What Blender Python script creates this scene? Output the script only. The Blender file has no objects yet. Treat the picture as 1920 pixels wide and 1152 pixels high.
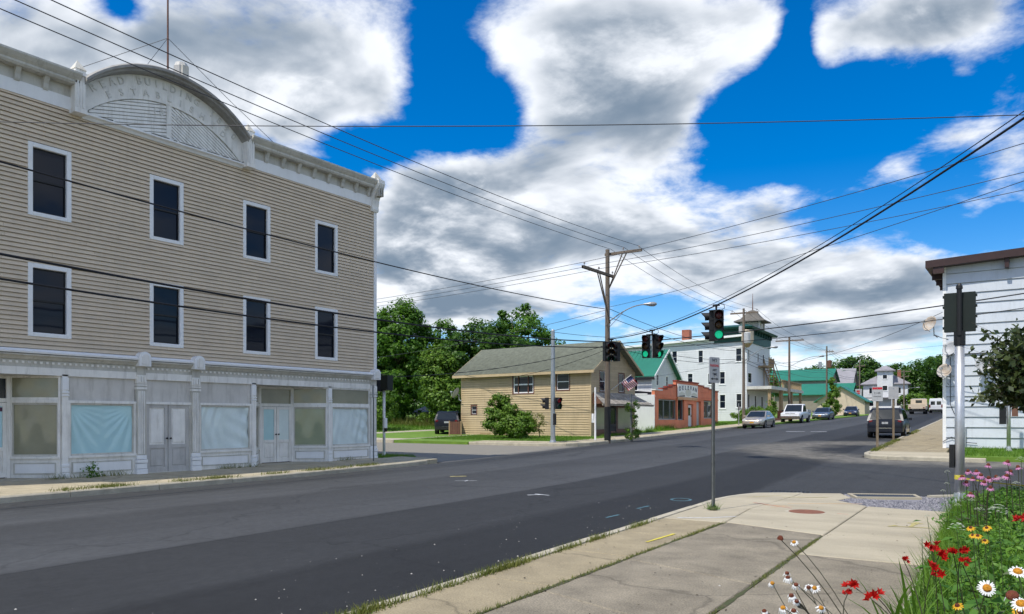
import bpy, bmesh, math, random
import numpy as np
from mathutils import Vector, Matrix
R = math.radians
random.seed(7); rng = np.random.default_rng(11)
scene = bpy.context.scene
col = scene.collection

# ------------------------------------------------------------------ camera
cam_d = bpy.data.cameras.new('camera'); cam = bpy.data.objects.new('camera', cam_d); col.objects.link(cam)
cam.location = (0, 0, 1.65); cam.rotation_euler = (R(90), 0, R(34.5))
cam_d.sensor_width = 36; cam_d.sensor_fit = 'HORIZONTAL'; cam_d.lens = 27.0
cam_d.shift_y = 209 / 1920; cam_d.clip_start = .05; cam_d.clip_end = 3000
scene.camera = cam

# ------------------------------------------------------------------ sun, sky, exposure
SUN_EL, SUN_DIR = R(59), Vector((-.24, -.97))           # direction towards the sun in plan
sd = bpy.data.lights.new('sun', 'SUN'); sun = bpy.data.objects.new('sun', sd); col.objects.link(sun)
sd.energy = 2.1; sd.angle = R(.5); sd.color = (1, .95, .86)
h = SUN_DIR.normalized() * math.cos(SUN_EL)
sun.rotation_euler = Vector((h.x, h.y, math.sin(SUN_EL))).to_track_quat('Z', 'Y').to_euler()
sun.location = (-20, -60, 90)
vs = scene.view_settings
scene.cycles.max_bounces = 5; scene.cycles.adaptive_threshold = .02; scene.cycles.diffuse_bounces = 3; scene.cycles.glossy_bounces = 2; scene.cycles.transmission_bounces = 2
vs.view_transform = 'Standard'; vs.look = 'None'; vs.gamma = 1; vs.exposure = 1.0

world = bpy.data.worlds.new('World'); scene.world = world; world.use_nodes = True
def build_world():
    nt = world.node_tree; nt.nodes.clear()
    N = nt.nodes.new; L = nt.links.new
    def math_(op, a, b=None, clamp=False):
        n = N('ShaderNodeMath'); n.operation = op; n.use_clamp = clamp
        for i, v in enumerate((a, b)):
            if v is None: continue
            if isinstance(v, (int, float)): n.inputs[i].default_value = v
            else: L(v, n.inputs[i])
        return n.outputs[0]
    def ramp_(v, a, b, c=0., d=1., smooth=True):
        n = N('ShaderNodeMapRange'); n.interpolation_type = 'SMOOTHSTEP' if smooth else 'LINEAR'
        L(v, n.inputs[0]); n.inputs[1].default_value = a; n.inputs[2].default_value = b
        n.inputs[3].default_value = c; n.inputs[4].default_value = d
        return n.outputs[0]
    tc = N('ShaderNodeTexCoord'); d = tc.outputs['Generated']
    sky = N('ShaderNodeTexSky'); sky.sky_type = 'NISHITA'; sky.sun_disc = False
    sky.sun_elevation = SUN_EL; sky.sun_rotation = math.atan2(SUN_DIR.x, SUN_DIR.y)
    sky.altitude = 400; sky.air_density = 1.0; sky.dust_density = .4; sky.ozone_density = 2.5
    hs = N('ShaderNodeHueSaturation'); hs.inputs['Saturation'].default_value = SKY_SAT; hs.inputs['Value'].default_value = SKY_VAL
    hs.inputs['Hue'].default_value = SKY_HUE
    L(sky.outputs[0], hs.inputs['Color'])
    # cloud layer: the direction dropped on a flat deck, so clouds foreshorten towards the horizon
    sep = N('ShaderNodeSeparateXYZ'); L(d, sep.inputs[0])
    den = math_('ADD', math_('MAXIMUM', sep.outputs[2], 0.0), .22)
    cmb = N('ShaderNodeCombineXYZ')
    L(math_('DIVIDE', sep.outputs[0], den), cmb.inputs[0]); L(math_('DIVIDE', sep.outputs[1], den), cmb.inputs[1])
    def noise(vec, scale, detail, rough, dist=0., off=(0, 0, 0)):
        m = N('ShaderNodeMapping'); L(vec, m.inputs[0]); m.inputs[1].default_value = off
        n = N('ShaderNodeTexNoise'); n.inputs['Scale'].default_value = scale; n.inputs['Detail'].default_value = detail
        n.inputs['Roughness'].default_value = rough; n.inputs['Distortion'].default_value = dist
        L(m.outputs[0], n.inputs[0]); return n.outputs['Fac']
    P = cmb.outputs[0]
    up = N('ShaderNodeVectorMath'); up.operation = 'SCALE'; L(P, up.inputs[0]); up.inputs['Scale'].default_value = .93
    o_ = (3.1, 1.7, .4)
    n_a = noise(P, 2.6, 8, .60, .35, o_); n_b = noise(up.outputs[0], 2.6, 4, .55, .35, o_)
    puff = noise(P, 9.0, 5, .62, .2, (1.2, 5.1, .7))
    # fair-weather clouds standing where the day had them: azimuth, elevation, half width, half height, weight
    az_ = math_('ARCTAN2', sep.outputs[0], sep.outputs[1]); el_ = math_('ARCSINE', sep.outputs[2])
    ae = N('ShaderNodeCombineXYZ'); L(az_, ae.inputs[0]); L(el_, ae.inputs[1])
    # same broken cloud outside the view, cover added to make shade less blue
    bias = ramp_(math_('ABSOLUTE', math_('ADD', az_, R(34))), R(40), R(66), 0, .13)
    for (az0, el0, w, hh, k) in CLOUDS:
        sx, sy = math.cos(el0) / (w * .87), 1 / (hh * .87)
        ma = N('ShaderNodeVectorMath'); ma.operation = 'MULTIPLY_ADD'; L(ae.outputs[0], ma.inputs[0])
        ma.inputs[1].default_value = (sx, sy, 0); ma.inputs[2].default_value = (-az0 * sx, -el0 * sy, 0)
        dt = N('ShaderNodeVectorMath'); dt.operation = 'DOT_PRODUCT'; L(ma.outputs[0], dt.inputs[0]); L(ma.outputs[0], dt.inputs[1])
        g = math_('POWER', .3679, dt.outputs['Value'])
        m = N('ShaderNodeMath'); m.operation = 'MULTIPLY_ADD'; L(g, m.inputs[0]); m.inputs[1].default_value = k; L(bias, m.inputs[2]); bias = m.outputs[0]
    base = math_('ADD', bias, math_('MULTIPLY', math_('SUBTRACT', n_a, .40), CL_AMP))
    dens = math_('ADD', base, math_('MULTIPLY', math_('SUBTRACT', puff, .5), .44))
    mask = ramp_(dens, CL_T0, CL_T1)
    thick = ramp_(dens, CL_T0 + .04, CL_T0 + .50)
    lit = math_('MULTIPLY', math_('SUBTRACT', n_a, n_b), 3.6)
    fine = math_('MULTIPLY', math_('SUBTRACT', puff, .5), 1.0)
    raw = math_('SUBTRACT', math_('SUBTRACT', math_('ADD', math_('MULTIPLY', thick, .84), .02), lit), fine)
    shade = ramp_(raw, -.35, 1.45)
    mixc = N('ShaderNodeValToRGB'); L(shade, mixc.inputs[0])
    e = mixc.color_ramp.elements; e[0].position = 0; e[0].color = CL_LIGHT; e[1].position = 1; e[1].color = CL_DARK
    for p, t in ((.30, .12), (.55, .45), (.78, .78)):
        q = e.new(p); q.color = tuple(a + (b_ - a) * t for a, b_ in zip(CL_LIGHT, CL_DARK))
    mix = N('ShaderNodeMix'); mix.data_type = 'RGBA'
    L(mask, mix.inputs[0]); L(hs.outputs[0], mix.inputs[6]); L(mixc.outputs[0], mix.inputs[7])
    bg = N('ShaderNodeBackground'); bg.inputs[1].default_value = SKY_STR; L(mix.outputs[2], bg.inputs[0])
    out = N('ShaderNodeOutputWorld'); L(bg.outputs[0], out.inputs[0])
SKY_STR, SKY_SAT, SKY_VAL, SKY_HUE = .125, 1.55, .64, .508
CL_T0, CL_T1, CL_AMP = .07, .37, .84
CL_LIGHT, CL_DARK = (4.2, 4.35, 4.6, 1), (.85, 1.16, 1.56, 1)
# azimuth, elevation, half width, half height (unit sphere), weight
CLOUDS = []
for az, el, w, hh, k in (
    (-63.9, 21.9, 0.17, 0.08, 0.34), (-57.5, 23.3, 0.142, 0.073, 0.3), (-48.5, 24.1, 0.119, 0.083, 0.34), (-51.5, 20.9, 0.081, 0.038, 0.25),
    (-67.1, 18.9, 0.098, 0.067, 0.2), (-30.9, 26.7, 0.143, 0.072, 0.34), (-23.1, 26.0, 0.145, 0.071, 0.36), (-25.8, 23.2, 0.118, 0.052, 0.28),
    (-29.3, 21.7, 0.06, 0.033, 0.2), (-17.5, 25.7, 0.054, 0.044, 0.25), (-32.9, 17.5, 0.201, 0.073, 0.36), (-23.9, 19.4, 0.066, 0.045, 0.32),
    (-38.9, 14.9, 0.119, 0.079, 0.34), (-41.6, 11.9, 0.105, 0.065, 0.32), (-34.9, 11.2, 0.15, 0.059, 0.34), (-27.0, 13.7, 0.104, 0.046, 0.3),
    (-15.7, 14.2, 0.063, 0.05, 0.24), (-12.2, 9.7, 0.135, 0.055, 0.34), (-7.3, 7.9, 0.091, 0.047, 0.34), (-19.3, 10.1, 0.1, 0.038, 0.3),
    (-23.1, 12.1, 0.075, 0.036, 0.28), (-8.9, 24.7, 0.092, 0.048, 0.34), (-3.9, 24.6, 0.064, 0.034, 0.32), (-12.6, 23.8, 0.034, 0.031, 0.22),
    (-10.2, 19.8, 0.031, 0.019, 0.24), (-7.9, 16.1, 0.031, 0.024, 0.24), (-4.2, 17.8, 0.041, 0.019, 0.2), (-4.2, 21.2, 0.016, 0.013, 0.26),
    (-1.4, 15.8, 0.03, 0.033, 0.22), (-3.4, 12.9, 0.026, 0.014, 0.18), (-10.5, 5.3, 0.194, 0.03, 0.26), (-36.9, 8.1, 0.173, 0.033, 0.26),
    (-42.4, 8.8, 0.085, 0.046, 0.25), (-15.4, 6.9, 0.078, 0.031, 0.2), (-40.1, 23.7, 0.046, 0.098, -0.34), (-44.0, 19.4, 0.054, 0.029, -0.3),
    (-15.4, 21.0, 0.079, 0.056, -0.4), (-13.9, 17.8, 0.091, 0.037, -0.36), (-10.5, 13.7, 0.065, 0.024, -0.25), (-4.5, 11.7, 0.064, 0.026, -0.25),
    (-23.9, 7.8, 0.056, 0.018, -0.34), (-38.1, 20.3, 0.054, 0.036, -0.3), (-17.5, 17.2, 0.032, 0.025, -0.3), (-10.5, 21.9, 0.034, 0.024, -0.25),
    (-31.3, 6.9, 0.043, 0.016, -0.22), (-61.4, 25.4, 0.021, 0.024, -0.2), (-14.5, 23.4, 0.03, 0.04, -0.3), (-18.4, 20.6, 0.04, 0.03, -0.25), (-6.5, 20.2, 0.07, 0.03, -0.2), (-37.5, 24.5, 0.04, 0.05, -0.2), (-46.5, 16.5, 0.05, 0.03, -0.22), (-34.9, 21.8, 0.041, 0.053, -0.24), (-14.1, 24.9, 0.02, 0.05, -0.34), (-47.0, 19.5, 0.04, 0.026, -0.2)):
    CLOUDS.append((R(az), R(el), w, hh, k * .9 if k > 0 else k * 1.25))
build_world()

# ------------------------------------------------------------------ helpers
def zr(y):                                                # the street climbs beyond the crossing
    if y < 12: return 0.
    return .02 * (y - 12) ** 2 / 24 if y < 24 else .02 * (y - 18)
def kr(y):                                                # right kerb line
    return -4.62 - .06 * y if y < 15 else -5.52 - .0056 * (y - 15) if y < 33 else -3.9 - .052 * y
def kl(y): return -17.2 - .058 * y                        # left kerb line
def zroad(x, y):
    a, b = kl(y), kr(y); v = (x - (a + b) / 2) / ((b - a) / 2)
    return zr(y) - .10 * min(1., v * v)

def tag(o, label=None, cat=None, group=None, kind=None):
    for k, v in (('label', label), ('category', cat), ('group', group), ('kind', kind)):
        if v: o[k] = v
    return o
def empty(name, loc=(0, 0, 0), rz=0., label=None, cat=None, group=None, kind=None):
    o = bpy.data.objects.new(name, None); col.objects.link(o)
    o.location = loc; o.rotation_euler = (0, 0, rz); o.empty_display_size = .2
    return tag(o, label, cat, group, kind)

class MB:
    """collects shapes in (u, n, z) of a wall frame, or plain x, y, z, and links them as one mesh"""
    def __init__(s, fr=None): s.v = []; s.f = []; s.fr = fr
    def add(s, vs, fs):
        b = len(s.v)
        s.v += [s.fr(*p) for p in vs] if s.fr else [tuple(p) for p in vs]
        s.f += [tuple(i + b for i in f) for f in fs]; return s
    def box(s, x0, x1, y0, y1, z0, z1):
        return s.add([(x0,y0,z0),(x1,y0,z0),(x1,y1,z0),(x0,y1,z0),(x0,y0,z1),(x1,y0,z1),(x1,y1,z1),(x0,y1,z1)],
                     [(0,3,2,1),(4,5,6,7),(0,1,5,4),(1,2,6,5),(2,3,7,6),(3,0,4,7)])
    def bbox(s, x0, x1, y0, y1, z0, z1, b=.01):           # box with chamfered front edges (towards +y of the frame)
        return s.add([(x0,y0,z0),(x1,y0,z0),(x1,y0,z1),(x0,y0,z1),(x0,y1-b,z0),(x1,y1-b,z0),(x1,y1-b,z1),(x0,y1-b,z1),
                      (x0+b,y1,z0+b),(x1-b,y1,z0+b),(x1-b,y1,z1-b),(x0+b,y1,z1-b)],
                     [(0,1,2,3),(0,4,5,1),(1,5,6,2),(2,6,7,3),(3,7,4,0),(4,8,9,5),(5,9,10,6),(6,10,11,7),(7,11,8,4),(8,11,10,9)])
    def poly(s, pts): return s.add(pts, [tuple(range(len(pts)))])
    def prism(s, pts, d):                                 # extrude a polygon by the vector d
        n = len(pts); q = [tuple(a + b for a, b in zip(p, d)) for p in pts]
        return s.add(list(pts) + q, [tuple(range(n)), tuple(range(2*n-1, n-1, -1))] + [(i, (i+1) % n, n + (i+1) % n, n + i) for i in range(n)])
    def cyl(s, p0, p1, r0, r1=None, n=10, caps=True):
        r1 = r0 if r1 is None else r1
        p0, p1 = Vector(p0), Vector(p1); a = (p1 - p0).normalized()
        u = a.orthogonal().normalized(); w = a.cross(u)
        vs = []
        for p, r in ((p0, r0), (p1, r1)):
            for i in range(n):
                t = 2 * math.pi * i / n; vs.append(tuple(p + (u * math.cos(t) + w * math.sin(t)) * r))
        fs = [(i, (i+1) % n, n + (i+1) % n, n + i) for i in range(n)]
        if caps: fs += [tuple(range(n-1, -1, -1)), tuple(range(n, 2*n))]
        return s.add(vs, fs)
    def tube(s, pts, r, n=6, r1=None):
        pts = [Vector(p) for p in pts]; m = len(pts); vs = []; fs = []
        u = None
        for k, p in enumerate(pts):
            a = (pts[min(k+1, m-1)] - pts[max(k-1, 0)]).normalized()
            u = a.orthogonal().normalized() if u is None else (u - a * u.dot(a)).normalized()
            w = a.cross(u); rr = r if r1 is None else r + (r1 - r) * k / max(1, m - 1)
            for i in range(n):
                t = 2 * math.pi * i / n; vs.append(tuple(p + (u * math.cos(t) + w * math.sin(t)) * rr))
        for k in range(m - 1):
            for i in range(n): fs.append((k*n+i, k*n+(i+1) % n, (k+1)*n+(i+1) % n, (k+1)*n+i))
        fs += [tuple(range(n-1, -1, -1)), tuple(range((m-1)*n, m*n))]
        return s.add(vs, fs)
    def lathe(s, prof, c=(0, 0, 0), n=14, axis='z'):      # prof: (radius, height)
        vs = []; fs = []
        for r, hgt in prof:
            for i in range(n):
                t = 2 * math.pi * i / n; a, b = r * math.cos(t), r * math.sin(t)
                p = (a, b, hgt) if axis == 'z' else (a, hgt, b) if axis == 'y' else (hgt, a, b)
                vs.append((c[0]+p[0], c[1]+p[1], c[2]+p[2]))
        for k in range(len(prof) - 1):
            for i in range(n): fs.append((k*n+i, k*n+(i+1) % n, (k+1)*n+(i+1) % n, (k+1)*n+i))
        fs += [tuple(range(n-1, -1, -1)), tuple(range((len(prof)-1)*n, len(prof)*n))]
        return s.add(vs, fs)
    def grid(s, rows):                                    # rows of points
        m = len(rows[0]); vs = [p for r in rows for p in r]
        return s.add(vs, [(k*m+i, k*m+i+1, (k+1)*m+i+1, (k+1)*m+i) for k in range(len(rows)-1) for i in range(m-1)])
    def build(s, name, mat, parent=None, smooth=False, kind=None, loc=None):
        me = bpy.data.meshes.new(name); me.from_pydata(s.v, [], s.f); me.validate()
        bm = bmesh.new(); bm.from_mesh(me); bmesh.ops.recalc_face_normals(bm, faces=bm.faces); bm.to_mesh(me); bm.free()
        me.materials.append(mat)
        if smooth: me.shade_smooth()
        o = bpy.data.objects.new(name, me); col.objects.link(o)
        if parent is not None: o.parent = parent
        if loc: o.location = loc
        if kind: o['kind'] = kind
        return o
def smooth_by_angle(o, deg=35):
    me = o.data; me.shade_smooth()
    bm = bmesh.new(); bm.from_mesh(me)
    for e in bm.edges:
        if len(e.link_faces) == 2 and e.calc_face_angle(0) > R(deg): e.smooth = False
    bm.to_mesh(me); bm.free(); return o
def copy_tree(o, parent=None):
    c_ = o.copy(); col.objects.link(c_)
    if parent is not None: c_.parent = parent
    for ch in list(o.children): copy_tree(ch, c_)
    return c_
def FX(n0=0.): return lambda u, n, z: (n0 + n, u, z)          # wall facing +x: u runs along +y
def FY(n0=0.): return lambda u, n, z: (u, n0 - n, z)          # wall facing -y: u runs along +x
def FL(p, ang):                                                # wall along any direction in plan
    ca, sa = math.cos(ang), math.sin(ang)
    return lambda u, n, z: (p[0] + ca * u + sa * n, p[1] + sa * u - ca * n, z)

_txt = {}
def text_mesh(body, size, extrude=.004, align='CENTER', bold=0.):
    cu = bpy.data.curves.new('t', 'FONT'); cu.body = body; cu.size = size; cu.extrude = extrude
    cu.align_x = align; cu.align_y = 'CENTER'; cu.resolution_u = 3; cu.offset = bold
    ob = bpy.data.objects.new('t', cu); col.objects.link(ob)
    me = bpy.data.meshes.new_from_object(ob); bpy.data.objects.remove(ob); bpy.data.curves.remove(cu)
    return me
def text(name, body, size, mat, parent, loc, rot, extrude=.004, bold=0., sx=1.):
    me = text_mesh(body, size, extrude, bold=bold); me.name = name; me.materials.clear(); me.materials.append(mat)
    o = bpy.data.objects.new(name, me); col.objects.link(o); o.parent = parent
    o.location = loc; o.rotation_euler = rot; o.scale = (sx, 1, 1); return o

# ------------------------------------------------------------------ materials
def new_mat(name):
    m = bpy.data.materials.new(name); m.use_nodes = True; nt = m.node_tree
    return m, nt, nt.nodes['Principled BSDF'], nt.nodes.new, nt.links.new
def mat(name, c, rough=.7, var=.12, scale=3., bump=0., bscale=60., metal=0., spec=.4, stain=0., stretch=(1, 1, 1), c2=None, coat=0., speck=0., objvar=0., crack=0.):
    m, nt, b, N, L = new_mat(name)
    b.inputs['Roughness'].default_value = rough; b.inputs['Metallic'].default_value = metal
    b.inputs['Specular IOR Level'].default_value = spec; b.inputs['Coat Weight'].default_value = coat; b.inputs['Coat Roughness'].default_value = .05
    c = tuple(c) + (1,)
    geo = N('ShaderNodeNewGeometry')
    mp = N('ShaderNodeMapping'); mp.inputs[3].default_value = stretch; L(geo.outputs['Position'], mp.inputs[0])
    n1 = N('ShaderNodeTexNoise'); n1.inputs['Scale'].default_value = scale; n1.inputs['Detail'].default_value = 6; n1.inputs['Roughness'].default_value = .65
    L(mp.outputs[0], n1.inputs[0])
    mr = N('ShaderNodeMapRange'); L(n1.outputs['Fac'], mr.inputs[0]); mr.inputs[1].default_value = .3; mr.inputs[2].default_value = .7
    mx = N('ShaderNodeMix'); mx.data_type = 'RGBA'; L(mr.outputs[0], mx.inputs[0])
    lo = c2 + (1,) if c2 else tuple(max(0, v * (1 - var)) for v in c[:3]) + (1,)
    hi = c if c2 else tuple(min(1, v * (1 + var)) for v in c[:3]) + (1,)
    mx.inputs[6].default_value = lo; mx.inputs[7].default_value = hi
    outc = mx.outputs[2]
    if stain:                                            # rain streaks and grime with a shape of their own
        mp2 = N('ShaderNodeMapping'); mp2.inputs[3].default_value = (3.2, 3.2, .45); L(geo.outputs['Position'], mp2.inputs[0])
        n2 = N('ShaderNodeTexNoise'); n2.inputs['Scale'].default_value = 2.1; n2.inputs['Detail'].default_value = 8; n2.inputs['Roughness'].default_value = .7
        L(mp2.outputs[0], n2.inputs[0])
        m2 = N('ShaderNodeMapRange'); L(n2.outputs['Fac'], m2.inputs[0]); m2.inputs[1].default_value = .5; m2.inputs[2].default_value = .74
        m2.inputs[4].default_value = stain
        mx2 = N('ShaderNodeMix'); mx2.data_type = 'RGBA'; L(m2.outputs[0], mx2.inputs[0]); L(outc, mx2.inputs[6])
        mx2.inputs[7].default_value = (c[0] * .45, c[1] * .43, c[2] * .38, 1); outc = mx2.outputs[2]
    if speck:                                            # grit and aggregate
        n4 = N('ShaderNodeTexNoise'); n4.inputs['Scale'].default_value = 55; n4.inputs['Detail'].default_value = 5; n4.inputs['Roughness'].default_value = .75
        L(geo.outputs['Position'], n4.inputs[0])
        m4 = N('ShaderNodeMapRange'); L(n4.outputs['Fac'], m4.inputs[0]); m4.inputs[1].default_value = .3; m4.inputs[2].default_value = .7
        m4.inputs[3].default_value = 1 - speck; m4.inputs[4].default_value = 1 + speck
        v4 = N('ShaderNodeVectorMath'); v4.operation = 'SCALE'; L(outc, v4.inputs[0]); L(m4.outputs[0], v4.inputs['Scale']); outc = v4.outputs[0]
    if crack:
        nz = N('ShaderNodeTexNoise'); nz.inputs['Scale'].default_value = 1.6; nz.inputs['Detail'].default_value = 7; L(geo.outputs['Position'], nz.inputs[0])
        wv = N('ShaderNodeVectorMath'); wv.operation = 'MULTIPLY_ADD'; L(nz.outputs['Color'], wv.inputs[0]); wv.inputs[1].default_value = (.9, .9, 0); L(geo.outputs['Position'], wv.inputs[2])
        vo = N('ShaderNodeTexVoronoi'); vo.feature = 'DISTANCE_TO_EDGE'; vo.inputs['Scale'].default_value = crack; L(wv.outputs[0], vo.inputs[0])
        m6 = N('ShaderNodeMapRange'); L(vo.outputs['Distance'], m6.inputs[0]); m6.inputs[1].default_value = .002; m6.inputs[2].default_value = .012; m6.inputs[3].default_value = .68
        v6 = N('ShaderNodeVectorMath'); v6.operation = 'SCALE'; L(outc, v6.inputs[0]); L(m6.outputs[0], v6.inputs['Scale']); outc = v6.outputs[0]
    if objvar:                                           # every board its own slight shade
        oi = N('ShaderNodeObjectInfo'); m5 = N('ShaderNodeMapRange'); L(oi.outputs['Random'], m5.inputs[0]); m5.inputs[3].default_value = 1 - objvar; m5.inputs[4].default_value = 1 + objvar
        v5 = N('ShaderNodeVectorMath'); v5.operation = 'SCALE'; L(outc, v5.inputs[0]); L(m5.outputs[0], v5.inputs['Scale']); outc = v5.outputs[0]
    L(outc, b.inputs['Base Color'])
    if bump:
        n3 = N('ShaderNodeTexNoise'); n3.inputs['Scale'].default_value = bscale; n3.inputs['Detail'].default_value = 4
        L(mp.outputs[0], n3.inputs[0])
        bp = N('ShaderNodeBump'); bp.inputs['Strength'].default_value = bump; bp.inputs['Distance'].default_value = .02
        L(n3.outputs['Fac'], bp.inputs['Height']); L(bp.outputs[0], b.inputs['Normal'])
    return m
def leaf_mat(name, a, b_, trans=.35, rough=.5):
    m, nt, b, N, L = new_mat(name)
    geo = N('ShaderNodeNewGeometry'); cr = N('ShaderNodeMix'); cr.data_type = 'RGBA'
    n1 = N('ShaderNodeTexNoise'); n1.inputs['Scale'].default_value = .7; n1.inputs['Detail'].default_value = 3; L(geo.outputs['Position'], n1.inputs[0])
    ad = N('ShaderNodeMath'); ad.operation = 'MULTIPLY_ADD'; L(n1.outputs['Fac'], ad.inputs[0]); ad.inputs[1].default_value = 1.2; ad.inputs[2].default_value = -.6
    ad2 = N('ShaderNodeMath'); ad2.operation = 'ADD'; ad2.use_clamp = True; L(ad.outputs[0], ad2.inputs[0]); L(geo.outputs['Random Per Island'], ad2.inputs[1])
    L(ad2.outputs[0], cr.inputs[0])
    cr.inputs[6].default_value = tuple(a) + (1,); cr.inputs[7].default_value = tuple(b_) + (1,)
    L(cr.outputs[2], b.inputs['Base Color']); b.inputs['Roughness'].default_value = rough; b.inputs['Specular IOR Level'].default_value = .35
    tr = N('ShaderNodeBsdfTranslucent'); L(cr.outputs[2], tr.inputs[0])
    ms = N('ShaderNodeMixShader'); ms.inputs[0].default_value = trans
    L(b.outputs[0], ms.inputs[1]); L(tr.outputs[0], ms.inputs[2]); L(ms.outputs[0], nt.nodes['Material Output'].inputs[0])
    return m
def glass_mat(name, c=(.012, .016, .022), rough=.06, spec=.5):
    m, nt, b, N, L = new_mat(name)
    b.inputs['Base Color'].default_value = tuple(c) + (1,); b.inputs['Roughness'].default_value = rough
    b.inputs['Specular IOR Level'].default_value = spec
    geo = N('ShaderNodeNewGeometry'); n = N('ShaderNodeTexNoise'); n.inputs['Scale'].default_value = 1.3; n.inputs['Detail'].default_value = 1
    L(geo.outputs['Position'], n.inputs[0]); bp = N('ShaderNodeBump'); bp.inputs['Strength'].default_value = .06; bp.inputs['Distance'].default_value = .05
    L(n.outputs['Fac'], bp.inputs['Height']); L(bp.outputs[0], b.inputs['Normal']); return m
def emit_mat(name, c, s):
    m, nt, b, N, L = new_mat(name)
    b.inputs['Base Color'].default_value = tuple(c) + (1,); b.inputs['Emission Color'].default_value = tuple(c) + (1,); b.inputs['Emission Strength'].default_value = s
    return m
M = {}
M['beige'] = mat('beige_siding', (.66, .545, .405), .6, .06, 1.4, stain=.14, objvar=.05)
M['white_old'] = mat('weathered_white_paint', (.83, .81, .76), .65, .10, 2.2, .12, 30, stain=.55)
M['white_trim'] = mat('white_trim', (.85, .85, .84), .5, .05, 2., stain=.12)
M['white_dirty'] = mat('grey_dirty_board', (.60, .575, .53), .7, .14, 1.2, stain=.5)
M['cornice'] = mat('grey_cornice_paint', (.56, .54, .48), .7, .15, 1.6, .1, 30, stain=.6)
M['door_grey'] = mat('grey_door_paint', (.50, .485, .46), .6, .12, 2.5, stain=.45)
M['white_sid'] = mat('white_siding', (.57, .61, .66), .5, .06, .8, stain=.25, objvar=.045)
M['white_far'] = mat('white_clapboard', (.68, .69, .70), .6, .07, .6, stain=.22)
M['tan'] = mat('tan_siding', (.50, .385, .23), .6, .10, 1.2, stain=.25, objvar=.06)
M['brown_trim'] = mat('brown_trim', (.16, .075, .05), .55, .15, 3.)
M['dark_trim'] = mat('dark_brown_fascia', (.045, .022, .020), .5, .2, 3.)
M['green_shingle'] = mat('green_shingle', (.135, .145, .11), .9, .25, 4., .5, 25)
M['grey_shake'] = mat('weathered_shake', (.38, .345, .30), .9, .35, 5., .5, 30, objvar=.18)
M['green_metal'] = mat('green_metal_roof', (.030, .18, .118), .4, .08, .6)
M['green_paint'] = mat('dark_green_paint', (.008, .065, .050), .5, .2, 1.)
M['grey_roof'] = mat('grey_roof', (.27, .26, .28), .8, .12, 1.)
M['tar_roof'] = mat('tar_roof', (.06, .06, .06), .9, .2, 1.)
M['salmon'] = mat('salmon_paint', (.74, .235, .125), .75, .13, 1.1, .1, 20, stain=.3)
M['red_brick'] = mat('red_coping_brick', (.27, .05, .035), .8, .25, 5.)
M['brick'] = mat('porch_brick', (.30, .11, .07), .85, .25, 6.)
M['grey_sid'] = mat('grey_brown_siding', (.27, .235, .19), .7, .08, 1.)
M['cream_sid'] = mat('cream_siding', (.58, .48, .36), .7, .08, 1.)
M['wood_raw'] = mat('raw_lumber', (.36, .25, .14), .8, .2, 3.)
M['pole'] = mat('pole_wood', (.17, .135, .105), .9, .3, 4., .5, 30, stretch=(6, 6, .4))
M['galv'] = mat('galvanised_steel', (.42, .44, .45), .42, .12, 3., metal=.75)
M['alu'] = mat('aluminium_pole', (.55, .56, .57), .42, .12, 4., metal=.7)
M['postgrey'] = mat('grey_sign_post', (.20, .21, .20), .6, .2, 5., metal=.5)
M['rustpost'] = mat('brown_sign_post', (.20, .155, .105), .8, .25, 5.)
M['black'] = mat('black_paint', (.012, .012, .013), .5, .2, 4.)
M['wire'] = mat('black_cable', (.012, .012, .016), .6, .1, 4.)
M['wire2'] = mat('grey_wire', (.05, .05, .055), .5, .1, 4.)
M['signal_green'] = mat('dark_green_signal', (.007, .013, .009), .5, .2, 4.)
M['rubber'] = mat('tyre_rubber', (.016, .016, .017), .85, .2, 8.)
M['rim'] = mat('wheel_rim', (.45, .45, .46), .3, .05, 5., metal=.8)
M['rim_dark'] = mat('dark_rim', (.05, .05, .05), .4, .1, 5., metal=.6)
M['glass'] = glass_mat('window_glass', (.006, .010, .020), .06, .28)
M['glass_car'] = glass_mat('car_glass', (.02, .025, .028), .04)
M['glass_shop'] = glass_mat('shop_glass', (.05, .055, .045), .05, .6)
M['film_blue'] = mat('blue_plastic_film', (.42, .66, .70), .35, .08, 1.2, .0, spec=.5, coat=.8)
M['film_pale'] = mat('pale_plastic_film', (.66, .76, .75), .35, .10, 1.5, spec=.5, coat=.8)
M['film_olive'] = mat('olive_paper_glass', (.24, .235, .155), .3, .18, .9, spec=.5, coat=.9)
M['film_green'] = mat('greenish_glass', (.25, .30, .19), .22, .12, .9, spec=.6, coat=.9)
M['kerb'] = mat('kerb_concrete', (.43, .39, .30), .9, .2, 3., .4, 40)
M['dish'] = mat('dish_grey', (.42, .43, .44), .5, .1, 3.)
M['dish_rust'] = mat('rusty_dish', (.50, .50, .48), .6, .1, 3.2, c2=(.36, .25, .15))
M['sign_white'] = mat('sign_white', (.42, .43, .44), .5, .06, 6.)
M['sign_red'] = mat('sign_red', (.50, .02, .03), .5, .1, 6.)
M['sign_ink'] = mat('sign_black', (.02, .02, .03), .6, .1, 6.)
M['flag_red'] = mat('flag_red', (.42, .03, .05), .8, .05, 4.)
M['flag_white'] = mat('flag_white', (.75, .72, .72), .8, .05, 4.)
M['flag_blue'] = mat('flag_blue', (.02, .03, .12), .8, .05, 4.)
M['lamp_head'] = mat('lamp_grey', (.35, .36, .37), .4, .1, 4., metal=.4)
M['ceramic'] = mat('insulator', (.30, .28, .27), .3, .1, 4.)
M['transformer'] = mat('transformer_grey', (.46, .47, .47), .4, .1, 4.)
M['moss'] = mat('joint_moss', (.10, .085, .05), .95, .4, 12., .4, 60, c2=(.04, .065, .015))
M['soil'] = mat('soil', (.06, .045, .03), .95, .3, 4., .6, 20)
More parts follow.
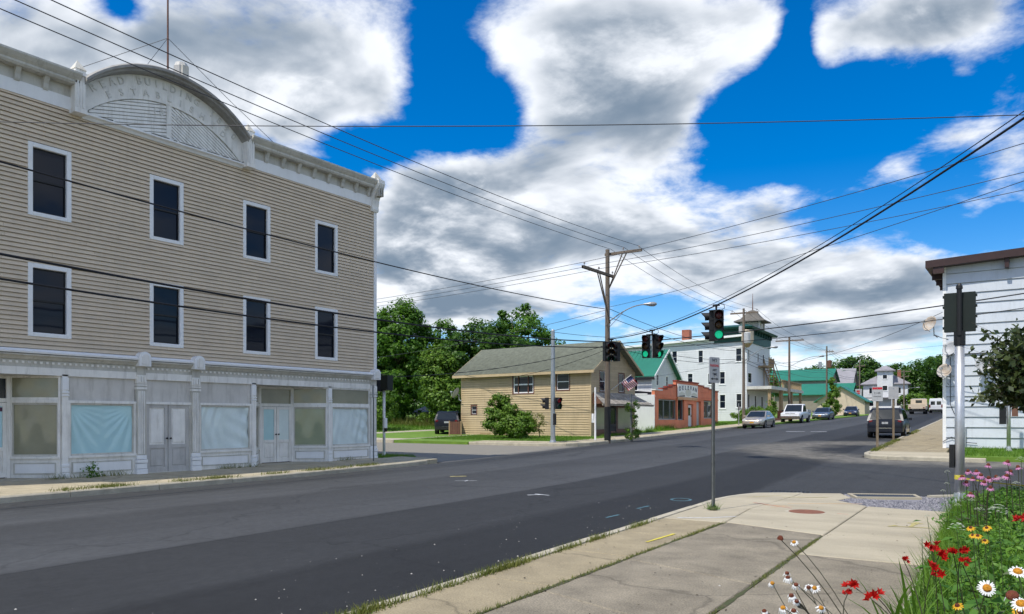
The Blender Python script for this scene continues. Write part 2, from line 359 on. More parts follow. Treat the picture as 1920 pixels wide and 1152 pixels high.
M['bark'] = mat('bark', (.10, .08, .06), .95, .3, 6., .6, 20, stretch=(3, 3, .6))
M['leaf_a'] = leaf_mat('maple_leaf', (.04, .12, .012), (.14, .29, .024), .45)
M['leaf_b'] = leaf_mat('dark_leaf', (.026, .085, .012), (.095, .20, .022), .45)
M['leaf_c'] = leaf_mat('yellow_green_leaf', (.065, .15, .012), (.17, .29, .03))
M['leaf_d'] = leaf_mat('plum_leaf', (.018, .038, .012), (.075, .10, .025), .25)
M['grass'] = leaf_mat('grass_blade', (.06, .16, .010), (.17, .30, .03), .3)
M['weed'] = leaf_mat('weed_blade', (.10, .14, .02), (.24, .24, .06), .3)
M['stem'] = leaf_mat('stem', (.04, .075, .018), (.07, .10, .03), .1)
M['stem_dark'] = leaf_mat('dark_stem', (.030, .032, .016), (.05, .045, .025), .1)
M['petal_w'] = leaf_mat('white_petal', (.78, .78, .76), (.85, .85, .84), .25)
M['petal_p'] = leaf_mat('pink_petal', (.50, .17, .36), (.62, .27, .47), .3)
M['petal_r'] = leaf_mat('red_petal', (.45, .008, .012), (.62, .02, .012), .3)
M['petal_y'] = leaf_mat('yellow_petal', (.70, .36, .01), (.80, .47, .02), .3)
M['umbel'] = leaf_mat('umbel_white', (.52, .58, .42), (.70, .74, .60), .2)
M['cone_y'] = mat('daisy_disc', (.52, .22, .015), .8, .3, 90., .5, 300)
M['cone_b'] = mat('brown_cone', (.14, .035, .015), .8, .4, 80., .5, 300)
M['hood'] = mat('weathered_hood', (.30, .29, .27), .7, .25, 2., .1, 30, stain=.6)
M['dark_cap'] = mat('dark_tower_roof', (.13, .12, .105), .85, .25, 2.)
M['letter_shade'] = mat('letter_relief_shade', (.66, .645, .60), .7, .15, 3.)  # darker tone painted on the letters in place of their relief shade
# ------------------------------------------------------------------ ground, road, pavements
def asphalt_mat():
    m, nt, b, N, L = new_mat('asphalt')
    geo = N('ShaderNodeNewGeometry'); sep = N('ShaderNodeSeparateXYZ'); L(geo.outputs['Position'], sep.inputs[0])
    def mth(op, a, c_, clamp=False):
        n = N('ShaderNodeMath'); n.operation = op; n.use_clamp = clamp
        for i, v in enumerate((a, c_)):
            if isinstance(v, (int, float)): n.inputs[i].default_value = v
            else: L(v, n.inputs[i])
        return n.outputs[0]
    def noise(scale, stretch=(1, 1, 1), detail=5, rough=.6):
        mp = N('ShaderNodeMapping'); mp.inputs[3].default_value = stretch; L(geo.outputs['Position'], mp.inputs[0])
        n = N('ShaderNodeTexNoise'); n.inputs['Scale'].default_value = scale; n.inputs['Detail'].default_value = detail; n.inputs['Roughness'].default_value = rough
        L(mp.outputs[0], n.inputs[0]); return n.outputs['Fac']
    s_ = mth('ADD', sep.outputs[0], mth('MULTIPLY', sep.outputs[1], .058))
    wob = mth('MULTIPLY', mth('SUBTRACT', noise(.5), .5), .5)
    t = N('ShaderNodeMapRange'); L(mth('ADD', s_, mth('MULTIPLY', wob, .35)), t.inputs[0]); t.inputs[1].default_value = -17.6; t.inputs[2].default_value = -4.4
    cr = N('ShaderNodeValToRGB'); L(t.outputs[0], cr.inputs[0])
    els = [(0, .085), (.04, .046), (.16, .044), (.19, .058), (.34, .066), (.38, .045), (.44, .049), (.62, .062), (.652, .060), (.668, .029), (.82, .032), (.845, .019), (.985, .019), (1, .04)]
    e = cr.color_ramp.elements
    while len(e) < len(els): e.new(.5)
    for k, (p, v) in zip(e, els): k.position = p; k.color = (v * .96, v * 1.0, v * 1.045, 1)
    streak = noise(1.3, (2.2, .12, 1), 6)
    fine = noise(160, (1, 1, 1), 2)
    blot = noise(.32, (1, 1, 1), 5); mid = noise(14, (1, .5, 1), 5, .7)
    f = mth('ADD', mth('ADD', mth('MULTIPLY', mth('SUBTRACT', streak, .5), .55), mth('MULTIPLY', mth('SUBTRACT', fine, .5), 1.3)), mth('ADD', mth('ADD', mth('MULTIPLY', mth('SUBTRACT', blot, .5), .6), mth('MULTIPLY', mth('SUBTRACT', mid, .5), 1.1)), 1.))
    sc_ = N('ShaderNodeVectorMath'); sc_.operation = 'SCALE'; L(cr.outputs[0], sc_.inputs[0])
    # hairline cracks and sealed seams
    vo = N('ShaderNodeTexVoronoi'); vo.feature = 'DISTANCE_TO_EDGE'; vo.inputs['Scale'].default_value = .22
    wv = N('ShaderNodeVectorMath'); wv.operation = 'MULTIPLY_ADD'; nz = N('ShaderNodeTexNoise'); nz.inputs['Scale'].default_value = .9; nz.inputs['Detail'].default_value = 6; L(geo.outputs['Position'], nz.inputs[0])
    L(nz.outputs['Color'], wv.inputs[0]); wv.inputs[1].default_value = (1.6, 1.6, 0); L(geo.outputs['Position'], wv.inputs[2]); L(wv.outputs[0], vo.inputs[0])
    ck = N('ShaderNodeMapRange'); L(vo.outputs['Distance'], ck.inputs[0]); ck.inputs[1].default_value = .003; ck.inputs[2].default_value = .010; ck.inputs[3].default_value = .74; ck.inputs[4].default_value = 1
    seam = N('ShaderNodeMapRange'); L(mth('ABSOLUTE', mth('ADD', mth('ADD', s_, mth('MULTIPLY', wob, .12)), 8.86), 0), seam.inputs[0]); seam.inputs[1].default_value = .02; seam.inputs[2].default_value = .05; seam.inputs[3].default_value = .6; seam.inputs[4].default_value = 1
    f = mth('MULTIPLY', f, mth('MULTIPLY', ck.outputs[0], seam.outputs[0]))
    L(f, sc_.inputs['Scale'])
    # dust swept to the edges of the turning traffic: rings round the far corner
    vx = mth('ADD', sep.outputs[0], 3.2); vy = mth('SUBTRACT', sep.outputs[1], 36.5)
    rad = mth('SQRT', mth('ADD', mth('MULTIPLY', vx, vx), mth('MULTIPLY', vy, vy)), 0)
    rad = mth('ADD', rad, mth('MULTIPLY', mth('SUBTRACT', noise(.6), .5), 3.))
    ring = N('ShaderNodeMapRange'); ring.interpolation_type = 'SMOOTHSTEP'; L(mth('ABSOLUTE', mth('SUBTRACT', rad, 6.6), 0), ring.inputs[0])
    ring.inputs[1].default_value = 2.6; ring.inputs[2].default_value = .2; ring.inputs[3].default_value = 0; ring.inputs[4].default_value = 1.1
    # the side street to the left is old and bleached
    old = N('ShaderNodeMapRange'); old.interpolation_type = 'SMOOTHSTEP'; L(mth('ADD', s_, wob), old.inputs[0])
    old.inputs[1].default_value = -16.9; old.inputs[2].default_value = -18.0; old.inputs[4].default_value = .85
    far = N('ShaderNodeMapRange'); L(sep.outputs[1], far.inputs[0]); far.inputs[1].default_value = 21.5; far.inputs[2].default_value = 23
    dust = mth('MAXIMUM', mth('MULTIPLY', ring.outputs[0], mth('ADD', mth('MULTIPLY', noise(2.2, (1, 1, 1), 7, .7), 1.6), -.35), True), mth('MULTIPLY', old.outputs[0], far.outputs[0]))
    mx = N('ShaderNodeMix'); mx.data_type = 'RGBA'; L(dust, mx.inputs[0]); L(sc_.outputs[0], mx.inputs[6]); mx.inputs[7].default_value = (.25, .23, .19, 1)
    L(mx.outputs[2], b.inputs['Base Color'])
    b.inputs['Roughness'].default_value = .82; b.inputs['Specular IOR Level'].default_value = .35
    bp = N('ShaderNodeBump'); bp.inputs['Strength'].default_value = .35; bp.inputs['Distance'].default_value = .01; L(fine, bp.inputs['Height']); L(bp.outputs[0], b.inputs['Normal'])
    return m
M['asphalt'] = asphalt_mat()
M['slab_old'] = mat('old_concrete', (.238, .206, .152), .9, .30, 1.6, .45, 90, speck=.5, crack=.34)
M['slab_kerbside'] = mat('kerbside_concrete', (.31, .258, .165), .9, .2, 1.8, .4, 90, speck=.4, crack=.3)
M['slab_new'] = mat('new_concrete', (.415, .365, .265), .85, .16, 1.0, .3, 120, speck=.16, stretch=(.5, 1.6, 1))
M['slab_left'] = mat('weathered_walk', (.42, .365, .255), .9, .2, 1.6, .3, 60, speck=.2, crack=.5)
M['lawn'] = mat('lawn_ground', (.16, .27, .035), .95, .35, 1.5, .4, 30, c2=(.09, .17, .02))
M['drive'] = mat('gravel_drive', (.40, .36, .28), .95, .2, 1.5, .4, 30)
M['ground'] = mat('bare_ground', (.10, .10, .045), .95, .35, .5)

ys = [-60, -30, -15] + list(np.arange(-8, 60, 1.5)) + list(range(60, 330, 10)) + [500, 900]
def ground_rows(x0, x1, off, yy, rise=None):
    return [[(x, y, zr(y) + off + (rise(x, y) if rise else 0)) for x in np.linspace(x0, x1, 9)] for y in yy]
xs_g = [-900, -300, -140, -80, -50, -30, -20, -10, 0, 10, 30, 80, 200, 600]
def hill(x, y): return .025 * max(0, -x - 34) * (1 if x > -140 else 0) + (.025 * 106 if x <= -140 else 0)
tag(MB().grid([[(x, y, zr(y) - .42 + hill(x, y)) for x in xs_g] for y in ys]).build('ground', M['ground'], kind='structure', smooth=True))

yr = list(np.arange(-40, 64, 2.)) + list(range(66, 270, 8))
mb = MB().grid([[(a + (b_ - a) * k / 14, y, zroad(a + (b_ - a) * k / 14, y)) for k in range(15)] for y in yr for a, b_ in [(kl(y), kr(y))]])
xl = [-140, -100, -70, -55, -45, -38, -32, -28, -25, -23, -21]
yy_l = list(np.linspace(22.3, 34.0, 7))
mb.grid([[(x, y, zr(y) - .10 + hill(x, y)) for x in xl] + [(kl(y), y, zroad(kl(y), y))] for y in yy_l])
yy_r = list(np.linspace(17.0, 31.6, 7))
mb.grid([[(kr(y), y, zroad(kr(y), y))] + [(x, y, zr(y) - .10) for x in (-4, -2, 0, 3, 8, 20, 60)] for y in yy_r])
road = mb.build('road', M['asphalt'], kind='structure', smooth=True)
tag(road, 'patched dark asphalt main street with the crossing side street', kind='structure')

# markings sprayed on the road and pavement, thin sheets a few millimetres up
M['p_white'] = mat('white_spray', (.62, .64, .66), .7, .25, 20.)
M['p_blue'] = mat('blue_spray', (.07, .15, .18), .7, .5, 9.)
M['p_yellow'] = mat('yellow_spray', (.62, .52, .07), .7, .25, 20.)
M['p_pale'] = mat('pale_yellow_spray', (.44, .38, .15), .7, .25, 20.)
M['p_orange'] = mat('orange_spray', (.52, .33, .16), .7, .25, 20.)
M['p_red'] = mat('red_spray', (.46, .20, .14), .7, .25, 20.)
def stroke(mb, x0, y0, x1, y1, w, zf):
    d = Vector((x1 - x0, y1 - y0)); n = Vector((-d.y, d.x)).normalized() * w / 2
    m_ = 7; L_ = []; Rr = []
    for k in range(m_ + 1):
        t = k / m_; px, py = x0 + d.x * t, y0 + d.y * t
        j = .75 + .5 * random.random(); jj = (random.random() - .5) * w * .4
        L_.append((px + n.x * j + jj * n.x / w, py + n.y * j, 0)); Rr.append((px - n.x * j, py - n.y * j, 0))
    mb.grid([[(p[0], p[1], zf(p[0], p[1])) for p in L_], [(p[0], p[1], zf(p[0], p[1])) for p in Rr]])
zro = lambda x, y: zroad(x, y) + .006
zsw = lambda x, y: zr(y) + .006
def mark(label, m, zf, *st):
    b = MB()
    for s in st: stroke(b, *s[:4], s[4] if len(s) > 4 else .07, zf)
    tag(b.build('paint_mark', m), label, 'paint mark')
mark('white sprayed tee mark in the middle of the road', M['p_white'], zro, (-9.15, 13.9, -8.95, 14.2, .06), (-9.15, 14.2, -8.75, 14.15, .055))
mark('blue sprayed dash on the road close to the kerb', M['p_blue'], zro, (-6.2, 11.9, -6.2, 12.4, .06))
mark('blue sprayed dash near the round blue mark', M['p_blue'], zro, (-6.32, 13.4, -6.33, 13.95, .06))
b = MB(); rows = [[], []]
for k in range(19):
    t = 2 * math.pi * k / 18
    for q, r in enumerate((.22, .165)):
        x, y = -6.25 + r * math.cos(t), 15.4 + 1.25 * r * math.sin(t); rows[q].append((x, y, zro(x, y)))
tag(b.grid(rows).build('paint_mark', M['p_blue']), 'round blue sprayed mark by the corner kerb', 'paint mark')
mark('yellow rectangle sprayed on the road across from the shop front', M['p_pale'], zro, (-13.7, 16.85, -13.35, 17.15, .16))
mark('thin white cross sprayed near the yellow road rectangle', M['p_white'], zro, (-12.65, 15.75, -12.15, 16.05, .04), (-12.45, 16.05, -12.35, 15.8, .04))
mark('faint pair of white dashes on the far roadway', M['p_white'], zro, (-14.6, 55.0, -13.4, 55.2, .3), (-13.0, 55.2, -12.0, 55.4, .3))
mark('yellow stroke sprayed on the kerbside slab', M['p_yellow'], zsw, (-4.32, 9.45, -4.30, 10.35, .05))
mark('pale yellow tee with arrow ends on the pale corner slab', M['p_pale'], zsw, (-1.9, 12.95, -1.35, 13.05, .045), (-1.62, 13.05, -1.6, 13.65, .07), (-1.72, 13.5, -1.5, 13.5, .05), (-1.9, 12.9, -1.82, 13.1, .05))
mark('orange line sprayed across the pale corner slab', M['p_orange'], zsw, (-4.0, 15.2, -2.8, 15.9, .05), (-4.3, 14.7, -3.9, 14.8, .05), (-4.1, 14.4, -3.8, 14.8, .04))
mark('faint red line sprayed past the manhole cover', M['p_red'], zsw, (-4.6, 15.0, -3.5, 14.3, .04), (-3.2, 14.15, -2.7, 14.1, .04))
mark('yellow line sprayed along the rounded kerb corner', M['p_pale'], zsw, (-4.4, 16.3, -3.6, 16.75, .05), (-5.0, 15.9, -4.5, 16.6, .04))
mark('white arrow line sprayed on the pale slab by the sign post', M['p_white'], zsw, (-4.95, 12.05, -4.55, 12.3, .05), (-4.55, 12.3, -4.2, 12.75, .05))

# near pavement: every slab is a piece
def slab(poly, m, parent, th=.2, gap=.008, ch=.012, off=0., zf=None, name='slab'):
    c0 = Vector((sum(p[0] for p in poly) / len(poly), sum(p[1] for p in poly) / len(poly)))
    def inset(d):
        out = []; n = len(poly)
        for i in range(n):
            a, p, q = Vector(poly[i-1]), Vector(poly[i]), Vector(poly[(i+1) % n])
            e1, e2 = (p - a).normalized(), (q - p).normalized()
            n1, n2 = Vector((-e1.y, e1.x)), Vector((-e2.y, e2.x))
            s = (n1 + n2); s = s / max(.3, s.length_squared) * 2
            out.append(p + s * d)
        return out
    area = sum(poly[i][0] * poly[(i+1) % len(poly)][1] - poly[(i+1) % len(poly)][0] * poly[i][1] for i in range(len(poly)))
    if area < 0: poly = poly[::-1]
    zf = zf or (lambda x, y: zr(y))
    j = (random.random() - .5) * .006 + off
    A, B = inset(gap), inset(gap + ch); n = len(poly)
    vs = [(p.x, p.y, zf(p.x, p.y) + j) for p in B] + [(p.x, p.y, zf(p.x, p.y) + j - ch) for p in A] + [(p.x, p.y, zf(p.x, p.y) + j - th) for p in A]
    fs = [tuple(range(n))] + [(i, i + n, (i+1) % n + n, (i+1) % n) for i in range(n)] + [(i + n, i + 2*n, (i+1) % n + 2*n, (i+1) % n + n) for i in range(n)]
    return MB().add(vs, fs).build(name, m, parent)
walk = empty('near_pavement', (0, 0, 0), label='near concrete pavement of old and new slabs beside the flower bed', kind='structure')
def j1(y): return -3.72 - .034 * y
def j2(y): return -1.98 - .047 * y
def j3(y): return -.68 - .041 * y
kin = lambda y: kr(y) + .17
yb = [-3.0, -1.0, 1.0, 2.75, 4.6, 6.45, 8.38, 10.2, 11.95]
for a, b_ in zip(yb, yb[1:]): slab([(kin(a), a), (j1(a), a), (j1(b_), b_), (kin(b_), b_)], M['slab_kerbside'], walk)
yc = [-3.2, -1.2, .7, 2.4, 4.15, 5.95]
sk = -.34
def quad_c(a, b_, f, g): return [(f(a), a), (g(a), a + sk * (g(a) - f(a))), (g(b_), b_ + sk * (g(b_) - f(b_))), (f(b_), b_)]
yc = [-3.2, -1.2, .7, 2.5, 4.3, 6.25, 8.22, 10.18, 12.02]
for a, b_ in zip(yc, yc[1:]): slab(quad_c(a, b_, j1, j2), M['slab_old'], walk)
yd = [-3, -1.2, .6, 2.4, 4.2, 6.0, 7.85, 9.68]
for a, b_ in zip(yd, yd[1:]): slab([(j2(a), a), (j3(a), a), (j3(b_), b_), (j2(b_), b_)], M['slab_old'], walk)
# pale corner slabs
slab([(j2(9.68), 9.68), (j3(9.75), 9.75), (j3(12.2), 12.2), (j2(11.47), 11.47)], M['slab_new'], walk)
slab([(j2(11.47), 11.47), (j3(12.2), 12.2), (j3(15.45), 15.45), (-2.1, 15.5), (-2.66, 15.6)], M['slab_new'], walk)
slab([(j1(12.02), 12.02), (j2(11.47), 11.47), (-2.66, 15.6), (-2.95, 15.9), (-3.35, 16.35), (-4.25, 16.6), (-4.36, 14.0)], M['slab_new'], walk)
slab([(kin(11.95), 11.95), (j1(11.95), 12.0), (-4.36, 14.0), (-4.25, 16.6), (-4.28, 17.35), (-4.6, 17.2), (-5.05, 16.85), (-5.28, 16.2), (-5.36, 15.3), (kin(13.6), 13.6)], M['slab_new'], walk)
slab([(-4.25, 16.6), (-3.35, 16.35), (-3.2, 17.0), (-3.55, 17.75), (-4.28, 17.35)], M['slab_new'], walk)
# moss and weeds in the open joint
for f, a, b_, w in ((j1, 3, 12.0, .05), (j2, 4, 11.4, .042)):
    rows = [[], []]
    for y in np.arange(a, b_, .15):
        ww = w * (.5 + random.random()); rows[0].append((f(y) - ww / 2, y, zr(y) + .003)); rows[1].append((f(y) + ww / 2, y, zr(y) + .003 + .003 * random.random()))
    tag(MB().grid(rows).build('joint_weeds', M['moss']), 'strip of moss and dirt along an open pavement joint', kind='stuff')

# kerbs: stones laid end to end
def kerb_run(label, pts, top, w=.16, hgt=.26, L_=2.2, m=None, inner=1):
    root = empty('kerb', (0, 0, 0), label=label, kind='structure')
    P = [Vector((p[0], p[1])) for p in pts]
    # resample
    seg = [(P[i+1] - P[i]).length for i in range(len(P)-1)]; tot = sum(seg); n = max(1, round(tot / L_))
    def at(s):
        for i, g in enumerate(seg):
            if s <= g + 1e-6: return P[i] + (P[i+1] - P[i]) * (s / g), (P[i+1] - P[i]).normalized()
            s -= g
        return P[-1], (P[-1] - P[-2]).normalized()
    for k in range(n):
        sub = 4; s0, s1 = tot * k / n + .006, tot * (k+1) / n - .006; sec = []
        dz = (random.random() - .5) * .012; dx = (random.random() - .5) * .014
        for q in range(sub + 1):
            p, t = at(s0 + (s1 - s0) * q / sub); nn = Vector((t.y, -t.x)) * inner
            a, b_ = p + nn * dx, p + nn * w
            z = top(p.x, p.y) + dz
            sec.append([(a.x, a.y, z - hgt), (a.x, a.y, z - .03), (a.x + nn.x * .025, a.y + nn.y * .025, z), (b_.x - nn.x * .006, b_.y - nn.y * .006, z), (b_.x, b_.y, z - .03), (b_.x, b_.y, z - hgt)])
        mb = MB(); mb.grid(sec); e = len(mb.v)
        mb.f += [tuple(range(6)), tuple(range(e - 1, e - 7, -1))]
        mb.build('kerb_stone', m or M['kerb'], root)
    return root
kerb_run('near concrete kerb curving round the corner by the sign post', [(kr(y), y) for y in np.arange(-3, 14.1, 1)] + [(-5.53, 15.3), (-5.44, 16.25), (-5.17, 16.95), (-4.68, 17.34), (-4.3, 17.5)], lambda x, y: zr(y) + .0, inner=1)
kerb_run('kerb behind the gravel patch leading to the signal pole', [(-1.95, 18.05), (-1.5, 18.5), (-.9, 18.6), (1.5, 18.6), (5, 18.6)], lambda x, y: zr(y) + .02, inner=1)
kl_top = lambda x, y: zr(y) + .045
kerb_run('old kerb along the pavement of the shuttered shop building', [(kl(y), y) for y in np.arange(2, 20.1, 2)] + [(-18.5, 21.3), (-19.0, 22.4), (-20.0, 22.85)], kl_top, inner=-1)
kerb_run('kerb along the far pavement past the salmon shop', [(-26, 33.6), (-21.5, 33.6), (-19.9, 34.2), (-19.35, 35.5)] + [(kl(y), y) for y in np.arange(37, 150, 3)], lambda x, y: zr(y) + .06, inner=-1, L_=3.)
kerb_run('kerb along the pavement beside the white sided building', [(-1.5, 30.5), (-4.6, 30.6), (-5.35, 31.1), (-5.62, 32.2)] + [(kr(y), y) for y in np.arange(34, 150, 3)], lambda x, y: zr(y) + .05, inner=1, L_=3.)

# left pavement
lw = empty('shop_pavement', (0, 0, 0), label='worn yellowish pavement in front of the shuttered shop building', kind='structure')
zl = lambda x, y: zr(y) + .045 + .065 * min(1, max(0, (kl(y) - x) / 2.6))
yy_ = list(np.arange(2, 21, 1.55)) + [22.2]
for a, b_ in zip(yy_, yy_[1:]):
    ma, mb_ = kl(a) - 1.55, kl(b_) - 1.55
    slab([(kl(a) - .165, a), (kl(b_) - .165, b_), (mb_, b_), (ma, a)], M['slab_left'], lw, zf=zl)
    xe = -20.72 if b_ < 20.9 else -20.6
    slab([(ma, a), (mb_, b_), (xe, b_), (xe, a)], M['slab_left'], lw, zf=zl)
# far right pavement
rw = empty('far_pavement', (0, 0, 0), label='pavement strip beside the white sided building', kind='structure')
zf_r = lambda x, y: zr(y) + .05
slab([(-5.15, 31.2), (-4.55, 30.78), (-2.6, 30.7), (-2.6, 33.4), (-5.45, 33.4), (-5.44, 32.2)], M['slab_new'], rw, zf=zf_r)
for a in np.arange(33.4, 70, 1.9): slab([(kr(a) + .17, a), (-2.9 - (a - 33) * .052, a), (-2.9 - (a - 31) * .052, a + 1.9), (kr(a + 1.9) + .17, a + 1.9)], M['slab_kerbside'], rw, zf=zf_r)
MB().grid([[(kr(y) + .17, y, zr(y) + .05), (kr(y) + 2.2, y, zr(y) + .05)] for y in np.arange(71.4, 150, 4)]).build('pavement_strip', M['slab_kerbside'], rw)
tag(MB().grid([[(kl(y) - .165, y, zr(y) + .06), (kl(y) - 2.1, y, zr(y) + .065)] for y in np.arange(35.5, 152, 3)]).build('pavement', M['slab_left']), 'pale pavement running past the salmon shop and the parked cars', kind='structure')
tag(MB().add([(-19.5, 35.5, zr(35.5)+.06), (-20.0, 34.4, zr(34.4)+.06), (-21.5, 33.77, zr(33.8)+.06), (-26, 33.77, zr(33.8)+.06), (-26, 35.2, zr(35.2)+.06), (-21.6, 35.5, zr(35.5)+.065)], [(0,1,2,3,4,5)]).build('pavement', M['slab_left']), 'pale corner pavement under the steel signal pole', kind='structure')

# lawns and drive
def lawn(label, x0, x1, y0, y1, off=.05, m='lawn', nx=12, ny=12, name='lawn', rise=hill):
    xs = [x0] + list(np.linspace(x0, x1, nx)) + [x1]; yy = [y0] + list(np.linspace(y0, y1, ny)) + [y1]
    return tag(MB().grid([[(x, y, zr(y) + off + rise(x, y) - (.3 if i in (0, len(xs) - 1) or j in (0, len(yy) - 1) else 0)) for i, x in enumerate(xs)] for j, y in enumerate(yy)]).build(name, M[m]), label, kind='structure')
lawn('mown grass round the tan clapboard house and up to the trees', -130, -20.9, 35.3, 150, .055)
lawn('grass strip between side street and gravel drive', -130, -26, 33.5, 35.29, .045)
lawn('pale gravel drive leading past the tan house', -39.5, -31.5, 33.45, 46, .075, 'drive', name='driveway')
lawn('small grass plot beside the shuttered shop building', -40, -20.3, 20.95, 22.85, .06)
lawn('grass behind the shuttered shop building', -90, -31, -40, 22.8, .05)
lawn('grass in front of the white sided building', -2.6, 60, 31.2, 36.4, .06)
lawn('grass far along the street behind the kerb', -1, 120, 44, 260, .02)

# flower bed soil and its low stone edging
tag(MB().grid([[(j3(y) + .16, y, zr(y) + .03), (j3(y) + .6, y, zr(y) + .10), (2.5, y, zr(y) + .12)] for y in np.arange(-3, 15.6, .6)]).build('flower_bed_soil', M['soil']), 'dark soil of the flower bed beside the pavement', kind='structure')
M['edge_stone'] = mat('edging_stone', (.40, .37, .30), .9, .25, 5., .5, 40)
ed = empty('bed_edging', (0, 0, 0), label='low rough stone edging between pavement and flower bed', kind='structure')
for y in np.arange(-1.5, 15.2, .42):
    x = j3(y); hh = .04 + .04 * random.random(); mb = MB(); w0, w1 = .10 + .05 * random.random(), .02 + .02 * random.random()
    z0 = zr(y)
    mb.add([(x, y, z0 - .1), (x + .17, y, z0 - .1), (x + .17, y + .405, z0 - .1), (x, y + .405, z0 - .1),
            (x + .015, y + .02, z0 + hh), (x + .15, y + .015, z0 + hh + .02), (x + .155, y + .385, z0 + hh + .01), (x + .02, y + .39, z0 + hh - .005)],
           [(3,2,1,0), (4,5,6,7), (0,1,5,4), (1,2,6,5), (2,3,7,6), (3,0,4,7)])
    mb.build('edging_stone', M['edge_stone'], ed)

# gravel patch, tactile plate, manhole, drain
def gravel_mat():
    m, nt, b, N, L = new_mat('blue_gravel'); geo = N('ShaderNodeNewGeometry')
    cr = N('ShaderNodeMix'); cr.data_type = 'RGBA'; L(geo.outputs['Random Per Island'], cr.inputs[0])
    cr.inputs[6].default_value = (.07, .075, .10, 1); cr.inputs[7].default_value = (.32, .31, .33, 1); L(cr.outputs[2], b.inputs['Base Color']); b.inputs['Roughness'].default_value = .9; return m
gp = [(-3.35, 16.38), (-2.95, 15.92), (-2.66, 15.62), (-2.1, 15.52), (-1.3, 15.5), (-1.3, 18.45), (-1.75, 18.15), (-3.5, 17.8), (-3.22, 17.0)]
def inside(x, y, P):
    r = False
    for i in range(len(P)):
        (x1, y1), (x2, y2) = P[i-1], P[i]
        if (y1 > y) != (y2 > y) and x < (x2 - x1) * (y - y1) / (y2 - y1) + x1: r = not r
    return r
mb = MB(); mb.poly([(x, y, zr(y) - .035) for x, y in gp])
for _ in range(9000):
    x, y = random.uniform(-3.6, -1.25), random.uniform(15.4, 18.5)
    if not inside(x, y, gp): continue
    if -3.3 < x < -1.95 and 17.0 < y < 17.8: continue
    r = random.uniform(.012, .028); z = zr(y) - .03 + random.uniform(0, .012); a = random.random() * 6.3
    q = [(x + r * math.cos(a + t), y + r * math.sin(a + t), z) for t in (0, 1.6, 3.1, 4.6)]
    mb.add(q + [(x, y, z + r * .9)], [(0,1,4), (1,2,4), (2,3,4), (3,0,4)])
tag(mb.build('gravel', gravel_mat()), 'patch of blue grey gravel behind the corner pavement', kind='stuff')
pl = empty('tactile_plate', (0, 0, 0), label='dark ribbed crossing plate in a pale concrete frame on the gravel', cat='crossing plate')
M['plate'] = mat('dark_plate', (.035, .045, .065), .7, .2, 8.)
P0, P1, P2, P3 = (-3.42, 17.72), (-3.12, 17.02), (-1.98, 17.62), (-2.18, 18.25)
def bil(u, v): 
    a = Vector(P1).lerp(Vector(P2), u); c_ = Vector(P0).lerp(Vector(P3), u); p = a.lerp(c_, v); return (p.x, p.y)
def pz(u, v, dz): x, y = bil(u, v); return (x, y, zr(y) + dz)
mb = MB()
for (u0, u1, v0, v1) in ((0, 1, 0, .12), (0, 1, .88, 1), (0, .05, .12, .88), (.95, 1, .12, .88)):
    mb.add([pz(u0, v0, .015), pz(u1, v0, .015), pz(u1, v1, .015), pz(u0, v1, .015), pz(u0, v0, -.1), pz(u1, v0, -.1), pz(u1, v1, -.1), pz(u0, v1, -.1)], [(0,1,2,3), (0,4,5,1), (1,5,6,2), (2,6,7,3), (3,7,4,0)])
mb.build('frame', M['slab_new'], pl)
mb = MB(); mb.add([pz(.05, .12, .0), pz(.95, .12, .0), pz(.95, .88, .0), pz(.05, .88, .0)], [(0,1,2,3)])
for k in range(26):
    u = .07 + .86 * k / 25
    mb.add([pz(u, .15, .0), pz(u + .016, .15, .0), pz(u + .016, .85, .0), pz(u, .85, .0), pz(u + .004, .15, .007), pz(u + .012, .15, .007), pz(u + .012, .85, .007), pz(u + .004, .85, .007)], [(4,5,6,7), (0,1,5,4), (3,0,4,7), (1,2,6,5)])
mb.build('ribbed_panel', M['plate'], pl)
M['rust'] = mat('rusty_iron', (.21, .085, .05), .85, .3, 12., .3, 60)
mh = empty('manhole_cover', (-3.38, 14.06, zr(14.06)), label='round rusty manhole cover set in the pale corner slab', cat='manhole cover')
MB().lathe([(.30, -.02), (.30, .010), (.285, .014), (0.001, .014)], n=28).build('lid', M['rust'], mh)
MB().lathe([(.36, -.02), (.36, .006), (.305, .007)], n=28).build('rim', M['kerb'], mh)
gr = empty('storm_drain', (-4.75, 18.25, zroad(-4.75, 18.25)), R(12), 'black iron storm drain grate at the road corner', 'drain grate')
mb = MB()
mb.box(-.45, .45, -.35, -.31, -.05, .012).box(-.45, .45, .31, .35, -.05, .012).box(-.45, -.41, -.31, .31, -.05, .012).box(.41, .45, -.31, .31, -.05, .012)
mb.build('frame', M['black'], gr)
for k in range(9): MB().box(-.38 + k * .085, -.345 + k * .085, -.31, .31, -.04, .010).build('bar', M['black'], gr)
MB().box(-.41, .41, -.31, .31, .0015, .002).build('pit_shade', M['black'], gr)  # flat black sheet painted in for the dark below the bars
